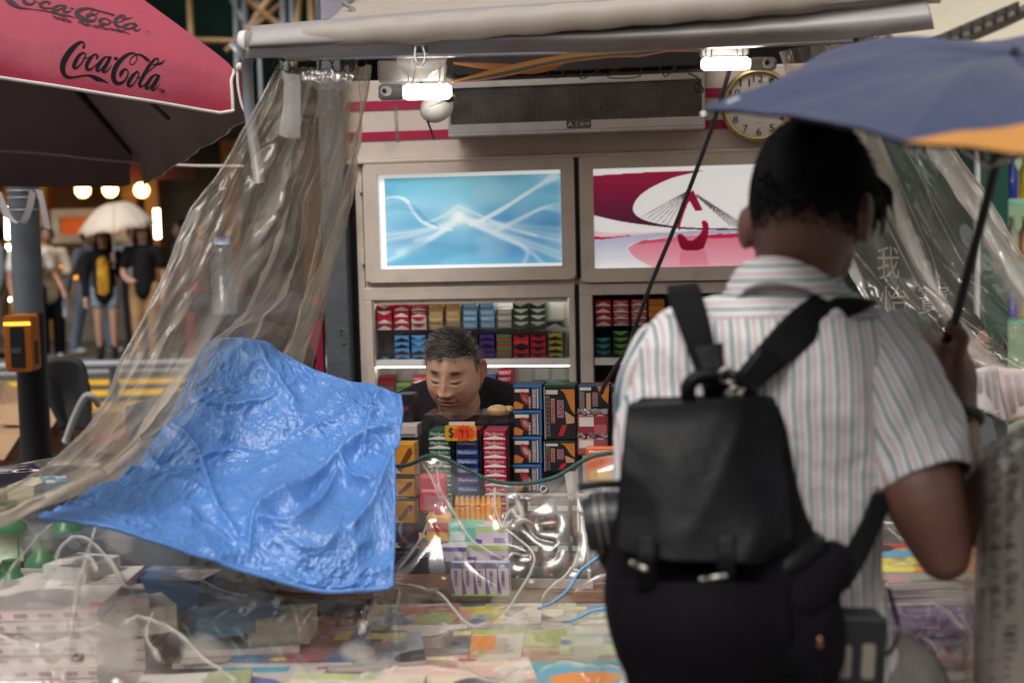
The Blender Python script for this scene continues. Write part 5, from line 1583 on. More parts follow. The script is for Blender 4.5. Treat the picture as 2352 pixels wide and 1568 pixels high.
# glass display case with dark packs
y = -1.60
x0, x1 = kx(1168, 1250, y), kx(1352, 1250, y); z0, z1 = zsh + .002, kz(1250, 1135, y)
dc = kthing('glass_case', 'glass display case of dark packs on the upper shelf under the clear sheet', 'display case', (x0 + x1) / 2, y + .08, zsh)
b = MB(); b.box(x0, x1, y, y + .003, z0, z1); b.box(x0, x0 + .003, y + .003, y + .14, z0, z1); b.box(x1 - .003, x1, y + .003, y + .14, z0, z1); b.build('glass_pane', CLEAR, dc, frame=K)
b = MB()
for a in (x0, x1): b.box(a - .004, a + .004, y - .004, y + .004, z0, z1)
b.box(x0, x1, y - .003, y + .003, z1 - .003, z1 + .003); b.box(x0 - .01, x1 + .01, y - .012, y - .004, z0, z0 + .022); b.build('edge_frame', cmat((170, 160, 154)), dc, frame=K)
n = 0
for r_ in range(2):
    for c in range(5):
        a = 1176 + c * 34; pb_ = (1238, 1330)[r_]
        kbox('boxed_pack', '%s dark pack with a pale label, %s from left, %s row of the glass case' % (('black', 'brown', 'grey')[n % 3], NTH[c], ('upper', 'lower')[r_]), 'carton', a, a + 30, pb_ - 84, pb_, y + .05, .05, cmat(((46, 40, 44), (92, 60, 56), (84, 78, 80))[n % 3]), 'packs in the glass case',
             faces=[(.1, .9, .78, .92, CW), (.15, .5, .1, .7, cmat(((110, 98, 100), (150, 110, 96), (70, 40, 44))[n % 3])), (.6, .9, .3, .6, cmat(((160, 60, 60), (120, 60, 50), (150, 90, 60))[(n + 1) % 3]))])
        n += 1
b = MB(); xx = kx(1386, 1240, -1.62)
kbox('blue_pouch', 'clear pouch with pale blue goods hanging beside the customer', 'pouch', 1352, 1420, 1168, 1300, -1.64, .03, cmat((120, 128, 134)), None, bevel=.008, faces=[(.1, .9, .5, .85, cmat((150, 170, 186))), (.2, .7, .1, .4, cmat((70, 66, 72)))])

# ---- magazines and papers
COVER = am('printed_paper', .38, 0, .4, bump=.05)
def cover(w, h, pal, n, seed, base):
    r = np.random.default_rng(seed)
    if w >= 12: w, h = w * 2, h * 2
    img = np.zeros((h, w, 3)); img[:] = base
    if w >= 24:
        yy, xx = np.mgrid[0:h, 0:w]
        # a picture area, a title band, blocks of small print
        for _ in range(2):
            cx, cy, sx_, sy_ = r.random() * w, h * (.35 + .5 * r.random()), w * (.15 + .3 * r.random()), h * (.1 + .25 * r.random())
            k = np.exp(-((xx - cx) / sx_) ** 4 - ((yy - cy) / sy_) ** 4)[..., None] * .85
            c1, c2 = np.array(pal[r.integers(len(pal))]), np.array(pal[r.integers(len(pal))])
            img = img * (1 - k) + (c1 + (c2 - c1) * (yy / h)[..., None]) * k
        y0 = int(h * .04); img[y0:y0 + int(h * .14), 1:int(w * (.5 + .45 * r.random()))] = pal[r.integers(len(pal))]
        for _ in range(5):
            x0, y0, bw, bh = r.integers(0, w - 6), r.integers(0, h - 6), r.integers(5, max(6, w // 2)), r.integers(4, max(5, h // 3))
            tone = np.array((70, 64, 66)) if img[y0, x0].mean() > 120 else np.array((206, 198, 190))
            for q in range(y0, min(h, y0 + bh), 2): img[q, x0:x0 + bw - r.integers(0, 3)] = img[q, x0:x0 + bw - r.integers(0, 3)][:1] * .45 + tone * .55 if False else img[q:q + 1, x0:x0 + 1] * .5 + tone * .5
        n = max(2, n // 5)
    for _ in range(n):
        x, y_ = r.integers(0, w), r.integers(0, h)
        a, c = r.integers(1, max(2, w // 2)), r.integers(1, max(2, h // 4))
        img[y_:y_ + c, x:x + a] = pal[r.integers(len(pal))]
    for _ in range(3):
        cx, cy, s = r.random() * w, r.random() * h, r.random() * w * .3 + 1
        yy, xx = np.mgrid[0:h, 0:w]
        img[np.hypot(xx - cx, (yy - cy)) < s] = pal[r.integers(len(pal))]
    return img
def lying(name, label, cat, cx, cy, z, w, d, th, rot, img, group=None, curl=0.0, pages=(200, 188, 180)):
    """a magazine or folded newspaper lying at world x,y; printed top, page edges"""
    t = thing(name, label, cat, (cx, cy, z), rot, group)
    T = TM[t.name]
    h_, w_ = img.shape[:2]
    gx, gy = np.meshgrid(np.linspace(-w / 2, w / 2, w_), np.linspace(d / 2, -d / 2, h_))
    gz = th + .0006 + curl * (gx / w * 2) ** 2 * .5 + curl * .5 * np.abs(gy / d * 2) ** 3
    b = MB(); g = np.stack([gx, gy, gz], 2); b.grid(g[::-1])
    b.build('cover', COVER, t, frame=T, cols=np.clip(lin(img[::-1]).reshape(-1, 3) * 1.25, 0, .85))
    b = MB(); b.grid(np.concatenate([g[:1] * [1, 1, 0], g[:1] - [0, 0, .0006]])); 
    b.grid(np.concatenate([g[-1:] - [0, 0, .0006], g[-1:] * [1, 1, 0]])); 
    b.grid(np.stack([g[:, 0] - [0, 0, .0006], g[:, 0] * [1, 1, 0]])); b.grid(np.stack([g[:, -1] * [1, 1, 0], g[:, -1] - [0, 0, .0006]]))
    b.build('page_edges', PAGES.setdefault(tuple(pages), pm('page_edges_%d_%d_%d' % tuple(pages), tuple(min(.8, 1.2 * q) for q in srgb(*pages)), .7, var=.28, scale=30, stretch=(.2, .2, 22))), t, frame=T)
    return t
PAGES = {}
BRIGHT = [(206, 120, 50), (60, 140, 160), (120, 170, 70), (200, 190, 180), (180, 60, 60), (70, 90, 150), (220, 200, 90), (40, 40, 50), (90, 160, 200), (210, 140, 150)]
PALE = [(214, 204, 190), (190, 180, 160), (200, 196, 150), (170, 180, 120), (120, 140, 160), (180, 120, 110), (60, 60, 66)]
# back row of magazine stacks just below the shelf
stk = [(905, 'grey', PALE), (1000, 'brown', PALE), (1098, 'green striped', BRIGHT), (1185, 'cream', PALE), (1275, 'pale yellow', PALE), (1362, 'teal edged', PALE), (1450, 'pale', PALE)]
for k, (pxc, nm, pal) in enumerate(stk):
    Y = 3.12
    zt = P(pxc, 1408, Y).z
    cx = P(pxc, 1408, Y).x
    for i in range(5):
        z = zt - .012 * (5 - i)
        lying('magazine', '%s magazine, %s in the %s pile of the back row' % (nm, ORD[4 - i] if i else 'lowest', NTH[k]), 'magazine', cx + random.uniform(-.006, .006), Y + random.uniform(-.006, .006), z, .108, .17, .0105, random.uniform(-.05, .05),
              cover(12, 14, pal, 9, 40 + k * 7 + i, pal[(k + i) % len(pal)]), 'magazine piles of the back row', pages=(206 - 12 * (i % 3), 190 - 10 * (k % 3), 178))
# front row, covers facing up
frt = [(1100, 1480, 2.78, .19, .21, 'orange and white'), (1255, 1478, 2.78, .18, .2, 'pale yellow grid'), (1390, 1470, 2.78, .16, .2, 'green and cream'), (985, 1470, 2.8, .17, .22, 'grey and brown'),
       (860, 1490, 2.72, .2, .2, 'pale blue checked'), (700, 1480, 2.75, .24, .24, 'blue patterned'), (560, 1450, 2.8, .22, .24, 'dusty blue'), (1290, 1560, 2.5, .26, .2, 'bright orange and green'), (1050, 1560, 2.5, .27, .2, 'pale pink'),
       (430, 1590, 2.42, .2, .22, 'green and red woven'), (800, 1590, 2.4, .24, .2, 'pale striped'), (1460, 1600, 2.42, .2, .2, 'dark printed'), (620, 1570, 2.5, .2, .2, 'mixed small print')]
bases = [(220, 210, 196), (206, 200, 140), (190, 196, 160), (120, 110, 100), (170, 180, 190), (80, 120, 160), (96, 118, 140), (90, 160, 180), (206, 170, 160), (150, 150, 110), (200, 184, 170), (60, 56, 64), (180, 170, 160)]
for k, (a, c, Y, w, d, nm) in enumerate(frt):
    q = P(a, c, Y)
    img = cover(20, 22, BRIGHT if k in (0, 4, 5, 7, 9, 12) else PALE, 16, 90 + k, bases[k])
    if k == 7:
        yy, xx = np.mgrid[0:44, 0:40] / 2; img[:] = (86, 150, 176); img[((xx - 6) / 6.) ** 2 + ((yy - 17) / 5.) ** 2 < 1] = (110, 170, 60); img[((xx - 13) / 5.) ** 2 + ((yy - 10) / 4.) ** 2 < 1] = (220, 130, 50); img[:6] = (70, 160, 170)
    if k == 0: img[8:28, 8:28] = (214, 134, 60); img[:6] = (150, 180, 70)
    for i in range(3):
        im = img if i == 2 else cover(8, 8, PALE, 5, 300 + k * 3 + i, bases[(k + 3) % 13])
        lying('magazine', '%s magazine%s front row under the clear sheet' % (nm, ('' if i == 2 else (', second one down,' if i == 1 else ', bottom one,'))), 'magazine', q.x + random.uniform(-.01, .01), q.y, q.z - .012 * (3 - i), w, d, .0105, random.uniform(-.12, .12), im, 'magazines of the front row', curl=.004 if i == 2 else 0, pages=(200, 186, 178))
# big newspaper bundles at lower left
for s, (a0, a1, ptop, Y, n, nm) in enumerate(((-120, 225, 1402, 2.5, 11, 'left bundle'), (215, 330, 1440, 2.62, 9, 'narrow bundle'))):
    q0, q1 = P(a0, ptop, Y), P(a1, ptop, Y)
    for i in range(n):
        z = q0.z - .021 * (i + 1)
        img = cover(16, 14, [(206, 196, 190), (150, 140, 140), (190, 90, 90), (90, 88, 90)], 14, 500 + s * 40 + i, (212, 202, 196)) if i == 0 else cover(6, 5, PALE, 2, 600 + i, (200, 190, 184))
        t = lying('folded_newspaper', 'folded newspaper, %s of the %s at the lower left corner' % (ORD[i] if i < 11 else 'lowest', nm), 'newspaper', (q0.x + q1.x) / 2 + random.uniform(-.004, .004), Y + .16 + random.uniform(-.006, .006), z, q1.x - q0.x, .32, .0195, random.uniform(-.02, .02), img, 'bundled newspapers', pages=(214 - 10 * (i % 2), 190, 184))
        if s == 0:
            b = MB(); M = TM[t.name]
            for c in range(6):
                x_ = -(q1.x - q0.x) / 2 + .03 + c * .045
                for k in range(4): b.box(x_ + k * .006, x_ + k * .006 + random.uniform(.003, .005), -.1628, -.1622, .007, .013, M=M)
            b.build('small_print', cmat((150, 136, 136)), t)
# brown paper bundle strap
# tissue packs, green bottles, bags at left under plastic
GRN = pm('green_bottle_plastic', (0.015, 0.17, 0.045), .3, var=.15)
for i, (a, c, Y, hh) in enumerate(((20, 1165, 2.95, .13), (95, 1250, 2.85, .14), (25, 1300, 2.75, .15), (60, 1390, 2.65, .16), (150, 1180, 3.0, .12))):
    q = P(a, c, Y)
    t = thing('green_bottle', 'green plastic bottle under the clear sheet, %s of the group at the left edge' % ('topmost', 'middle right', 'middle left', 'lowest', 'farthest right')[i], 'bottle', q - Vector((0, 0, hh)), 0, 'green bottles at the left edge')
    b = MB(); b.tube([q + Vector((0, 0, -hh)), q + Vector((0, 0, -hh + .006)), q + Vector((0, 0, -.050)), q + Vector((0, 0, -.036)), q + Vector((0, 0, -.024)), q + Vector((0, 0, -.014)), q + Vector((0, 0, -.008))], [.033, .036, .036, .034, .027, .018, .015], 16); b.build('body', GRN, t, smooth=True)
    b = MB(); b.cyl(q + Vector((0, 0, -.014)), q + Vector((0, 0, .012)), .018, n=14); b.build('cap', GRN, t, smooth=True)
    b = MB(); b.cyl(q + Vector((0, 0, -hh + .02)), q + Vector((0, 0, -.05)), .0365, n=14); b.build('label', cmat((180, 200, 170)), t, smooth=True)
for i, (a, c, Y, w, h, col, nm) in enumerate(((55, 1115, 3.05, .06, .03, (200, 196, 176), 'cream'), (110, 1108, 3.05, .05, .025, (60, 130, 170), 'blue'), (170, 1300, 2.7, .10, .05, (206, 206, 200), 'white'), (230, 1380, 2.6, .14, .05, (200, 180, 170), 'pinkish'), (300, 1400, 2.62, .12, .05, (206, 196, 176), 'pale'), (150, 1075, 3.15, .12, .03, (40, 32, 56), 'dark violet'), (20, 1085, 3.15, .10, .03, (34, 28, 46), 'blackish purple'), (390, 1330, 2.75, .16, .06, (70, 100, 140), 'blue grey'), (520, 1400, 2.7, .16, .05, (90, 130, 160), 'pale blue'), (640, 1420, 2.72, .12, .05, (200, 190, 160), 'tan'))):
    q = P(a, c, Y)
    cc_1 = np.array(col)
    lying('printed_carton', '%s printed carton under the clear sheet at the left of the counter' % nm, 'carton', q.x, q.y + .05, q.z - h, w, .11, h, random.uniform(-.5, .5), cover(12, 12, [tuple(cc_1 * .7), (210, 204, 196), tuple(cc_1 * .85), (90, 90, 100)], 9, 1300 + i, col), 'cartons under the sheet', pages=tuple(int(x) for x in cc_1 * .9))
# tall rack under the blue tarp
b = MB(); b.box(-.62, -.34, -1.85, -1.55, zsh, 1.16); b.box(-.80, -.34, -2.2, -1.85, .6, .93)
tag(b.build('covered_crate', pm('tarp_tinted_crate', (0.07, .085, .11), .7, var=.4, scale=14), None, frame=K), 'crates of goods hidden beneath the blue tarp', 'crate')  # crate colour carries the blue reflected by the tarp
q = P(512, 590, 3.5)
t = thing('water_bottle', 'clear water bottle with a pale blue cap seen through the curtain', 'bottle', q - Vector((0, 0, .12)))
b = MB(); b.tube([q + Vector((0, 0, -.14)), q + Vector((0, 0, .0)), q + Vector((0, 0, .02)), q + Vector((0, 0, .03))], [.031, .031, .022, .016], 14); b.build('body', plastic('bottle_pet', (.8, .85, .92), .25, (.5, .55, .66), painted_white=False), t, smooth=True)
b = MB(); b.cyl(q + Vector((0, 0, .03)), q + Vector((0, 0, .05)), .02, n=14); b.build('cap', pm('pale_blue_cap', (.30, .38, .62), .4), t, smooth=True)
# banner behind the right curtain
yb_ = .02 - .5
Xl, Xr, Zt, Zb = kx(1940, 600, -.5), kx(2235, 600, -.5), kz(2080, 470, -.5), kz(2080, 900, -.5)
bn = kthing('green_banner', 'dark green banner with pale Chinese lettering behind the right plastic curtain', 'banner', (Xl + Xr) / 2, -.5, Zb)
b = MB(); b.box(Xl, Xr, -.5, -.49, Zb, Zt); b.build('cloth', pm('dark_green_banner', (0.012, .04, .032), .5, var=.4, scale=6), bn, frame=K)
b = MB()
for s, pa_ in (('我', (2015, 565, 2066, 640)), ('怡', (2022, 655, 2088, 722)), ('寶', (2108, 655, 2180, 722))):
    b.text(s, kx(pa_[0], 640, -.5), kx(pa_[2], 640, -.5), kz(2080, pa_[3], -.5), kz(2080, pa_[1], -.5), -.5015)
b.build('lettering', pm('pale_banner_print', (.42, .40, .36), .6, var=.2), bn, frame=K)
b = MB(); b.box(kx(1880, 600, -.4), kx(2205, 600, -.4), -.4, -.36, 0, kz(2080, 470, -.4)); b.build('backing_board', pm('greyish_board', (.24, .22, .19), .6, var=.1), bn, frame=K)
# newspapers at the right edge: an opened paper and a tall bundle wrapped in film
np_ = thing('open_newspaper', 'pinkish newspaper page with small print hanging at the right edge', 'newspaper', P(2300, 960, 2.75))
PAPER = pm('newsprint', (.52, .45, .43), .7, var=.04)
PAPER2 = pm('pink_newsprint', (.54, .42, .40), .7, var=.04)
b = MB(); b.grid(surf([[(2238, 848, 2.72), (2265, 842, 2.72), (2290, 843, 2.74)], [(2238, 900, 2.7), (2268, 900, 2.7), (2300, 905, 2.72)], [(2240, 948, 2.68), (2272, 950, 2.68), (2316, 975, 2.7)]], 12, 12)); b.build('page', PAPER, np_, smooth=True, solid=.001)
b = MB(); b.grid(surf([[(2278, 840, 2.75), (2320, 846, 2.74), (2400, 850, 2.74)], [(2300, 905, 2.73), (2330, 905, 2.72), (2400, 900, 2.72)], [(2318, 975, 2.72), (2350, 960, 2.7), (2410, 950, 2.7)]], 12, 12)); b.build('pink_page', PAPER2, np_, smooth=True, solid=.001)
b = MB(); b.grid(surf([[(2236, 940, 2.68), (2256, 940, 2.68), (2274, 946, 2.69)], [(2236, 975, 2.67), (2258, 980, 2.67), (2284, 985, 2.68)], [(2240, 1010, 2.66), (2262, 1015, 2.66), (2290, 1010, 2.67)]], 8, 8)); b.build('photo_print', cmat((96, 94, 92)), np_, solid=.001)
b = MB()
for col in range(3):
    for k in range(26):
        a = 2243 + col * 17 + k * .35; c = 856 + k * 3.4
        if c > 940: break
        q0, q1 = P(a, c, 2.69 + .0005 * (26 - k)), P(a + 12 + random.uniform(-3, 1), c + 1.2, 2.69 + .0005 * (26 - k)); b.tube([q0, q1], .0005, 3, cap=False)
for col in range(3):
    for k in range(26):
        a = 2306 + col * 22 + k * .6; c = 862 + k * 3.4
        q0, q1 = P(a, c, 2.708), P(a + 17 + random.uniform(-4, 1), c + .5, 2.708); b.tube([q0, q1], .0005, 3, cap=False)
b.build('print_lines', cmat((110, 100, 100)), np_)
v, f, w = text_geo('CITY'); v2, f2, w2 = text_geo('RE'); b = MB()
for (vv_, ff_, ww_), ox in (((v, f, w), 2287), ((v2, f2, w2), 2300)):
    b.add([tuple(P(ox + q[1] * 16, 978 - q[0] * 15, 2.665)) for q in vv_], ff_)
b.build('headline', cmat((70, 64, 66)), np_)
nbn = thing('newspaper_bundle', 'tall newspaper bundle wrapped in greyish plastic film at the right edge', 'newspaper bundle', P(2330, 1500, 1.95))
rows = [[(2240, 1090, 2.05), (2275, 1030, 1.95), (2330, 985, 1.88), (2420, 955, 1.88), (2560, 960, 1.95)], [(2246, 1150, 2.05), (2270, 1120, 1.9), (2330, 1100, 1.85), (2420, 1090, 1.85), (2560, 1100, 1.9)], [(2240, 1300, 2.05), (2268, 1290, 1.92), (2330, 1280, 1.86), (2420, 1270, 1.84), (2560, 1280, 1.88)], [(2236, 1450, 2.05), (2264, 1450, 1.92), (2330, 1440, 1.86), (2420, 1440, 1.84), (2560, 1440, 1.88)], [(2234, 1750, 2.05), (2262, 1750, 1.92), (2330, 1750, 1.86), (2420, 1750, 1.84), (2560, 1750, 1.88)]]
g = surf(rows, 60, 60); b = MB(); b.grid(g); b.build('paper', pm('grey_newsprint', (.30, .27, .245), .65, var=.12, scale=9), nbn, smooth=True)
n = grid_normals(g); n = n if n[30, 30, 1] < 0 else -n
b = MB()
for k in range(4, 56, 1):
    for j in range(10, 56, 8):
        if random.random() < .75:
            p_ = [Vector(g[k, jj] + n[k, jj] * .0025) for jj in range(j, j + random.randint(3, 7)) if jj < 60]
            if len(p_) > 1: b.tube(p_, .0011 if k % 9 else .003, 4, cap=False)
b.build('print_lines', cmat((64, 58, 56)), nbn)
S, T = np.meshgrid(np.linspace(0, 6, 60), np.linspace(0, 9, 60))
gf = g + n * (.010 + .005 * crumple(S, T * .5, 5, 3))[..., None]
cc2 = np.zeros((60 * 60, 3)); b = MB(); b.grid(gf); b.build('film', plastic('bundle_film', haze=.16, gl=1.4, rough=.05, bump=.5), nbn, smooth=True, cols=cc2)
# right-hand stacks beyond the customer
for k, (a, c, Y, w, nm, pal) in enumerate(((2120, 1278, 2.75, .22, 'multicoloured', BRIGHT), (2130, 1400, 2.6, .2, 'purple spined', [(86, 64, 110), (120, 90, 140)]), (2140, 1490, 2.45, .2, 'dark glossy', [(50, 40, 56), (96, 50, 60)]))):
    q = P(a, c, Y)
    for i in range(4):
        lying('magazine', '%s magazine, %s in its pile, behind the elbow' % (nm, ORD[3 - i] if i else 'lowest'), 'magazine', q.x + random.uniform(-.008, .008), q.y, q.z - .016 * (4 - i), w, .24, .0145, random.uniform(-.1, .1), cover(18, 18, pal, 22, 800 + k * 9 + i, pal[0]), 'magazines behind the elbow', pages=(120, 96, 140) if k == 1 else (200, 190, 180))

# ================================================================== plastic sheets and the blue tarp
def ridge(X, Y, lines, w):
    h = np.zeros(X.shape)
    for pts in lines:
        pp = crs(pts, max(14, len(pts) * 6))
        lo, hi = pp.min(0) - 30, pp.max(0) + 30
        m = (X > lo[0]) & (X < hi[0]) & (Y > lo[1]) & (Y < hi[1])
        if m.any():
            d = pdist(X[m], Y[m], pp)
            h[m] = np.maximum(h[m], np.exp(-(d / w) ** 2))
    return h

def screen_grid(g):
    """where the surface points sit in the photograph's pixels (used once, to lay the folds of this sheet)"""
    R = np.array(ROT)
    q = (g.reshape(-1, 3) - np.array(CAM)) @ R
    x, y = 1176 + q[:, 0] / -q[:, 2] * F, 784 - q[:, 1] / -q[:, 2] * F
    return x.reshape(g.shape[:2]), y.reshape(g.shape[:2])

# ---- clear sheet over the counter
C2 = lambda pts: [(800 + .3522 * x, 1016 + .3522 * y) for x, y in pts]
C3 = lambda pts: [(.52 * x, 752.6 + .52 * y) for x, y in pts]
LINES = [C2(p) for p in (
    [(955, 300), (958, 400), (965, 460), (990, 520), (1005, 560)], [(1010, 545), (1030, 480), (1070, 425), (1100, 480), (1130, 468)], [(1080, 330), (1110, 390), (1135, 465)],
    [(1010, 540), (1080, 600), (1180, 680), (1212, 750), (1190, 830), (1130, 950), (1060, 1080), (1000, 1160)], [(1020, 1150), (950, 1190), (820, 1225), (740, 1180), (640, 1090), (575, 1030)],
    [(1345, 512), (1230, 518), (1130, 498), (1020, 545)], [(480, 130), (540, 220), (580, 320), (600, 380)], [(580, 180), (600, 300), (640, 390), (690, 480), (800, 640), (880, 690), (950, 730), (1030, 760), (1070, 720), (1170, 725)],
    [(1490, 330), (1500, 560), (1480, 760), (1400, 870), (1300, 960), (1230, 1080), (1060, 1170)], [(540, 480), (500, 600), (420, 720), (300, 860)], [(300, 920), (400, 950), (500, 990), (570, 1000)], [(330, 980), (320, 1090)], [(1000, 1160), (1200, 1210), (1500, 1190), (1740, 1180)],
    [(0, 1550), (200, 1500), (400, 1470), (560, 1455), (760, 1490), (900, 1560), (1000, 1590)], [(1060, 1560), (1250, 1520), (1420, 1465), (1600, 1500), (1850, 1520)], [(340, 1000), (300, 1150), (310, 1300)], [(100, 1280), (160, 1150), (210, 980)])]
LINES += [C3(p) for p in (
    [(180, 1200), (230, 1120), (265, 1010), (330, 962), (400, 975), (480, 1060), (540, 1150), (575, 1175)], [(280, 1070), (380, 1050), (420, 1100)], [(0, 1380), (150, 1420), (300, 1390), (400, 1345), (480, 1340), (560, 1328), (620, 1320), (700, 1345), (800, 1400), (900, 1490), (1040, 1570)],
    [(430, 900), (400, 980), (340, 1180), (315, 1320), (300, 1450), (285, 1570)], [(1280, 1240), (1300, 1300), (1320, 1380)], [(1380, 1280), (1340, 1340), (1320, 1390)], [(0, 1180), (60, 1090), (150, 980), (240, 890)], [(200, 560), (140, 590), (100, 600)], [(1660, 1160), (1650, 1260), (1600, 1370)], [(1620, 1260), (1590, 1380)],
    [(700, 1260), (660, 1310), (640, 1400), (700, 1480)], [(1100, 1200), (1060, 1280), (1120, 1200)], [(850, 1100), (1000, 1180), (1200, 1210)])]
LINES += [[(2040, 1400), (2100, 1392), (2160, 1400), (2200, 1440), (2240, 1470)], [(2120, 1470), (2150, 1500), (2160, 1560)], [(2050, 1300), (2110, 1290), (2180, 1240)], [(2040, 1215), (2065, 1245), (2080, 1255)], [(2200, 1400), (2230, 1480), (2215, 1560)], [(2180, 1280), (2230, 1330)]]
rows = [[(-150, 1100, 3.3), (120, 1050, 3.3), (390, 1000, 3.25), (660, 1040, 3.15), (905, 1070, 3.05), (1000, 1047, 3.02), (1140, 1106, 3.02), (1260, 1100, 3.0), (1370, 1045, 2.98), (1500, 1048, 2.95), (1800, 1120, 2.9), (2050, 1180, 2.85), (2450, 1180, 2.7)],
        [(-150, 1180, 3.0), (120, 1160, 3.0), (390, 1150, 3.0), (660, 1180, 2.98), (905, 1180, 2.96), (1020, 1170, 2.95), (1140, 1190, 2.95), (1260, 1190, 2.94), (1370, 1170, 2.92), (1500, 1170, 2.9), (1800, 1210, 2.85), (2050, 1225, 2.8), (2450, 1225, 2.65)],
        [(-150, 1270, 2.75), (120, 1275, 2.75), (390, 1300, 2.78), (660, 1320, 2.82), (905, 1320, 2.85), (1020, 1320, 2.86), (1140, 1325, 2.86), (1260, 1320, 2.85), (1370, 1310, 2.83), (1500, 1310, 2.8), (1800, 1310, 2.75), (2050, 1280, 2.72), (2450, 1280, 2.6)],
        [(-150, 1370, 2.5), (120, 1380, 2.48), (390, 1390, 2.6), (660, 1400, 2.68), (905, 1405, 2.72), (1020, 1408, 2.74), (1140, 1410, 2.75), (1260, 1408, 2.74), (1370, 1400, 2.72), (1500, 1400, 2.7), (1800, 1390, 2.62), (2050, 1380, 2.56), (2450, 1370, 2.5)],
        [(-150, 1440, 2.38), (120, 1450, 2.36), (390, 1470, 2.42), (660, 1480, 2.5), (905, 1480, 2.52), (1020, 1480, 2.54), (1140, 1480, 2.55), (1260, 1478, 2.54), (1370, 1475, 2.52), (1500, 1470, 2.5), (1800, 1460, 2.45), (2050, 1450, 2.4), (2450, 1440, 2.36)],
        [(-150, 1600, 2.24), (120, 1605, 2.24), (390, 1610, 2.26), (660, 1612, 2.28), (905, 1612, 2.3), (1020, 1612, 2.3), (1140, 1612, 2.3), (1260, 1610, 2.3), (1370, 1610, 2.3), (1500, 1606, 2.28), (1800, 1600, 2.26), (2050, 1590, 2.22), (2450, 1580, 2.2)],
        [(-150, 1900, 2.22), (120, 1905, 2.22), (390, 1910, 2.24), (660, 1912, 2.24), (905, 1912, 2.26), (1020, 1912, 2.26), (1140, 1912, 2.26), (1260, 1910, 2.26), (1370, 1910, 2.26), (1500, 1906, 2.25), (1800, 1900, 2.22), (2050, 1890, 2.2), (2450, 1880, 2.18)]]
NU, NV = 300, 760
g = surf(rows, NU, NV)
sx, sy = screen_grid(g)
n = grid_normals(g)
if n[NU // 2, NV // 2, 1] > 0: n = -n
S, T = np.meshgrid(np.linspace(0, 26, NV), np.linspace(0, 9, NU))
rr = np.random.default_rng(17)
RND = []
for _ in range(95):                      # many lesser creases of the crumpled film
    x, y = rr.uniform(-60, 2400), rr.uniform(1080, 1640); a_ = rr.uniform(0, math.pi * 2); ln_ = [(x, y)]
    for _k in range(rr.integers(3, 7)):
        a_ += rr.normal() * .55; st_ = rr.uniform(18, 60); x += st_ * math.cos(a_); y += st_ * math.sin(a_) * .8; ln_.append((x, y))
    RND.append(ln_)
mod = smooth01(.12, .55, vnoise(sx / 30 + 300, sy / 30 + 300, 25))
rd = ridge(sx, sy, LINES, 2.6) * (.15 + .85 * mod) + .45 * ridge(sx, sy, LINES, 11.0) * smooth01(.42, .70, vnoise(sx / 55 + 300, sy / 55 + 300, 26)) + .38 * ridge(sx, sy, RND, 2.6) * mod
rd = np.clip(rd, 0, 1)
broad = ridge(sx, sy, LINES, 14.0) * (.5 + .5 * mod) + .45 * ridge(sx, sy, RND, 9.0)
edge = smooth01(0, .06, np.linspace(0, 1, NU))[:, None]
wr_ = (crumple(S * .16, T * .22, 11, 2) - .6) * .012 + (vnoise(S * .5, T * .5, 20) - .5) * .020
g2 = g + n * ((wr_ * edge + (rd * .0035 + broad * .006) * edge)[..., None])
cc2 = np.repeat(np.maximum(np.maximum(rd ** 1.3 * .55, .92 * np.maximum(ridge(sx, sy, LINES, 3.0), ridge(sx, sy, LINES, 6.5) * smooth01(.5, .7, vnoise(sx / 70 + 90, sy / 70 + 90, 28))) * (.30 + .70 * mod)), (.30 + .20 * smooth01(1350, 1500, sy)) * smooth01(.45, .80, vnoise(sx / 90 + 50, sy / 60 + 50, 27))).reshape(-1, 1), 3, 1)  # white highlights and glare put into the sheet's colour along its folds
fine = ridge(sx, sy, [[(-100, 1340), (20, 1350), (160, 1380)], [(60, 1230), (100, 1300), (60, 1400)]], 10) * .5
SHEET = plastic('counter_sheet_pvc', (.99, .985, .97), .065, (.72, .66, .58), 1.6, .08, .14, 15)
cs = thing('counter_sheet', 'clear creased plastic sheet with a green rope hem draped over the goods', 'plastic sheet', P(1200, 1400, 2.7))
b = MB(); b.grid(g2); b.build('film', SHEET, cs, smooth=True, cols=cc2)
ROPE = pm('green_rope', (.05, .12, .105), .7, var=.4, scale=120)
top = [Vector(q) for q in g2[0] if q[0] > P(880, 1070, 3.05).x]
b = MB(); b.tube(top[::3], .0032, 7)
# the twist of the hem rope
for ph in (0, math.pi):
    tw = []
    for k, q in enumerate(top[::1]):
        a = k * .95 + ph; tw.append(q + Vector((0, -.0035 * math.cos(a) - .001, .0035 * math.sin(a))))
    b.tube(tw, .0019, 5)
b.build('hem_rope', ROPE, cs, smooth=True)
b = MB()
for a, c in ((1007, 1070), (1248, 1122), (180, 1517)):
    d2 = (sx - a) ** 2 + (sy - c) ** 2; i, j = np.unravel_index(np.argmin(d2), d2.shape)
    q = Vector(g2[i, j]) + Vector(n[i, j]) * .004; M = Vector(n[i, j]).to_track_quat('Y', 'Z').to_matrix()
    b.torus(q, .0072, .0024, n=20, M=M)
b.build('eyelet', pm('dull_eyelet', (.25, .24, .23), .35, .9), cs, smooth=True)
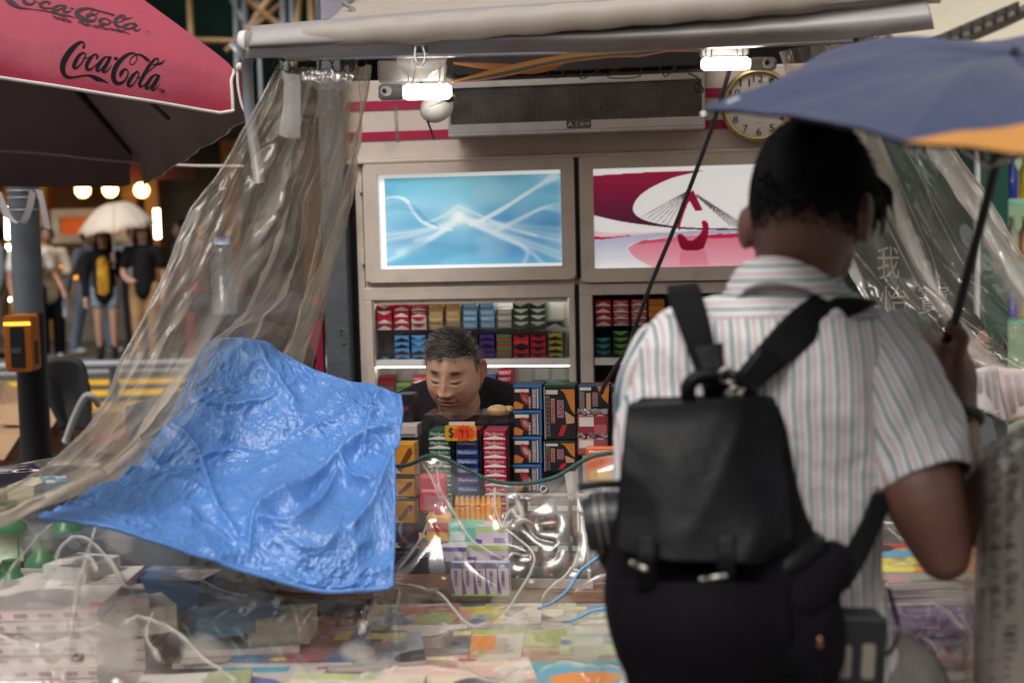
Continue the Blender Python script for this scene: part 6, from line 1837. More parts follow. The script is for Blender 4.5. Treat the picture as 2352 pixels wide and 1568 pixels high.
# light blue strings
BST = pm('light_blue_string', (.16, .38, .66), .5)
for ln, lb in ((C2([(1640, 735), (1560, 790), (1480, 860), (1420, 960), (1300, 1060), (1240, 1100)]), 'light blue string slanting up to the backpack over the clear sheet'), (C2([(1740, 1105), (1640, 1095), (1550, 1112), (1390, 1180)]), 'light blue string lying low over the magazines beside the backpack')):
    pts = []
    for a, c in crs(ln, 14):
        d2 = (sx - a) ** 2 + (sy - c) ** 2; i, j = np.unravel_index(np.argmin(d2), d2.shape); pts.append(Vector(g2[i, j]) + Vector(n[i, j]) * .003)
    b = MB(); b.tube(pts, .0026, 6, samples=30); tag(b.build('blue_string', BST, None, smooth=True), lb, 'string', 'light blue strings')

# ---- blue tarp
rows = [[(480, 782, 3.05), (540, 780, 3.1), (605, 784, 3.1), (650, 813, 3.1), (720, 848, 3.05), (800, 873, 3.0), (870, 888, 2.95), (918, 905, 2.9)],
        [(440, 845, 2.96), (520, 855, 3.0), (600, 862, 3.02), (665, 880, 3.02), (735, 900, 2.98), (808, 917, 2.94), (868, 932, 2.9), (919, 945, 2.86)],
        [(405, 920, 2.90), (490, 930, 2.93), (575, 938, 2.95), (650, 948, 2.94), (732, 960, 2.92), (808, 972, 2.88), (868, 986, 2.85), (914, 1000, 2.82)],
        [(370, 990, 2.84), (455, 995, 2.86), (545, 1002, 2.88), (640, 1012, 2.87), (730, 1022, 2.85), (808, 1034, 2.82), (866, 1046, 2.8), (907, 1058, 2.78)],
        [(300, 1080, 2.72), (400, 1085, 2.77), (505, 1094, 2.80), (605, 1104, 2.76), (705, 1114, 2.73), (792, 1124, 2.74), (858, 1132, 2.72), (905, 1138, 2.71)],
        [(190, 1138, 2.58), (320, 1155, 2.63), (450, 1170, 2.68), (570, 1186, 2.67), (690, 1200, 2.62), (790, 1215, 2.63), (860, 1228, 2.64), (904, 1234, 2.64)],
        [(130, 1168, 2.52), (275, 1186, 2.55), (412, 1212, 2.58), (540, 1242, 2.60), (665, 1272, 2.58), (766, 1292, 2.58), (846, 1298, 2.6), (902, 1298, 2.6)],
        [(84, 1192, 2.47), (235, 1208, 2.49), (378, 1252, 2.51), (508, 1294, 2.53), (640, 1334, 2.54), (738, 1360, 2.55), (828, 1358, 2.56), (900, 1350, 2.57)]]
NU, NV = 330, 400
g = surf(rows, NU, NV)
sx, sy = screen_grid(g); n = grid_normals(g)
if n[NU // 2, NV // 2, 1] > 0: n = -n
S, T = np.meshgrid(np.linspace(0, 8, NV), np.linspace(0, 7, NU))
bigl = [C3(p) for p in ([(960, 70), (1110, 65), (1180, 180), (1300, 330)], [(860, 590), (1000, 540), (1200, 545), (1330, 470), (1480, 430)], [(700, 400), (850, 520), (900, 660), (940, 760), (960, 800)], [(1100, 960), (1130, 850), (1200, 760), (1290, 700), (1400, 640), (1500, 560), (1620, 470), (1720, 450)], [(1500, 560), (1560, 660), (1640, 690)], [(1160, 860), (1300, 860), (1420, 750), (1480, 640)], [(640, 560), (720, 640), (860, 640)], [(800, 820), (900, 870), (1060, 950)], [(1300, 250), (1180, 320), (1000, 340), (880, 320)], [(1680, 300), (1640, 420), (1600, 560)], [(560, 640), (760, 690), (900, 740), (1000, 860), (1080, 955)], [(1740, 560), (1660, 760), (1560, 880)])]
pit = [C3(p) for p in ([(900, 860), (980, 890), (1040, 930)], [(1540, 600), (1620, 530), (1680, 560)], [(1000, 515), (1200, 505), (1320, 440)], [(640, 600), (700, 590), (760, 600)], [(1230, 800), (1330, 740), (1440, 640)])]
rb_ = ridge(sx, sy, bigl, 15); rs_ = ridge(sx, sy, bigl, 5); pt_ = ridge(sx, sy, pit, 22)
fade = np.minimum(np.minimum(smooth01(0, .03, np.linspace(0, 1, NU))[:, None], smooth01(0, .03, 1 - np.linspace(0, 1, NU))[:, None]), 1)
dl = (crumple(S * .55, T * .55, 31, 2) - .6) * .010 + (crumple(S * 1.8, T * 2.0, 41, 3) - .6) * .0042 * (.25 + 1.2 * vnoise(S * .7, T * .7, 44)) + ((crumple(S * 3.2 + T, T * 8.5, 51, 3) - .6) * vnoise(S * .6, T * .6, 46) + (crumple(S * 8, T * 3.6 - S, 53, 3) - .6) * (1 - vnoise(S * .6, T * .6, 46))) * .0028 * smooth01(.25, .7, vnoise(S * .8 + 5, T * .8, 45)) + rb_ * .010 + rs_ * .005 - pt_ * .016
g2 = g + n * (dl * (.35 + .65 * fade))[..., None]
TARP = pm('blue_plastic_tarp', (0.072, 0.20, 0.50), .33, var=.10, scale=5, bump=.25, bscale=140, spec=.7)
tp = thing('blue_tarp', 'crumpled bright blue plastic sheet thrown over the goods left of the vendor', 'tarp', P(560, 1300, 2.6))
b = MB(); b.grid(g2); o = b.build('film', TARP, tp, smooth=True, solid=.0012)
hem = [g2[-1, j] for j in range(0, NV, 4)]
b = MB(); b.tube([Vector(q) + Vector((0, -.001, .002)) for q in hem], .005, 7); b.build('bottom_hem', TARP, tp, smooth=True)
b = MB(); b.tube([Vector(g2[i, -1]) for i in range(0, NU, 4)], .004, 7); b.build('side_hem', TARP, tp, smooth=True)

# ---- left curtain
cols = [[(640, 150, 3.06), (585, 255, 3.0), (505, 390, 2.92), (430, 520, 2.85), (345, 700, 2.75), (245, 925, 2.6), (150, 1045, 2.48), (50, 1115, 2.4), (-90, 1185, 2.32)],
        [(668, 152, 3.06), (625, 260, 3.02), (560, 400, 2.96), (490, 540, 2.9), (410, 720, 2.8), (310, 920, 2.66), (215, 1040, 2.54), (110, 1115, 2.44), (-70, 1190, 2.34)],
        [(700, 154, 3.06), (672, 262, 3.05), (625, 410, 3.02), (570, 560, 2.97), (500, 730, 2.9), (400, 905, 2.72), (295, 1030, 2.58), (170, 1115, 2.46), (-50, 1192, 2.36)],
        [(725, 155, 3.06), (712, 262, 3.08), (680, 410, 3.07), (630, 570, 3.04), (560, 720, 3.0), (470, 830, 2.9), (390, 945, 2.74), (285, 1060, 2.58), (40, 1176, 2.40)],
        [(752, 156, 3.06), (745, 262, 3.1), (725, 410, 3.12), (690, 560, 3.14), (640, 690, 3.15), (580, 800, 3.15), (540, 900, 3.14), (520, 1000, 3.12), (500, 1060, 3.12)],
        [(785, 155, 3.06), (782, 262, 3.12), (765, 410, 3.16), (730, 570, 3.2), (695, 700, 3.22), (655, 810, 3.24), (630, 880, 3.25), (615, 960, 3.25), (600, 1020, 3.25)],
        [(815, 153, 3.05), (812, 262, 3.1), (790, 420, 3.16), (757, 570, 3.22), (728, 690, 3.25), (698, 800, 3.28), (680, 870, 3.3), (668, 950, 3.3), (660, 1000, 3.3)],
        [(852, 150, 3.05), (838, 262, 3.08), (808, 420, 3.14), (778, 560, 3.2), (748, 690, 3.24), (722, 820, 3.28), (714, 860, 3.3), (704, 940, 3.3), (700, 1000, 3.3)]]
NU, NV = 240, 320
g = surf(cols, NU, NV)             # first index across the curtain, second down its fall
sx, sy = screen_grid(g); n = grid_normals(g)
A, D = np.meshgrid(np.linspace(0, 1, NU), np.linspace(0, 1, NV), indexing='ij')
fold = (np.sin(A * 46 + 3 * vnoise(A * 3, D * 2, 61) * 6) * .007 + np.sin(A * 97 + D * 5) * .004) * smooth01(0, .12, D) + np.sin(A * 60) * .008 * (1 - smooth01(0, .2, D))
fold += (crumple(A * 7 + D * 2, D * 4, 71, 4) - .6) * .018 * smooth01(.02, .2, D)
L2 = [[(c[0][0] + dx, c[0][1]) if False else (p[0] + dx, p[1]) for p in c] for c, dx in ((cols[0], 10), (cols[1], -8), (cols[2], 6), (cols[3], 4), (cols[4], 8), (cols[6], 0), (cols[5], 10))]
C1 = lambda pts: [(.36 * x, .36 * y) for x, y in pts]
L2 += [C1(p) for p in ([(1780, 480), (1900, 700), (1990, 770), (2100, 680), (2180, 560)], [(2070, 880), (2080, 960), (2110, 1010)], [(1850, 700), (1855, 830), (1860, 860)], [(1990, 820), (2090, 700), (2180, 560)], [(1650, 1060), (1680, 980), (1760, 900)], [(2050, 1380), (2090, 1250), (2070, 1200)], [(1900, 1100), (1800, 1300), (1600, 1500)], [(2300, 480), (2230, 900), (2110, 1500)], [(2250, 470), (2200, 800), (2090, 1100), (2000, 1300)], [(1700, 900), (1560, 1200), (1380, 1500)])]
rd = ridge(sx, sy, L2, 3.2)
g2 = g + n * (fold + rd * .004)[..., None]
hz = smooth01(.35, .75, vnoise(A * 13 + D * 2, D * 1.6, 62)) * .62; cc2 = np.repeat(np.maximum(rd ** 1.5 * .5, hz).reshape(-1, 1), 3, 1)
CURT = plastic('curtain_pvc', (.94, .90, .83), .34, (.64, .56, .45), .8, .14, .2, 14)
lc = thing('plastic_curtain', 'clear plastic curtain pulled aside at the left, hanging from wire rings', 'plastic curtain', P(740, 860, 3.2), 0, 'clear plastic curtains of the kiosk')
b = MB(); b.grid(g2); b.build('film', CURT, lc, smooth=True, cols=cc2)
b = MB(); b.tube([Vector(q) for q in g2[0, ::4]], .0028, 6); b.tube([Vector(q) for q in g2[-1, ::4]], .0025, 6); b.build('edge_bead', plastic('edge_bead_pvc', (.9, .87, .84), .4, (.5, .44, .40), 1.3, .1, 0, painted_white=False), lc, smooth=True)
b = MB()
for a, c in ((640, 142), (662, 146), (722, 146), (748, 148), (776, 146), (800, 148), (826, 142)):
    b.torus(P(a, c + 4, 3.055), .014, .0014, M=Matrix.Rotation(random.uniform(-.8, .8), 3, 'Z'))
b.build('wire_ring', pm('dark_wire', (.06, .05, .05), .4, .6), lc, smooth=True)
b = MB(); g3 = surf([[(690, 165, 3.04), (740, 162, 3.03), (812, 168, 3.03)], [(695, 185, 3.03), (740, 182, 3.02), (810, 190, 3.02)], [(720, 205, 3.03), (760, 205, 3.02), (806, 212, 3.03)]], 12, 40); b.grid(g3 + np.random.default_rng(3).normal(size=g3.shape) * .0012); b.build('top_hem', plastic('hem_pvc', (.9, .88, .84), .30, (.6, .55, .5), 2.0, .05, .5, 30, painted_white=False), lc, smooth=True)
b = MB(); g3 = surf([[(652, 170, 3.0), (670, 170, 3.0), (690, 172, 3.0)], [(650, 240, 2.99), (668, 245, 2.985), (690, 245, 2.99)], [(640, 310, 2.98), (665, 318, 2.975), (690, 318, 2.98)]], 20, 12); b.grid(g3); b.build('film_flap', plastic('flap_pvc', (.9, .88, .86), .45, (.6, .56, .54), 1.2, .1, .4, 25, painted_white=False), lc, smooth=True)

# ---- right curtain
cols = [[(1790, 120, 3.15), (1850, 330, 3.15), (1900, 520, 3.12), (1960, 640, 3.1), (2020, 730, 3.05), (2090, 800, 3.0), (2150, 850, 2.95)],
        [(1830, 110, 3.1), (1905, 330, 3.1), (1970, 500, 3.08), (2040, 640, 3.05), (2110, 740, 3.0), (2180, 815, 2.95), (2260, 860, 2.9)],
        [(1880, 105, 3.1), (1965, 320, 3.1), (2035, 480, 3.08), (2110, 620, 3.05), (2190, 730, 3.0), (2270, 810, 2.95), (2360, 860, 2.9)],
        [(1930, 100, 3.06), (2020, 320, 3.08), (2090, 460, 3.06), (2170, 600, 3.02), (2250, 710, 2.98), (2340, 790, 2.94), (2440, 850, 2.9)],
        [(1970, 96, 3.04), (2070, 315, 3.05), (2140, 430, 3.02), (2215, 560, 3.0), (2300, 680, 2.95), (2390, 770, 2.9), (2500, 830, 2.86)],
        [(2010, 92, 3.0), (2120, 310, 3.0), (2180, 400, 2.98), (2250, 510, 2.95), (2330, 630, 2.9), (2420, 740, 2.86), (2540, 810, 2.82)],
        [(2045, 85, 2.96), (2150, 260, 2.96), (2210, 370, 2.94), (2278, 470, 2.92), (2352, 585, 2.88), (2440, 700, 2.84), (2580, 790, 2.8)]]
NU, NV = 220, 260
g = surf(cols, NU, NV); sx, sy = screen_grid(g); n = grid_normals(g)
A, D = np.meshgrid(np.linspace(0, 1, NU), np.linspace(0, 1, NV), indexing='ij')
fold = np.sin(A * 40 + 5 * vnoise(A * 3, D * 2, 81)) * .012 + (crumple(A * 8 + D, D * 4, 91, 4) - .6) * .009
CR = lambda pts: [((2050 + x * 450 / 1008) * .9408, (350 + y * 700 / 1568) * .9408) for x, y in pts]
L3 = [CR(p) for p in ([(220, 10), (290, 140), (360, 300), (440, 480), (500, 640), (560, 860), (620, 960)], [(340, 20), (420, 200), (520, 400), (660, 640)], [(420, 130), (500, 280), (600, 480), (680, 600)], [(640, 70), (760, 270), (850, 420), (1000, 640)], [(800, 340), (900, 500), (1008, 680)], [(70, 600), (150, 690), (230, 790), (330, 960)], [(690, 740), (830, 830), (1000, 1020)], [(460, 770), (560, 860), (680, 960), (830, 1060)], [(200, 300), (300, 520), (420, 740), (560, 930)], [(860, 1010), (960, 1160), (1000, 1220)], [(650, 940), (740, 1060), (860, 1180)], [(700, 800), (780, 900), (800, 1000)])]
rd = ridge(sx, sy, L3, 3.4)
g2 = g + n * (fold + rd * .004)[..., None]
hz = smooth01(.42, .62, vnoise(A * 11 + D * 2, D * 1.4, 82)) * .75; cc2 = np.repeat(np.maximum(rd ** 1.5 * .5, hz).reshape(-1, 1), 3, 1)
rc = thing('plastic_curtain', 'milky plastic curtain slanting down at the right, in front of the green banner', 'plastic curtain', P(2150, 800, 3.0), 0, 'clear plastic curtains of the kiosk')
b = MB(); b.grid(g2); b.build('film', plastic('right_curtain_pvc', (.94, .91, .87), .16, (.50, .44, .38), 1.0, .09, .25, 14), rc, smooth=True, cols=cc2)
b = MB(); b.tube([Vector(q) for q in g2[-1, ::4]], .003, 6); b.build('edge_bead', bpy.data.materials['edge_bead_pvc'], rc, smooth=True)
b = MB(); g3 = surf([[(1975, 85, 2.98), (2010, 75, 2.97), (2040, 72, 2.97)], [(1968, 100, 2.97), (2010, 98, 2.95), (2060, 96, 2.95)], [(1960, 112, 2.96), (2010, 114, 2.94), (2062, 106, 2.95)]], 12, 16); b.grid(g3 + np.random.default_rng(4).normal(size=g3.shape) * .003); b.build('gathered_top', plastic('pinkish_pvc', (.9, .8, .76), .5, (.5, .36, .32), 1.3, .08, .4, 25, painted_white=False), rc, smooth=True)

# ================================================================== people
def remesh(mb, voxel, smooth=4, fac=.5):
    me = bpy.data.meshes.new('tmp'); me.from_pydata([tuple(map(float, q)) for q in mb.v], [], mb.f); me.update()
    o = bpy.data.objects.new('tmp', me); COL.objects.link(o)
    m = o.modifiers.new('r', 'REMESH'); m.mode = 'VOXEL'; m.voxel_size = voxel
    if smooth:
        s = o.modifiers.new('s', 'SMOOTH'); s.factor = fac; s.iterations = smooth
    dg = bpy.context.evaluated_depsgraph_get()
    e = bpy.data.meshes.new_from_object(o.evaluated_get(dg))
    v = np.zeros(len(e.vertices) * 3); e.vertices.foreach_get('co', v)
    f = [tuple(p.vertices) for p in e.polygons]
    bpy.data.objects.remove(o); bpy.data.meshes.remove(me); bpy.data.meshes.remove(e)
    r = MB(); r.add(v.reshape(-1, 3).tolist(), f)
    return r

def limb(b, pts, rad, n=12, samples=None):
    pts = [Vector(p) for p in pts]
    b.tube(pts, rad, n, samples=samples)
    rad = [rad] * len(pts) if np.isscalar(rad) else rad
    for p, r in ((pts[0], rad[0]), (pts[-1], rad[-1])): b.ball(p, r * .98, 8, 12)

def cloth(name, col, rough=.8, var=.2, scale=8, bump=.3, bscale=40):
    return pm(name, col, rough, var=var, scale=scale, bump=bump, bscale=bscale, spec=.2)
SKIN = pm('skin', (0.36, 0.18, 0.11), .5, var=.1, scale=20)
SKINW = pm('pale_skin', (0.42, 0.24, 0.17), .5, var=.1, scale=20)
HAIRB = pm('black_hair', (0.006, 0.005, 0.006), .6, var=.3, scale=60, spec=.2)

def bystander(label, pos, face, H, top, bottom, shoes, skin=SKIN, armL='down', armR='down', walk=0.0, long_sleeve=True, shorts=False, long_hair=False, hat=None, wide=1.0, open_front=None, loose=0.0, extra=None):
    """a person standing at pos, facing the angle `face` (0 = towards the camera, positive to their left = our right)"""
    s = H / 1.75
    t = thing('person', label, 'person', pos, face)
    M = TM[t.name]
    W = lambda x, y, z: M @ Vector((x * s, y * s, z * s))   # x right of picture when face=0, -y forward
    R = lambda *r: [q * s for q in r]
    hx = .095 * wide
    foot = {}
    b = MB()
    b.ball(W(0, -.01, 1.63), tuple(R(.073, .092, .112)), 12, 16)
    b.ball(W(0, -.035, 1.575), tuple(R(.055, .06, .06)), 10, 12)
    b.ball(W(0, -.105, 1.60), tuple(R(.014, .02, .022)), 6, 8)
    for q in (-1, 1): b.ball(W(q * .074, 0, 1.61), tuple(R(.012, .02, .03)), 6, 8)
    limb(b, [W(0, 0, 1.56), W(0, .01, 1.42)], R(.052, .058))
    limb(b, [W(0, .01, 1.38), W(0, .0, 1.15), W(0, .0, .95)], R(.12, .115, .12), samples=8)
    limb(b, [W(-.15 * wide, .01, 1.40), W(.15 * wide, .01, 1.40)], R(.065, .065))
    legs = []
    for q in (-1, 1):
        st = walk * q
        hip, kn, an = W(q * hx, 0, .92), W(q * hx * 1.05, -st * .5 - .02, .50), W(q * hx * 1.0, -st * (1.0 if st > 0 else .7) + .02, .09)
        legs.append((hip, kn, an)); limb(b, [hip, kn, an], R(.085, .056, .040), samples=12)
        limb(b, [an + Vector((0, 0, -.04 * s)), W(q * hx, -st * (1.0 if st > 0 else .7) - .12, .03)], R(.038, .03))
    arms = []
    for q, pose in ((-1, armL), (1, armR)):
        sh = W(q * .19 * wide, .01, 1.40)
        el, wr, hd = {'down': ((q * .25, .02, 1.10), (q * .25, -.06, .86), (q * .245, -.09, .77)),
                      'out': ((q * .31, .0, 1.13), (q * .36, -.16, .92), (q * .37, -.20, .84)),
                      'fold': ((q * .24, -.06, 1.13), (-q * .02, -.2, 1.16), (-q * .12, -.19, 1.17)),
                      'hold': ((q * .24, -.04, 1.12), (q * .17, -.22, 1.28), (q * .16, -.25, 1.36)),
                      'front': ((q * .25, -.04, 1.12), (q * .14, -.26, 1.02), (q * .08, -.3, 1.02)),
                      'back': ((q * .26, .10, 1.12), (q * .27, .16, .88), (q * .27, .15, .80))}[pose]
        el, wr, hd = W(*el), W(*wr), W(*hd); arms.append((sh, el, wr, hd))
        limb(b, [sh, el, wr], R(.052, .042, .030), samples=10); limb(b, [wr, hd], R(.030, .036))
        f0 = hd + (hd - wr).normalized() * .03 * s
        for k in range(4): limb(b, [hd + Vector(((k - 1.5) * .014 * s, 0, 0)), f0 + (hd - wr).normalized() * .045 * s + Vector(((k - 1.5) * .015 * s, -.012 * s, 0))], R(.010, .008), 6)
    remesh(b, .014 * s, 4).build('body', skin, t, smooth=True)
    b = MB()
    for q in (-1, 1): b.ball(W(q * .03, -.092, 1.635), tuple(R(.012, .008, .007)), 6, 8); b.box(-.018 * s, .018 * s, -.004, .004, 0, .006 * s, M=Matrix.Translation(W(q * .032, -.098, 1.66)))
    b.ball(W(0, -.090, 1.548), tuple(R(.02, .008, .006)), 6, 8)
    b.build('features', pm('dark_features', (.05, .02, .02), .6) if 'dark_features' not in bpy.data.materials else bpy.data.materials['dark_features'], t)
    b = MB()
    limb(b, [W(0, .012, 1.36), W(0, .0, 1.15), W(0, 0, .90 - loose)], R(.142 + loose * .3, .138 + loose * .4, .146 + loose * .6), samples=8)
    limb(b, [W(-.155 * wide, .01, 1.385), W(0, .015, 1.425), W(.155 * wide, .01, 1.385)], R(.078, .07, .078), samples=7)
    for sh, el, wr, hd in arms:
        if long_sleeve: limb(b, [sh, el, wr], R(.068, .060, .046), samples=10)
        else: limb(b, [sh, sh.lerp(el, .62)], R(.075, .070))
    remesh(b, .016 * s, 5).build('top', top, t, smooth=True)
    if open_front is not None:
        b = MB(); limb(b, [W(0, -.045, 1.33), W(0, -.055, 1.15), W(0, -.05, .90)], R(.105, .105, .12), samples=8); remesh(b, .016 * s, 4).build('inner_top', open_front, t, smooth=True)
    b = MB()
    limb(b, [W(0, 0, .98), W(0, 0, .88)], R(.135, .148))
    for hip, kn, an in legs:
        if shorts: limb(b, [hip, hip.lerp(kn, .42)], R(.10, .098))
        else: limb(b, [hip, kn, an + Vector((0, 0, .01))], R(.105 + loose * .2, .078 + loose * .3, .066 + loose * .4), samples=10)
    remesh(b, .016 * s, 4).build('shorts' if shorts else 'trousers', bottom, t, smooth=True)
    for hip, kn, an in legs:
        b = MB(); fw = (M.to_3x3() @ Vector((0, -1, 0)))
        if shorts: limb(b, [an + Vector((0, 0, .16 * s)), an], R(.052, .05))
        limb(b, [Vector((an.x, an.y, .052 * s)) - fw * .03 * s, Vector((an.x, an.y, .042 * s)) + fw * .14 * s], R(.048, .040)); remesh(b, .014 * s, 2).build('shoe', shoes, t, smooth=True)
    b = MB()
    b.ball(W(0, .012, 1.655), tuple(R(.088, .102, .108)), 12, 16)
    for q in (-1, 1): b.ball(W(q * .05, .02, 1.63), tuple(R(.045, .07, .085)), 8, 10)
    if long_hair:
        for k in range(7):
            a = -1.5 + 3.0 * k / 6; limb(b, [W(.075 * math.sin(a), .03 + .05 * math.cos(a), 1.66), W(.10 * math.sin(a), .05 + .06 * math.cos(a), 1.45), W(.12 * math.sin(a), .05 + .07 * math.cos(a), 1.26)], R(.04, .042, .03), 8, samples=6)
    h = remesh(b, .014 * s, 3)
    v = np.array(h.v); Mi = np.array(M.inverted()); l = (v @ Mi[:3, :3].T + Mi[:3, 3]) / s
    # keep the face free: push the hair back where the face is
    k = (l[:, 1] < -.055) & (l[:, 2] < 1.665)
    l[k, 1] = np.maximum(l[k, 1], -.035)
    v = (l * s) @ np.array(M)[:3, :3].T + np.array(M)[:3, 3]
    h.v = [tuple(q) for q in v]; h.build('hair', HAIRB, t, smooth=True)
    if hat is not None:
        b = MB(); b.ball(W(0, .01, 1.70), tuple(R(.095, .11, .085)), 10, 16); b.ball(W(0, -.12, 1.675), tuple(R(.075, .08, .012)), 6, 14); b.build('cap', hat, t, smooth=True)
    return t, arms, W, s

def spot(px, Y): return (P(px, 800, Y).x, Y, 0.0)
BLKC = cloth('black_cloth', (.007, .006, .008)); WHC = cloth('white_cotton', (.62, .60, .57)); SHW = cloth('white_shoes', (.6, .58, .55)); SHB = cloth('black_boots', (.012, .011, .012), .5)
CREAMC = cloth('cream_knit', (.50, .41, .31)); DENIM = cloth('light_denim', (.20, .25, .32)); DENJ = cloth('denim_jacket', (.16, .18, .22)); TAN = cloth('tan_cloth', (.36, .22, .11)); DGRC = cloth('dark_grey_cloth', (.05, .05, .055))
BEIGE = cloth('beige_trousers', (.36, .26, .2)); GREYC = cloth('grey_cloth', (.16, .17, .18)); BRN = cloth('brown_cloth', (.10, .06, .045)); PLAID = cloth('yellow_plaid', (.58, .30, .03), var=.75, scale=9); REDC = cloth('dark_red_cloth', (.2, .02, .03))
bystander('person in a cream cardigan and black trousers with folded arms beside the signal pole', spot(120, 18.3), .35, 1.72, CREAMC, BLKC, SHW, armL='fold', armR='fold', loose=.03)
t, arms, W, s = bystander('person in a white tee carrying a bottle, half hidden by the signal pole', spot(78, 17.9), .6, 1.72, WHC, BLKC, SHW, armL='down', armR='out', long_sleeve=False)
q = arms[1][3]; bt = thing('water_bottle', 'small clear bottle carried by the person in white beside the pole', 'bottle', q - Vector((0, 0, .26)))
b = MB(); b.tube([q + Vector((0, -.02, -.26)), q + Vector((0, -.02, -.08)), q + Vector((0, -.02, -.02))], [.036, .036, .016], 10); b.build('body', bpy.data.materials['bottle_pet'], bt, smooth=True)
b = MB(); b.cyl(q + Vector((0, -.02, -.02)), q + Vector((0, -.02, .0)), .018, n=10); b.build('cap', bpy.data.materials['pale_blue_cap'], bt)
bystander('person in grey with beige trousers walking at the left edge behind the pole', spot(8, 18.6), -1.2, 1.74, GREYC, BEIGE, BLKC, walk=.12)
bystander('person in a denim jacket and jeans striding behind the woman with the umbrella', spot(212, 19.1), 1.2, 1.70, DENJ, DENIM, SHW, armL='back', armR='back', walk=.28, loose=.02)
t, arms, W, s = bystander('person in a black cardigan, yellow plaid top and shorts holding a cream umbrella', spot(247, 18.2), .15, 1.66, BLKC, DENIM, SHB, SKINW, armL='down', armR='hold', shorts=True, long_hair=True, open_front=PLAID, loose=.03)
hand = arms[1][3]
um = thing('umbrella', 'cream open umbrella held over the person in the yellow plaid top', 'umbrella', hand)
apx = P(262, 466, 18.1)
b = MB(); b.tube([hand + Vector((0, 0, -.12)), apx], .010, 8); b.build('shaft', STEEL, um)
NR = 8; rim = []
for k in range(NR): a = 2 * math.pi * k / NR + .2; rim.append(apx + Vector((.50 * math.cos(a) + .02, .45 * math.sin(a), -.34 + .05 * math.cos(a) + .06 * math.sin(a))))
CRM = pm('cream_umbrella_cloth', (.60, .50, .40), .6, var=.04)
for k in range(NR):
    A, B_ = rim[k], rim[(k + 1) % NR]; b = MB(); gg = []
    for i in range(9):
        tt = i / 8; row = []
        for j in range(7):
            u = j / 6; e = A.lerp(B_, u) + Vector((0, 0, .035 * math.sin(math.pi * u))) * 1; p_ = apx.lerp(e, tt) + Vector((0, 0, .10 * math.sin(math.pi * tt)))
            row.append(tuple(p_))
        gg.append(row)
    b.grid(np.array(gg)); b.build('gore', CRM, um, smooth=True, solid=.002)
    b = MB(); b.tube([apx.lerp(A, i / 6) + Vector((0, 0, .10 * math.sin(math.pi * i / 6) - .012)) for i in range(7)], .006, 5); b.build('rib', DARK, um)
bystander('person in a black tee, cap and tan wide trousers beside the cream umbrella', spot(338, 18.0), .05, 1.72, BLKC, TAN, SHW, SKINW, armL='front', armR='down', long_sleeve=False, long_hair=True, hat=BLKC, loose=.015)
bystander('person in a white tee standing behind the cream umbrella', spot(318, 19.6), .3, 1.74, WHC, DGRC, SHW, armL='down', armR='down', long_sleeve=False)
bystander('person in dark clothes seen in profile at the edge of the plastic curtain', spot(425, 18.9), -1.0, 1.76, DGRC, REDC, SHB, armL='down', armR='down')
bystander('person in brown walking, blurred behind the clear curtain', spot(470, 17.2), .8, 1.72, BRN, REDC, SHB, armL='down', armR='out', walk=.2)

q = P(585, 752, 3.75); b = MB()
for k in range(22): b.ball(q + Vector((random.uniform(-.13, .09), random.uniform(-.1, .15), random.uniform(-.16, .07))), (random.uniform(.05, .10), .05, random.uniform(.03, .07)), 8, 10)
tag(remesh(b, .012, 8).build('bundle_of_bags', pm('dark_purple_patterned_cloth', (0.012, .009, .02), .7, var=1.2, scale=60), None, smooth=True), 'dark purple patterned bundle piled behind the clear curtain above the tarp', 'bundle')

# ------------------------------------------------------------------ the vendor
def hair_strands(points, normals, lengths, lean, width, seed, mb, segs=3, curve=.5):
    r = np.random.default_rng(seed)
    for p, n, L, l in zip(points, normals, lengths, lean):
        d = Vector(n) * .5 + Vector(l); d.normalize()
        side = d.cross(Vector((r.normal(), r.normal(), r.normal()))).normalized()
        p = Vector(p); q = p; pts = []
        for k in range(segs + 1):
            pts.append((q.copy(), width * (1 - .8 * k / segs)))
            d2 = (d + Vector(l) * curve * (k / segs) + Vector((r.normal(), r.normal(), r.normal())) * .10).normalized()
            q = q + d2 * L / segs
        v, f = [], []
        for c, w in pts: v += [c - side * w, c + side * w]
        for k in range(segs): f.append((2 * k, 2 * k + 1, 2 * k + 3, 2 * k + 2))
        mb.add(v, f)

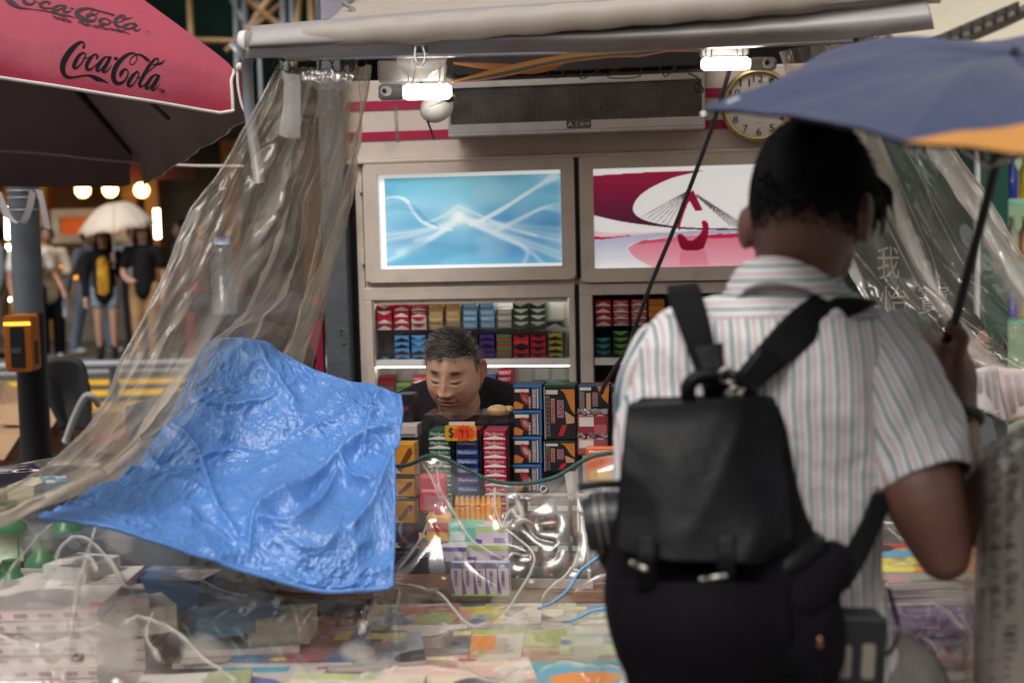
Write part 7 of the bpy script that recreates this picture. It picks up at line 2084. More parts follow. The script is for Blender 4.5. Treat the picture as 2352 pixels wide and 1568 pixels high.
HEADC = P(1042, 857, 3.80)
HP, HY_, HR_ = math.radians(15), math.radians(-14), math.radians(3)
MH = Matrix.Translation(HEADC) @ Matrix.Rotation(HY_, 4, 'Z') @ Matrix.Rotation(HP, 4, 'X') @ Matrix.Rotation(HR_, 4, 'Y') @ Matrix.Diagonal((.925, .96, .975, 1.0))
SCL = 1.0
def sculpt_head():
    nu, nv = 230, 300
    th = np.linspace(.0, math.pi, nu)[:, None]
    # denser towards the face
    u = np.linspace(-1, 1, nv, endpoint=False)
    ph = (u * .55 + np.sign(u) * np.abs(u) ** 3 * .45)[None, :] * math.pi
    x = np.sin(th) * np.sin(ph); y = -np.sin(th) * np.cos(ph); z = np.cos(th) * np.ones_like(ph)
    rx, ry, rz = .0765, .096, .118
    X, Y, Z = rx * x, ry * y, rz * z
    # jaw: narrower below, fuller cheeks
    jaw = 1 - .20 * smooth01(-.03, -.118, Z) + .02 * np.exp(-((Z + .03) / .03) ** 2)
    X = X * jaw
    Y = np.where(Y < 0, Y * (1 - .05 * smooth01(-.02, -.11, Z)), Y * (1 - .35 * smooth01(-.02, -.10, Z)))
    # flatten the face a little, square the jaw
    front = smooth01(.0, .6, -y)
    Y = Y + .010 * front * (1 - (X / .07) ** 2) * 0.0
    X = X * (1 + .05 * np.exp(-((Z + .065) / .03) ** 2) * (1 - front * .4))
    def G(cx, cz, sx, sz, a, rot=0.0):
        dx, dz = X - cx, Z - cz
        if rot: dx, dz = dx * math.cos(rot) + dz * math.sin(rot), -dx * math.sin(rot) + dz * math.cos(rot)
        return a * np.exp(-(dx / sx) ** 2 - (dz / sz) ** 2)
    f = np.zeros_like(X)
    # nose
    f += G(0, .012, .0085, .020, .0095) + G(0, -.008, .0095, .014, .0125) + G(0, -.024, .0125, .0105, .0195) + G(-.0145, -.027, .0075, .0075, .0105) + G(.0145, -.027, .0075, .0075, .0105)
    f -= G(-.007, -.0345, .0035, .003, .006) + G(.007, -.0345, .0035, .003, .006)
    # sockets, lids, bags
    def E(cx, cz, sx, sz, a, k):      # a feature line bowed downwards by k
        zc = cz - k * (1 - np.clip((X - cx) / sx, -1.6, 1.6) ** 2)
        return a * np.exp(-(np.abs(X - cx) / sx) ** 4 - ((Z - zc) / sz) ** 2)
    for s in (-1, 1):
        f -= G(s * .030, .014, .018, .010, .0072)
        f += G(s * .031, .0125, .013, .0070, .0060)
        f -= E(s * .031, .0068, .0140, .0014, .0018, .0028)  # lowered lid edge
        f += E(s * .031, -.002, .013, .0040, .0014, .003)
        f += G(s * .029, .031, .019, .0065, .0040, s * -.12)
        f += G(s * .046, -.018, .020, .018, .0052)
        f -= G(s * .026, -.042, .0042, .018, .0020, s * .45)
        f += G(s * .036, -.046, .013, .016, .0022)
        f -= G(s * .052, .030, .012, .022, .0024)
        f -= G(s * .026, -.0565, .004, .004, .0016)
    f += G(0, .058, .045, .03, .004)
    f += G(0, -.0500, .021, .0048, .0062) - G(0, -.0505, .0028, .005, .0010) + G(0, -.0625, .018, .0055, .0060)
    f -= G(0, -.0562, .024, .0015, .0036)
    f -= G(0, -.073, .017, .004, .0028)
    f += G(0, -.089, .018, .013, .0085)
    mask = smooth01(.15, .55, -y)
    Y = Y - f * mask
    Z2 = Z.copy()
    Z2 = Z2 - G(0, -.026, .012, .008, .0025) * mask
    # colours; shade of lids, nostrils and face folds is put in as tint
    base = np.array(srgb(220, 170, 140)); col = np.zeros(X.shape + (3,)); col[:] = base
    def tint(m, c): 
        m = (np.clip(m, 0, 1) * mask)[..., None]; col[:] = col * (1 - m) + np.array(c) * m
    mottled = (vnoise(X * 160 + 50, Z * 160 + 50, 5) - .5)[..., None]
    col *= 1 + mottled * .16
    tint(G(0, -.024, .016, .014, .30), srgb(186, 116, 92))
    for s in (-1, 1):
        tint(G(s * .045, -.02, .02, .018, .25), srgb(188, 118, 92))
        brow = G(s * .030, .0335, .0195, .0052, 1.0, s * -.14) * (1.0 + .6 * (vnoise(X * 900 + 400, Z * 260 + 400, 8)))
        tint(brow * .95, srgb(44, 36, 34))
        tint(E(s * .031, .0064, .0145, .0029, 1.1, .0030), srgb(18, 12, 12))
        tint(E(s * .031, .0162, .0140, .0014, .6, -.0012), srgb(110, 70, 54))
        tint(G(s * .031, -.004, .014, .005, .22), srgb(136, 92, 72))
        tint(G(s * .007, -.0345, .0038, .0030, .85), srgb(60, 32, 26))
        tint(G(s * .0165, -.030, .0022, .006, .35), srgb(120, 70, 54))
    tint(G(0, -.0505, .021, .0040, .55), srgb(140, 78, 68)); tint(G(0, -.0615, .018, .0045, .55), srgb(146, 84, 72)); tint(G(0, -.0562, .024, .0019, 1.0), srgb(52, 26, 24)); [tint(G(s * .0275, -.043, .0024, .017, .40, s * .45), srgb(140, 92, 72)) for s in (-1, 1)]
    tint(G(.024, -.046, .0016, .0016, 1.0), srgb(40, 26, 24))                              # mole
    tint(G(0, -.085, .03, .016, .10), srgb(96, 80, 74)); tint(G(0, -.043, .02, .004, .12), srgb(96, 80, 74))
    g = np.stack([X, Y, Z2], 2)
    return g, col
g, hc = sculpt_head()
vend = thing('person', 'person with short grey hair and black shirt looking down behind the counter', 'person', (HEADC.x, 3.95, 0.0))
A = np.array(MH)
b = MB()
gw = g.reshape(-1, 3) * SCL @ A[:3, :3].T + A[:3, 3]
b.grid(gw.reshape(g.shape), closed_v=True)
cols_ = [hc.reshape(-1, 3)]
def addc(bb, col):
    n0 = len(b.v); b.add(bb.v, bb.f); cols_.append(np.tile(np.array(col), (len(bb.v), 1)))
skc = srgb(212, 158, 128)
for s in (-1, 1):
    e = MB(); 
    # ear: rim and lobe
    pts = [MH @ Vector(q) for q in ((s * .073, .012, -.030), (s * .079, .018, -.020), (s * .086, .030, .0), (s * .086, .034, .018), (s * .081, .028, .032), (s * .075, .016, .028), (s * .072, .010, .014))]
    e.tube(pts, [.006, .0065, .0062, .006, .006, .005, .004], 8, samples=26); e.ball(MH @ Vector((s * .076, .02, .003)), (.006, .016, .024), 8, 10, M=MH.to_3x3()); e.ball(MH @ Vector((s * .074, .013, -.027)), .008, 8, 10)
    addc(remesh(e, .0022, 3), srgb(196, 130, 102))
nb_ = MB(); limb(nb_, [MH @ Vector((0, .02, -.06)), MH @ Vector((0, .035, -.10)), HEADC + Vector((.012, .11, -.14))], [.058, .060, .066], 18, samples=10)
HT = HEADC + Vector((.0, .030, .080))
limb(nb_, [HT + Vector((-.19, .12, -.22)), HT + Vector((.0, .11, -.20)), HT + Vector((.21, .12, -.22))], [.055, .07, .055], 14, samples=10)
limb(nb_, [HT + Vector((.01, .13, -.28)), HT + Vector((.01, .16, -.62))], [.13, .14], 14)
for s in (-1, 1): limb(nb_, [HT + Vector((s * .21, .12, -.24)), HT + Vector((s * .25, .05, -.50)), HT + Vector((s * .10, -.14, -.52))], [.05, .042, .034], 12, samples=10)
hand0 = HT + Vector((0, -.16, -.53))
for s in (-1, 1):
    h0 = HT + Vector((s * .09, -.16, -.53)); nb_.ball(h0, (.04, .045, .02), 8, 12)
    for k in range(4): limb(nb_, [h0 + Vector(((k - 1.5) * .019, -.03, 0)), h0 + Vector(((k - 1.5) * .02, -.075 + abs(k - 1.4) * .008, -.012)), h0 + Vector(((k - 1.5) * .02, -.092 + abs(k - 1.4) * .01, -.03))], [.0095, .0085, .0075], 8)
    limb(nb_, [h0 + Vector((-s * .035, .0, .0)), h0 + Vector((-s * .06, -.04, -.005))], [.011, .009], 8)
# legs, seated on a stool
for s in (-1, 1): limb(nb_, [HEADC + Vector((s * .1, .2, -.66)), HEADC + Vector((s * .14, -.12, -.70)), Vector((HEADC.x + s * .14, HEADC.y - .05, .08)), Vector((HEADC.x + s * .14, HEADC.y - .22, .04))], [.085, .065, .045, .04], 12)
addc(remesh(nb_, .007, 4), skc)
cols_ = np.vstack(cols_)
VSK = am('vendor_skin', .38, 0, .45, bump=.12, bscale=420)
b.build('body', VSK, vend, smooth=True, cols=cols_)
b = MB()
limb(b, [HT + Vector((-.185, .13, -.235)), HT + Vector((-.08, .125, -.195)), HT + Vector((.01, .135, -.185)), HT + Vector((.10, .125, -.195)), HT + Vector((.205, .13, -.235))], [.072, .082, .086, .082, .072], 16, samples=14)
limb(b, [HT + Vector((.01, .13, -.26)), HT + Vector((.01, .16, -.64))], [.16, .165], 16)
for s in (-1, 1): limb(b, [HT + Vector((s * .205, .12, -.245)), HT + Vector((s * .245, .07, -.45))], [.072, .062], 14)
BT = cloth('black_tee', (.010, .009, .011), .85)
remesh(b, .009, 4).build('tee_shirt', BT, vend, smooth=True)
b = MB()
for s in (-1, 1): limb(b, [HEADC + Vector((s * .1, .2, -.66)), HEADC + Vector((s * .14, -.12, -.70)), Vector((HEADC.x + s * .14, HEADC.y - .05, .1))], [.10, .08, .06], 12)
remesh(b, .012, 3).build('trousers', DGRC, vend, smooth=True)
st_ = thing('stool', 'plain stool the vendor sits on behind the counter', 'stool', (HEADC.x, HEADC.y + .2, 0))
b = MB(); b.cyl((HEADC.x, HEADC.y + .2, .42), (HEADC.x, HEADC.y + .2, .46), .17, n=20); b.build('seat', REDST, st_)
for k in range(4):
    a = k * math.pi / 2 + .7; b = MB(); b.cyl((HEADC.x + .13 * math.cos(a), HEADC.y + .2 + .13 * math.sin(a), 0), (HEADC.x + .13 * math.cos(a), HEADC.y + .2 + .13 * math.sin(a), .42), .014, n=8); b.build('leg', REDST, st_)
# hair: short, spiky, grey with dark roots
r = np.random.default_rng(5)
pts, nrm, ln, lean, grey = [], [], [], [], []
while len(pts) < 7000:
    v = r.normal(size=3); v /= np.linalg.norm(v)
    p = np.array([.0775 * v[0], .097 * v[1], .119 * v[2]])
    hl = .068 + .004 * math.sin(p[0] * 160) - .30 * max(0, abs(p[0]) - .042)         # front hair line
    if p[1] < -.02:
        if p[2] < hl + r.normal() * .003: continue
    elif p[1] < .02:
        if p[2] < .018 + (-.02 - p[1]) * -.6 + r.normal() * .004: continue
    else:
        if p[2] < -.05 - (p[1] - .02) * .2: continue
    pts.append(p); nrm.append(v)
    top = max(0, v[2])
    ln.append((.013 + .020 * top ** 1.2) * r.uniform(.6, 1.2))
    sw = .9 * math.sin(p[0] * 55 + p[1] * 30) * .25
    lean.append(np.array([-.70 * top + .25 * v[0] + sw + r.normal() * .16, -.62 * top + r.normal() * .16 + (.25 if v[1] > .3 else 0), .18 * top - .75 * (1 - top) + r.normal() * .12]))
A3 = np.array(MH)[:3, :3]
pw = [MH @ Vector(p * .985) for p in pts]; nw = [A3 @ q for q in nrm]; lw = [A3 @ q for q in lean]
HGREY = [pm('dark_grey_hair', (.028, .024, .022), .45, var=.3, scale=90), pm('mid_grey_hair', (.19, .17, .15), .45, var=.3, scale=90), pm('light_grey_hair', (.40, .37, .34), .45, var=.2, scale=90)]
b = MB(); bnds = []
for lvl, (lo_, hi_) in enumerate(((0, .28), (.28, .62), (.62, 1.01))):
    sel = [i for i in range(len(pts)) if lo_ <= (i * .61803) % 1 < hi_]
    n0 = len(b.f)
    hair_strands([pw[i] for i in sel], [nw[i] for i in sel], [ln[i] for i in sel], [lw[i] for i in sel], .00075, 30 + lvl, b)
    b.m[n0:] = [lvl] * (len(b.f) - n0)
# scalp under the strands
n0 = len(b.f)
sc_g = []
for i in range(30):
    row = []
    for j in range(48):
        thh, phh = .02 + i / 29 * 1.75, 2 * math.pi * j / 48
        v = np.array([math.sin(thh) * math.sin(phh), -math.sin(thh) * math.cos(phh), math.cos(thh)])
        p = np.array([.0785 * v[0], .0985 * v[1], .1205 * v[2]])
        if p[1] < -.02: lim = .070 - .25 * max(0, abs(p[0]) - .045)
        elif p[1] < .02: lim = .026 - .6 * (p[1] + .02) * 0
        else: lim = -.045
        if p[2] < lim: 
            p[2] = lim; q2 = max(0.0, 1 - (p[2] / .1205) ** 2) ** .5; a_ = math.atan2(v[0] * .0785, -v[1] * .0985); p[0], p[1] = .074 * q2 * math.sin(phh), -.0945 * q2 * math.cos(phh)
        row.append(tuple(MH @ Vector(p)))
    sc_g.append(row)
b.grid(np.array(sc_g), 0, closed_v=True)
b.build('hair', HGREY, vend)

# ------------------------------------------------------------------ the customer
YC = 2.02
cus = thing('person', 'person in a striped short sleeved shirt seen from behind with a black backpack', 'person', (P(1720, 1500, YC).x, YC, 0))
PS = lambda px, py, Y=YC: P(px, py, Y)
u_ = lambda n, Y=YC: n / F * Y      # pixels to metres at distance Y
b = MB()
# head turned a little to the right and down
hcen = PS(1853, 470)
Mh = Matrix.Translation(hcen) @ Matrix.Rotation(math.radians(-28), 4, 'Z') @ Matrix.Rotation(math.radians(-16), 4, 'X')
b.ball(hcen, (.077, .094, .106), 18, 24, M=Mh.to_3x3())
R3 = lambda x, y, z: Mh @ Vector((x, y, z))
b.ball(R3(0, .045, -.055), (.060, .058, .062), 12, 16, M=Mh.to_3x3()); b.ball(R3(0, .085, -.085), (.026, .022, .022), 10, 12)
b.ball(R3(0, .110, -.02), (.012, .018, .022), 8, 10, M=Mh.to_3x3())
for s in (-1, 1):
    b.ball(R3(s * .082, .012, -.012), (.010, .020, .033), 10, 12, M=Mh.to_3x3()); b.ball(R3(s * .080, .018, -.042), (.008, .010, .012), 8, 10)
b.ball(PS(1712, 525, YC), (.012, .02, .032), 10, 12)
limb(b, [PS(1850, 530), PS(1828, 620), PS(1800, 720)], [.064, .061, .058], 18, samples=12)
# trunk, hips, legs
limb(b, [PS(1790, 840), PS(1740, 1000, YC + .01), PS(1720, 1350), PS(1740, 1580)], [.095, .110, .11, .115], 18, samples=14)
limb(b, [PS(1560, 850), PS(1790, 800), PS(2000, 850)], [.05, .05, .05], 14, samples=10)
hipL, hipR = PS(1620, 1600), PS(1880, 1600)
for hp in (hipL, hipR): limb(b, [hp, Vector((hp.x, YC + .01, .48)), Vector((hp.x, YC + .03, .08)), Vector((hp.x, YC + .17, .045))], [.10, .065, .045, .04], 14)
# right arm: upper arm, bent elbow, forearm rising to the umbrella
el = PS(2168, 1272, 1.90); wr = PS(2203, 985, 2.12); sh = PS(2010, 815, 2.0)
limb(b, [sh, PS(2085, 1000, 1.96), PS(2125, 1150, 1.91), el], [.062, .060, .054, .038], 16, samples=14)
b.ball(el, .036, 10, 14)
limb(b, [el + Vector((.004, .02, .0)), PS(2200, 1120, 2.0), wr], [.038, .042, .031], 16, samples=14)
palm = PS(2192, 872, 2.17)
limb(b, [wr, PS(2196, 930, 2.15), palm], [.030, .032, .036], 14, samples=8)
b.ball(palm, (.036, .028, .050), 12, 14)
shaft0, shaft1 = PS(2150, 905, 2.22), PS(2290, 372, 1.98)
sd = (shaft1 - shaft0).normalized()
def on_shaft(k): return shaft0 + sd * k
# fingers curl round the shaft: root at the back of the hand, over the far side and back
for k in range(4):
    c = on_shaft(.012 + .022 * k + .03); r0 = palm + Vector((-.018 + .004 * k, .002, -.026 + .020 * k))
    limb(b, [palm + Vector((.0, .0, -.02 + .018 * k)), c + Vector((.022, .0, .004)), c + Vector((.018, .022, .002)), c + Vector((-.006, .026, -.002)), c + Vector((-.022, .008, -.004)), c + Vector((-.016, -.014, -.006))], [.012, .0105, .010, .0095, .009, .008], 10, samples=16)
limb(b, [palm + Vector((.0, -.012, .012)), palm + Vector((-.004, -.026, .040)), on_shaft(.118) + Vector((.010, -.018, .004)), on_shaft(.128) + Vector((-.010, -.015, .004))], [.015, .0135, .0115, .0095], 10, samples=12)
# left arm bent forward, hidden by the body
limb(b, [PS(1545, 830), PS(1480, 1120, 2.1), PS(1500, 1200, 2.3), PS(1560, 1190, 2.42)], [.058, .046, .038, .032], 14, samples=12)
hl = PS(1560, 1190, 2.45); b.ball(hl, (.036, .04, .022), 10, 12)
for k in range(4): limb(b, [hl + Vector(((k - 1.5) * .018, .02, 0)), hl + Vector(((k - 1.5) * .019, .068 - abs(k - 1.4) * .008, -.012))], [.010, .008], 8)
limb(b, [hl + Vector((.03, 0, 0)), hl + Vector((.055, .035, .01))], [.012, .009], 8)
TANS = pm('tanned_skin', (0.145, 0.060, 0.040), .48, var=.12, scale=18, bump=.1, bscale=250)
remesh(b, .0058, 5).build('body', TANS, cus, smooth=True)

# hair: faded sides, thick black top brushed to the right
b = MB()
r = np.random.default_rng(9)
pts, nrm, ln, lean = [], [], [], []
while len(pts) < 14000:
    v = r.normal(size=3); v /= np.linalg.norm(v)
    if v[2] < -.50 + abs(r.normal()) * .13: continue
    if v[1] > .55 and v[2] < .45: continue
    if abs(v[0]) > .6 and v[1] > .35 and v[2] < .0: continue
    up = float(smooth01(.1, .7, v[2])); p = np.array([(.0785 + .007 * up) * v[0], (.0955 + .010 * up) * v[1], (.1075 + .017 * up) * v[2]])
    t_ = float(smooth01(-.1, .55, v[2])); pts.append(p); nrm.append(v * (.25 + .75 * t_))
    t_ = t_; ln.append((.0045 + .014 * t_ + (.012 if v[1] > .3 and v[2] > .3 else 0)) * r.uniform(.7, 1.15))
    lean.append(np.array([.35 * t_ + r.normal() * .10, .85 * t_ + r.normal() * .10, -.65 * (1 - t_) - .1 + r.normal() * .08]))
A3 = np.array(Mh)[:3, :3]
hair_strands([Mh @ Vector(p) for p in pts], [A3 @ q for q in nrm], ln, [A3 @ q for q in lean], .0011, 77, b)
cap = []
for i in range(26):
    row = []
    for j in range(40):
        thh, phh = .02 + i / 25 * (1.86 + .10 * math.sin(j * 2.1)), 2 * math.pi * j / 40
        v = np.array([math.sin(thh) * math.sin(phh), math.sin(thh) * math.cos(phh), math.cos(thh)])
        up = smooth01(.1, .7, v[2]); row.append(tuple(R3((.0785 + .007 * up) * v[0], (.0955 + .010 * up) * v[1], (.1075 + .017 * up) * v[2])))
    cap.append(row)
b.grid(np.array(cap), closed_v=True)
for k in range(26):
    a = r.uniform(-.5, .5); p0_ = R3(.055 + r.uniform(0, .025), .05 + r.uniform(-.02, .03), .04 + r.uniform(-.03, .03))
    b.tube([p0_, p0_ + Vector((.02, .0, -.015 + r.normal() * .005)), p0_ + Vector((.026 + r.normal() * .004, .01, -.05 + r.normal() * .008))], [.004, .0035, .0008], 5, samples=6)
b.build('hair', HAIRB, cus, smooth=True)

# striped shirt
def stripe_mat(name, horizontal):
    m = bpy.data.materials.new(name); m.use_nodes = True; nt = m.node_tree; bs = nt.nodes['Principled BSDF']
    uv = nt.nodes.new('ShaderNodeUVMap'); sp = nt.nodes.new('ShaderNodeSeparateXYZ'); nt.links.new(uv.outputs[0], sp.inputs[0])
    geo = nt.nodes.new('ShaderNodeNewGeometry'); ns = nt.nodes.new('ShaderNodeTexNoise'); ns.inputs['Scale'].default_value = 9; nt.links.new(geo.outputs['Position'], ns.inputs['Vector'])
    ad = nt.nodes.new('ShaderNodeMath'); ad.operation = 'MULTIPLY_ADD'; ad.inputs[1].default_value = .010; nt.links.new(ns.outputs['Fac'], ad.inputs[0]); nt.links.new(sp.outputs[1 if horizontal else 0], ad.inputs[2])
    fr = nt.nodes.new('ShaderNodeMath'); fr.operation = 'MULTIPLY'; fr.inputs[1].default_value = 1 / .0195; nt.links.new(ad.outputs[0], fr.inputs[0])
    f2 = nt.nodes.new('ShaderNodeMath'); f2.operation = 'FRACT'; nt.links.new(fr.outputs[0], f2.inputs[0])
    cr = nt.nodes.new('ShaderNodeValToRGB'); nt.links.new(f2.outputs[0], cr.inputs[0])
    e = cr.color_ramp.elements; W_c, T_c, P_c = (.66, .64, .62, 1), (.026, .115, .165, 1), (.48, .27, .32, 1)
    e[0].position = 0; e[0].color = W_c; e[1].position = 1; e[1].color = W_c
    for p_, c_ in ((.28, W_c), (.30, T_c), (.43, T_c), (.45, W_c), (.72, W_c), (.75, P_c), (.85, P_c), (.88, W_c)):
        x_ = e.new(p_); x_.color = c_
    nt.links.new(cr.outputs[0], bs.inputs['Base Color']); bs.inputs['Roughness'].default_value = .85; bs.inputs['Sheen Weight'].default_value = .15
    n3 = nt.nodes.new('ShaderNodeTexNoise'); n3.inputs['Scale'].default_value = 16; n3.inputs['Detail'].default_value = 3; bp = nt.nodes.new('ShaderNodeBump'); bp.inputs['Strength'].default_value = .5; bp.inputs['Distance'].default_value = .02
    nt.links.new(geo.outputs['Position'], n3.inputs['Vector']); nt.links.new(n3.outputs['Fac'], bp.inputs['Height']); nt.links.new(bp.outputs[0], bs.inputs['Normal'])
    return m
STR, STRH = stripe_mat('striped_cotton', False), stripe_mat('striped_cotton_yoke', True)
def shirt_ring(py, L, Rr, Yc, dep, n=96, e=2.4):
    c = (L + Rr) / 2; hw = u_(Rr - L) / 2 * (1 - .5 * dep / Yc); cp = PS(c, py, Yc); row = []
    for k in range(n):
        a = 2 * math.pi * k / n - math.pi / 2
        ca, sa = math.cos(a), math.sin(a)
        row.append((cp.x + hw * np.sign(ca) * abs(ca) ** (2 / e), cp.y + dep * np.sign(sa) * abs(sa) ** (2 / e), cp.z))
    return row
rings = [(640, 1712, 1925, YC, .060), (668, 1676, 1945, YC, .072), (700, 1590, 2000, YC, .084), (735, 1512, 2062, YC, .096), (790, 1452, 2105, YC, .112), (880, 1420, 2100, YC, .122), (1000, 1408, 2060, YC, .130), (1150, 1402, 2030, YC, .132), (1300, 1404, 2015, YC, .130), (1430, 1410, 2045, YC, .130), (1530, 1420, 2072, YC, .136), (1650, 1425, 2080, YC, .140)]
ctrl = np.array([shirt_ring(*q) for q in rings])
g = np.stack([crs(ctrl[:, k], 110) for k in range(ctrl.shape[1])], 1)
a_ = np.linspace(0, 2 * math.pi, g.shape[1], endpoint=False)[None, :]; z_ = np.linspace(0, 1, g.shape[0])[:, None]
n = grid_normals(g); cc_3 = g.mean(1, keepdims=True); sg = np.sign(((g - cc_3) * n).sum(2, keepdims=True)); n = n * sg
wr_ = (crumple(g[..., 0] * 9 + g[..., 1] * 6, g[..., 2] * 4, 111, 3) - .6) * .010 + np.sin(g[..., 0] * 60 + g[..., 2] * 14) * .0022
g = g + n * (wr_ * smooth01(.1, .25, z_))[..., None]
sl = np.zeros(g.shape[:2])
sl[:, 1:] = np.cumsum(np.linalg.norm(np.diff(g, axis=1), axis=2), axis=1)
uu = g[..., 0] + .0 * sl
side = np.abs(g[..., 1] - YC) ; uv = np.stack([uu * 1.0 + 10, g[..., 2] * 1.15 + 10], 2)
yk = 28
b = MB(); b.grid(g[:yk + 1], 0, closed_v=True, uv=uv[:yk + 1]); b.build('shirt_yoke', STRH, cus, smooth=True, solid=.003)
b = MB(); b.grid(g[yk:], 0, closed_v=True, uv=uv[yk:]); sh_ = b.build('shirt', STR, cus, smooth=True, solid=.003)
# collar
b = MB()
c1 = [(1668, 655), (1690, 612), (1722, 592), (1780, 592), (1840, 612), (1905, 652), (1945, 690)]
gg = []
for (o0, dy, dd) in ((0, 0, -.075), (1, 22, -.088), (2, 44, -.094)):
    gg.append([tuple(PS(a, c + dy + (12 if o0 else 0), YC) + Vector((0, dd + .035 * abs(k - 3) ** 1.6 / 4, 0))) for k, (a, c) in enumerate(c1)])
gg = np.array(gg); G2 = np.stack([crs(gg[k], 40) for k in range(3)]); G2 = np.stack([crs(G2[:, j], 10) for j in range(40)], 1)
b.grid(G2, uv=np.stack([G2[..., 0] + 10, G2[..., 2] + 10], 2)); b.build('collar', STRH, cus, smooth=True, solid=.004)
# right sleeve, left sleeve
def sleeve(pts, rad, nm):
    q = crs([tuple(p) + (r_,) for p, r_ in zip(pts, rad)], 40); t = np.gradient(q[:, :3], axis=0); t /= np.linalg.norm(t, axis=1, keepdims=True)
    up = np.array([0, -1.0, 0]); gg = []; uvs = []
    for k in range(40):
        a = np.cross(t[k], up); a /= np.linalg.norm(a); c = np.cross(a, t[k]); row = []; ur = []
        for j in range(48):
            f_ = 2 * math.pi * j / 48; rr = q[k, 3] * (1 + .05 * math.sin(3 * f_ + k * .2) + .03 * math.sin(7 * f_ + k * .5))
            row.append(q[k, :3] + rr * (math.cos(f_) * a + math.sin(f_) * c)); ur.append((q[k, 3] * math.sin(f_ - math.pi / 2) * 1.15 + 10, k * .01 + 10))
        gg.append(row); uvs.append(ur)
    b = MB(); b.grid(np.array(gg), closed_v=True, uv=np.array(uvs)); b.build('sleeve', STR, cus, smooth=True, solid=.004)
sleeve([PS(1975, 775), PS(2035, 880, 1.99), PS(2090, 1000, 1.96), PS(2132, 1108, 1.92)], [.070, .076, .070, .061], 'r')
sleeve([PS(1580, 800), PS(1528, 890, 2.04), PS(1512, 1010, 2.08), PS(1510, 1100, 2.1)], [.066, .064, .060, .056], 'l')
# trousers, belt pouch, watch
b = MB()
limb(b, [PS(1745, 1560), PS(1745, 1680)], [.13, .14], 18)
limb(b, [PS(1640, 1640), PS(1870, 1640), PS(2035, 1600)], [.13, .13, .10], 16, samples=8)
for hp in (hipL, hipR): limb(b, [hp, Vector((hp.x, YC + .01, .48)), Vector((hp.x, YC + .03, .09))], [.115, .09, .075], 16)
remesh(b, .012, 4).build('trousers', cloth('grey_trousers', (.16, .145, .135)), cus, smooth=True)
for hp in (hipL, hipR):
    b = MB(); limb(b, [Vector((hp.x, YC - .03, .05)), Vector((hp.x, YC + .17, .045))], [.048, .042], 14); remesh(b, .008, 3).build('shoe', SHB, cus, smooth=True)
b = MB(); ax = (palm - wr).normalized(); M = ax.to_track_quat('Y', 'X').to_matrix(); c = PS(2200, 962, 2.13)
b.torus(c, .031, .009, M=M, n=30); b.box(-.016, .016, -.016, .016, -.006, .006, M=Matrix.Translation(c + Vector((-.012, -.032, 0))) @ Matrix.Rotation(.3, 4, 'Z')); b.build('watch', BLACK, cus, smooth=False)

# ------------------------------------------------------------------ backpack
BAG = pm('black_bag_leather', (.004, .004, .005), .45, var=.4, scale=6, bump=.16, bscale=45, spec=.14)
BAGC = pm('black_bag_cloth', (.0035, .0028, .0042), .85, var=.3, scale=10, bump=.2, bscale=200, spec=.12)
bp_ = thing('backpack', 'black flap backpack with leather straps worn over the striped shirt', 'backpack', PS(1680, 1560, 1.8))
YB = 1.80
rg = [(915, 1478, 1762, 1.865, .035), (950, 1456, 1782, 1.855, .06), (1040, 1442, 1800, 1.845, .075), (1150, 1430, 1826, 1.835, .09), (1290, 1408, 1880, 1.82, .105), (1390, 1405, 1908, 1.815, .11), (1480, 1424, 1914, 1.815, .11), (1570, 1466, 1890, 1.82, .105), (1700, 1530, 1880, 1.83, .085), (1760, 1580, 1840, 1.84, .05)]
ctrl = np.array([[tuple(Vector(p)) for p in shirt_ring(py, L, R_, Yc, d, 72, 3.2)] for py, L, R_, Yc, d in rg])
g = np.stack([crs(ctrl[:, k], 90) for k in range(72)], 1)
g += (crumple(g[..., 0] * 8, g[..., 2] * 8, 121, 3) - .6)[..., None] * np.array([0, -.010, 0])
b = MB(); b.grid(g, closed_v=True, cap=True); b.build('bag_body', BAGC, bp_, smooth=True)
Yf = 1.755
rows = [[(1450, 928, 1.85), (1540, 922, 1.845), (1640, 920, 1.84), (1720, 922, 1.845), (1774, 928, 1.85)], [(1440, 965, 1.80), (1540, 958, 1.785), (1640, 955, 1.78), (1722, 958, 1.785), (1784, 965, 1.80)], [(1428, 1080, 1.765), (1535, 1078, 1.74), (1640, 1076, 1.735), (1730, 1078, 1.74), (1800, 1084, 1.765)], [(1420, 1200, 1.745), (1530, 1202, 1.715), (1640, 1202, 1.71), (1735, 1204, 1.715), (1815, 1210, 1.745)], [(1424, 1262, 1.74), (1530, 1288, 1.705), (1640, 1292, 1.70), (1730, 1292, 1.705), (1806, 1262, 1.74)]]
g = surf(rows, 60, 60); n = grid_normals(g); n = n if n[30, 30, 1] < 0 else -n
S, T = np.meshgrid(np.linspace(0, 3, 60), np.linspace(0, 3, 60)); g = g + n * ((crumple(S * .5, T * .5, 131, 2) - .6) * .010)[..., None]
b = MB(); b.grid(g); b.build('flap', BAG, bp_, smooth=True, solid=.006)
for j in (20, 40):
    b = MB(); b.tube([Vector(q) + Vector((0, -.001, 0)) for q in g[2:, j]], .0022, 5); b.build('flap_seam', BAG, bp_, smooth=True)
for a in (1485, 1668):
    rows = [[(a - 22, 1230, 1.705), (a + 22, 1230, 1.70)], [(a - 22, 1290, 1.695), (a + 22, 1292, 1.69)], [(a - 20, 1350, 1.70), (a + 20, 1352, 1.695)]]
    b = MB(); b.grid(surf(rows, 14, 6)); b.build('closing_strap', BAG, bp_, smooth=True, solid=.005)
METAL = pm('brushed_buckle', (.42, .38, .32), .33, 1.0)
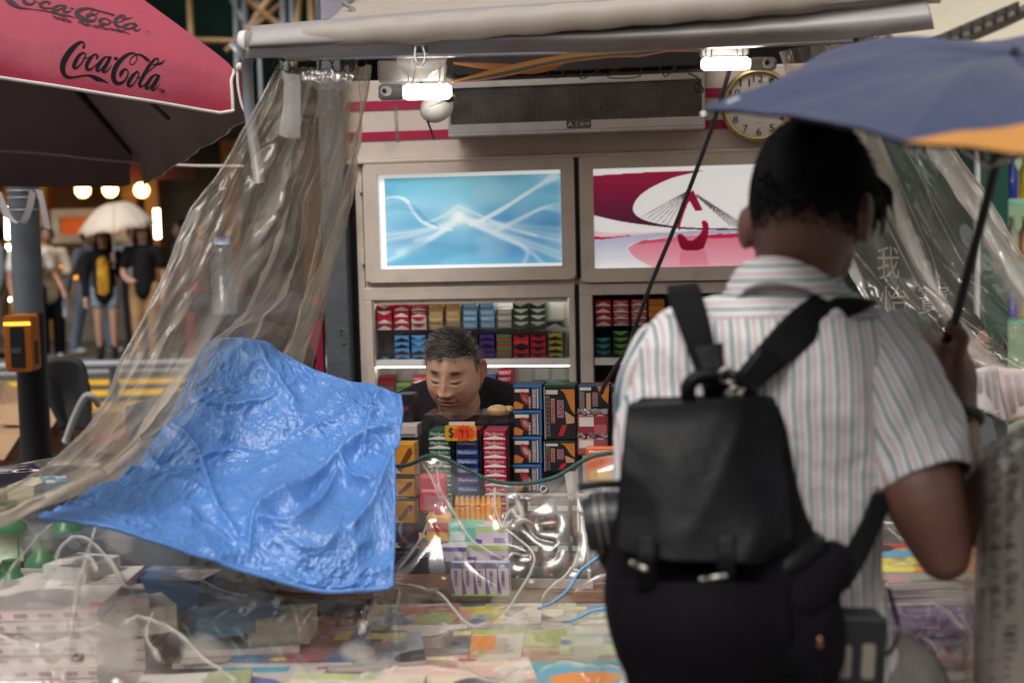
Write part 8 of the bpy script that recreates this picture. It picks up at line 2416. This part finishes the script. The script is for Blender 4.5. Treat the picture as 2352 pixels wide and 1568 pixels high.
for (a, c, d, e) in ((1612, 1330, 1665, 1322), (1452, 1292, 1482, 1306)):
    q0, q1 = P(a, c, 1.68), P(d, e, 1.68); b = MB(); b.tube([q0, q1], .0035, 8); b.ball(q0, .0036, 6, 8); b.ball(q1, .0036, 6, 8); b.build('buckle', METAL, bp_, smooth=True)
b = MB(); rows = [[(1420, 1330, 1.73), (1560, 1340, 1.69), (1680, 1340, 1.69), (1800, 1345, 1.72)], [(1425, 1450, 1.72), (1560, 1455, 1.67), (1680, 1455, 1.67), (1810, 1460, 1.71)], [(1460, 1600, 1.74), (1570, 1610, 1.69), (1690, 1610, 1.69), (1800, 1610, 1.73)]]
b.grid(surf(rows, 30, 30)); b.build('front_pocket', BAGC, bp_, smooth=True, solid=.01)
b = MB(); b.tube([P(1752, 1350, 1.74), P(1810, 1302, 1.745), P(1885, 1245, 1.77)], [.016, .018, .016], 14, samples=12); b.build('pocket_roll', BAG, bp_, smooth=True)
b = MB(); b.tube([P(1765, 1362, 1.75), P(1820, 1380, 1.75), P(1900, 1300, 1.78), P(1930, 1290, 1.80)], [.03, .04, .035, .02], 12, samples=12); b.build('side_pocket', BAGC, bp_, smooth=True)
q = P(1883, 1475, 1.70); b = MB(); b.ball(q, (.004, .003, .008), 8, 8); b.build('rivet', pm('copper_rivet', (.3, .14, .1), .35, .9), bp_, smooth=True)
def strap(name, rows, mat, parent, n=40):
    b = MB(); b.grid(surf(rows, n, 8)); return b.build(name, mat, parent, smooth=True, solid=.010)
WEB = cloth('black_strap_webbing', (.0045, .004, .005), .85)
strap('shoulder_strap', [[(1534, 672, 1.99), (1600, 664, 1.99)], [(1536, 690, 1.94), (1612, 682, 1.935)], [(1562, 760, 1.905), (1632, 748, 1.90)], [(1588, 830, 1.885), (1646, 822, 1.885)], [(1606, 868, 1.872), (1655, 862, 1.872)], [(1618, 910, 1.855), (1664, 908, 1.855)]], WEB, bp_)
strap('shoulder_strap', [[(1890, 674, 2.0), (2010, 706, 2.0)], [(1872, 682, 1.955), (1985, 714, 1.955)], [(1810, 720, 1.925), (1900, 760, 1.93)], [(1745, 790, 1.90), (1818, 830, 1.90)], [(1700, 845, 1.88), (1760, 876, 1.88)], [(1668, 880, 1.865), (1722, 908, 1.865)]], WEB, bp_)
for rows in ([[(1590, 800, 1.885), (1660, 792, 1.885)], [(1608, 850, 1.872), (1662, 845, 1.872)], [(1630, 900, 1.858), (1676, 896, 1.858)]], [[(1742, 800, 1.885), (1800, 836, 1.885)], [(1706, 850, 1.872), (1748, 880, 1.872)], [(1672, 890, 1.858), (1712, 915, 1.858)]]):
    strap('leather_tab', rows, BAG, bp_, 16)
strap('shoulder_strap', [[(1905, 1330, 1.86), (1950, 1352, 1.86)], [(1950, 1255, 1.875), (1990, 1285, 1.875)], [(1985, 1195, 1.89), (2018, 1225, 1.89)], [(2010, 1130, 1.905), (2050, 1145, 1.905)]], WEB, bp_)
b = MB(); b.tube([P(1585, 925, 1.84), P(1580, 890, 1.835), P(1600, 868, 1.835), P(1640, 862, 1.835), P(1688, 868, 1.835), P(1718, 890, 1.835), P(1728, 925, 1.84)], .010, 10, samples=30); b.build('grab_handle', BAG, bp_, smooth=True)
b = MB()
for a, c in ((1668, 862), (1694, 888), (1688, 905)): b.torus(P(a, c, 1.828), .009, .0022, n=18)
b.build('metal_ring', METAL, bp_, smooth=True)
# camera hanging on the left side of the bag
cm = thing('camera', 'black camera with a round lens hanging at the left side of the backpack', 'camera', P(1385, 1250, 1.85))
c0, c1_ = P(1440, 1190, 1.86), P(1344, 1206, 1.865)
d = (c1_ - c0)
b = MB(); b.tube([c0, c0 + d * .35, c0 + d * .36, c0 + d * .8, c0 + d * .82, c0 + d], [.036, .036, .041, .041, .037, .035], 24); b.build('lens_barrel', BLACK, cm, smooth=False)
b = MB()
M = d.normalized().to_track_quat('Y', 'Z').to_matrix()
for k in (.48, .66): b.torus(c0 + d * k, .041, .0016, M=M)
b.build('lens_ring', pm('dull_lens_ring', (.35, .33, .3), .3, .8), cm, smooth=True)
b = MB(); M = Matrix.Translation(P(1432, 1215, 1.88)); b.rbox(-.035, .03, -.02, .02, -.05, .05, .012, M=M); b.build('camera_body', BLACK, cm, bevel=.004)
b = MB(); b.tube([P(1330, 1118, 1.84), P(1380, 1112, 1.85), P(1450, 1110, 1.87)], .006, 6); b.tube([P(1440, 1260, 1.80), P(1450, 1300, 1.78), P(1448, 1340, 1.77)], .007, 6); b.build('strap', BLACK, cm)
# pouch hanging at the right hip
pc_ = thing('hip_pouch', 'black hip pouch with two beige marks hanging below the striped shirt', 'pouch', P(1965, 1560, 1.8))
M = Matrix.Translation(P(1962, 1490, 1.80)) @ Matrix.Rotation(.06, 4, 'Y')
b = MB(); b.rbox(-.036, .036, -.025, .025, -.045, .050, .010, M=M); b.build('case', BLACK, pc_, bevel=.005)
b = MB(); b.rbox(-.024, -.010, -.0275, -.025, -.030, .012, .003, M=M); b.rbox(.004, .020, -.0275, -.025, -.030, .015, .003, M=M); b.build('beige_mark', pm('beige_mark', (.20, .175, .13), .6), pc_)
b = MB(); b.tube([P(2000, 1470, 1.82), P(2040, 1500, 1.86), P(2062, 1440, 1.9), P(2040, 1350, 1.9)], .0035, 6, samples=20); b.build('cord', BLACK, pc_)

# ------------------------------------------------------------------ blue and yellow umbrella
bu = thing('umbrella', 'dark blue and yellow umbrella held open by the person in the striped shirt', 'umbrella', shaft0)
BLU = pm('navy_umbrella_cloth', (.015, .025, .085), .6, var=.08, scale=4, bump=.2, bscale=25, sheen=.2)
YLW = pm('amber_umbrella_cloth', (.48, .21, .038), .55, var=.05)
BLUI = pm('dark_umbrella_lining', (.015, .015, .02), .7)
apex = P(2330, 128, 1.80)
rim = [P(1612, 250, 1.88), P(2082, 326, 1.45), P(2980, 470, 1.32), P(3120, 330, 1.70), P(2950, 150, 2.1), P(2420, 112, 2.3), P(1884, 124, 2.22)]
def gore(A, B_, nm_mat, sag, split=None):
    gg = np.zeros((22, 26, 3))
    for i in range(22):
        t = i / 21
        for j in range(26):
            u = j / 25; e = A.lerp(B_, u); mid = (A + B_) / 2
            e = e + (apex - e) * .07 * math.sin(math.pi * u) * sag
            p_ = apex.lerp(e, t) + Vector((0, 0, 1)) * (.026 * math.sin(math.pi * t)) + (mid - apex) * (.03 * math.sin(math.pi * t) * math.sin(math.pi * u))
            p_ = p_ + Vector((0, 0, -.012 * math.sin(math.pi * u) * math.sin(math.pi * t)))
            gg[i, j] = p_
    S, T = np.meshgrid(np.linspace(0, 3, 26), np.linspace(0, 3, 22)); n = grid_normals(gg)
    gg = gg + n * ((crumple(S, T, 141, 2) - .6) * .006 * np.sin(np.linspace(0, math.pi, 26))[None, :])[..., None]
    if split:
        cut = [split(j / 25) for j in range(26)]
        def at_(t, j):
            x = t * 21; i = min(20, int(x)); return gg[i, j] * (1 - x + i) + gg[i + 1, j] * (x - i)
        up_ = np.array([[at_(cut[j] * i / 20, j) for j in range(26)] for i in range(21)])
        lo_ = np.array([[at_(cut[j] + (1 - cut[j]) * i / 8, j) for j in range(26)] for i in range(9)])
        b = MB(); b.grid(up_); b.build('gore', BLU, bu, smooth=True)
        b = MB(); b.grid(lo_); b.build('amber_panel', YLW, bu, smooth=True)
    else:
        b = MB(); b.grid(gg); b.build('gore', BLU, bu, smooth=True)
    b = MB(); b.grid((gg + np.array([0, .002, -.004]))[:, ::-1]); b.build('lining', BLUI, bu, smooth=True)
    return gg
for k in range(7):
    gore(rim[k], rim[(k + 1) % 7], None, 1.0, (lambda u: .995 - min(.30, u * .62)) if k == 1 else None)
for k in range(7):
    b = MB(); b.tube([apex.lerp(rim[k], i / 8) + Vector((0, 0, .026 * math.sin(math.pi * i / 8) - .008)) for i in range(9)], .0028, 6); b.build('rib', STEEL, bu)
    b = MB(); b.tube([shaft0.lerp(apex, .72), apex.lerp(rim[k], .5) + Vector((0, 0, .0))], .0022, 6); b.build('stretcher', STEEL, bu)
b = MB(); q = rim[0]; b.tube([P(1672, 244, 1.86), P(1700, 232, 1.86)], .006, 8); b.build('rib_tip', pm('pale_tip', (.45, .5, .48), .4), bu)
b = MB(); b.tube([shaft0 - sd * .04, shaft1, apex + (apex - shaft1) * .05], [.0075, .0065, .0055], 10); b.build('shaft', BLACK, bu, smooth=True)
b = MB(); b.tube([shaft0 - sd * .06, shaft0 + sd * .14], [.013, .012], 12); b.build('grip', BLACK, bu, smooth=True)

# another customer half hidden behind the raised hand
t, arms, W, s = bystander('person with glasses mostly hidden behind the raised hand and umbrella', (P(2205, 840, 3.05).x, 3.05, 0), .9, 1.35, DGRC, DGRC, SHB, armL='front', armR='front')
b = MB()
for q in (-1, 1): b.torus(W(q * .033, -.108, 1.635), .026 * s, .004 * s, n=16, M=TM[t.name].to_3x3())
b.tube([W(-.06, -.1, 1.64), W(-.078, .0, 1.635)], .003, 5); b.tube([W(.06, -.1, 1.64), W(.078, .0, 1.635)], .003, 5); b.build('glasses', BLACK, t)

# ================================================================== pieces that sit apart become objects of their own
def explode(base):
    for o in [q for q in bpy.data.objects if q.type == 'MESH' and q.name.split('.')[0] == base and q.parent is not None]:
        me = o.data; n = len(me.vertices); par = list(range(n))
        def find(a):
            while par[a] != a: par[a] = par[par[a]]; a = par[a]
            return a
        for p in me.polygons:
            v0 = find(p.vertices[0])
            for v in p.vertices[1:]: par[find(v)] = v0
        groups = {}
        for p in me.polygons: groups.setdefault(find(p.vertices[0]), []).append(p)
        if len(groups) < 2 or len(groups) > 290: continue
        first = True
        for ps in groups.values():
            ids = sorted({v for p in ps for v in p.vertices}); ix = {v: i for i, v in enumerate(ids)}
            m2 = bpy.data.meshes.new(base)
            m2.from_pydata([tuple(me.vertices[v].co) for v in ids], [], [tuple(ix[v] for v in p.vertices) for p in ps])
            for mt in me.materials: m2.materials.append(mt)
            m2.polygons.foreach_set('material_index', [p.material_index for p in ps]); m2.polygons.foreach_set('use_smooth', [p.use_smooth for p in ps]); m2.update()
            if first: o.data = m2; first = False
            else:
                c = o.copy(); c.data = m2; COL.objects.link(c); c.parent = o.parent
for nm in ('divider', 'latch', 'hinge', 'screw', 'pull_handle', 'clamp_band', 'wire_ring', 'cable_tie', 'side_wall', 'strip', 'spring_clip', 'beige_mark', 'metal_ring', 'eyelet', 'timber_pillar', 'dark_doorway', 'lit_shelf', 'shelf', 'acrylic_front', 'lens_ring', 'edge_bead', 'strap', 'glass_pane', 'lining', 'wire'): explode(nm)
SUBPART = {'latch': 'door_frame', 'lit_print': 'bezel', 'screw': 'top_trim', 'numeral': 'face', 'minute_mark': 'face', 'small_print': ('face', 'page_edges'), 'knob': 'handle_end', 'eyelet': 'film', 'hem_rope': 'film', 'cap': 'body', 'label': 'body',
 'buckle': 'closing_strap', 'flap_seam': 'flap', 'lens_ring': 'lens_barrel', 'dollar_sign': 'card', 'star_print': 'card', 'collar': 'shirt', 'flap': 'carton', 'printed_band': 'carton', 'tactile_dots': 'front_plate', 'strut': 'rib', 'stretcher': 'rib', 'lettering': ('name_plate', 'canopy_panel', 'cloth', 'carton'),
 'print': 'carton', 'binding': 'canopy_panel', 'top_hem': 'film', 'film_flap': 'film', 'bottom_hem': 'film', 'side_hem': 'film', 'edge_bead': 'film', 'end_cap': 'roller_tube', 'paint_drip': 'door_post', 'led_strip': 'shelf', 'menu_board': 'window_frame', 'hood': 'body', 'photo_print': 'page', 'headline': 'page', 'print_lines': ('page', 'paper'), 'watch': 'body', 'features': 'body', 'hinge': ('rib', 'door_frame')}
for o in list(bpy.data.objects):
    nm = o.name.split('.')[0]
    if o.parent is None or nm not in SUBPART: continue
    want = SUBPART[nm] if isinstance(SUBPART[nm], tuple) else (SUBPART[nm],)
    near = [q for w in want for q in o.parent.children if q is not o and q.name.split('.')[0] == w and q.type == 'MESH']
    if near:
        c = np.mean([v.co for v in o.data.vertices], axis=0)
        o.parent = min(near, key=lambda q: min(np.linalg.norm(np.array(v.co) - c) for v in list(q.data.vertices)[:400:7]))
for o in bpy.data.objects:
    if o.parent is not None and o.name.split('.')[0] in ('grille', 'print_lines', 'small_print', 'minute_mark', 'tactile_dots'): o['kind'] = 'stuff'
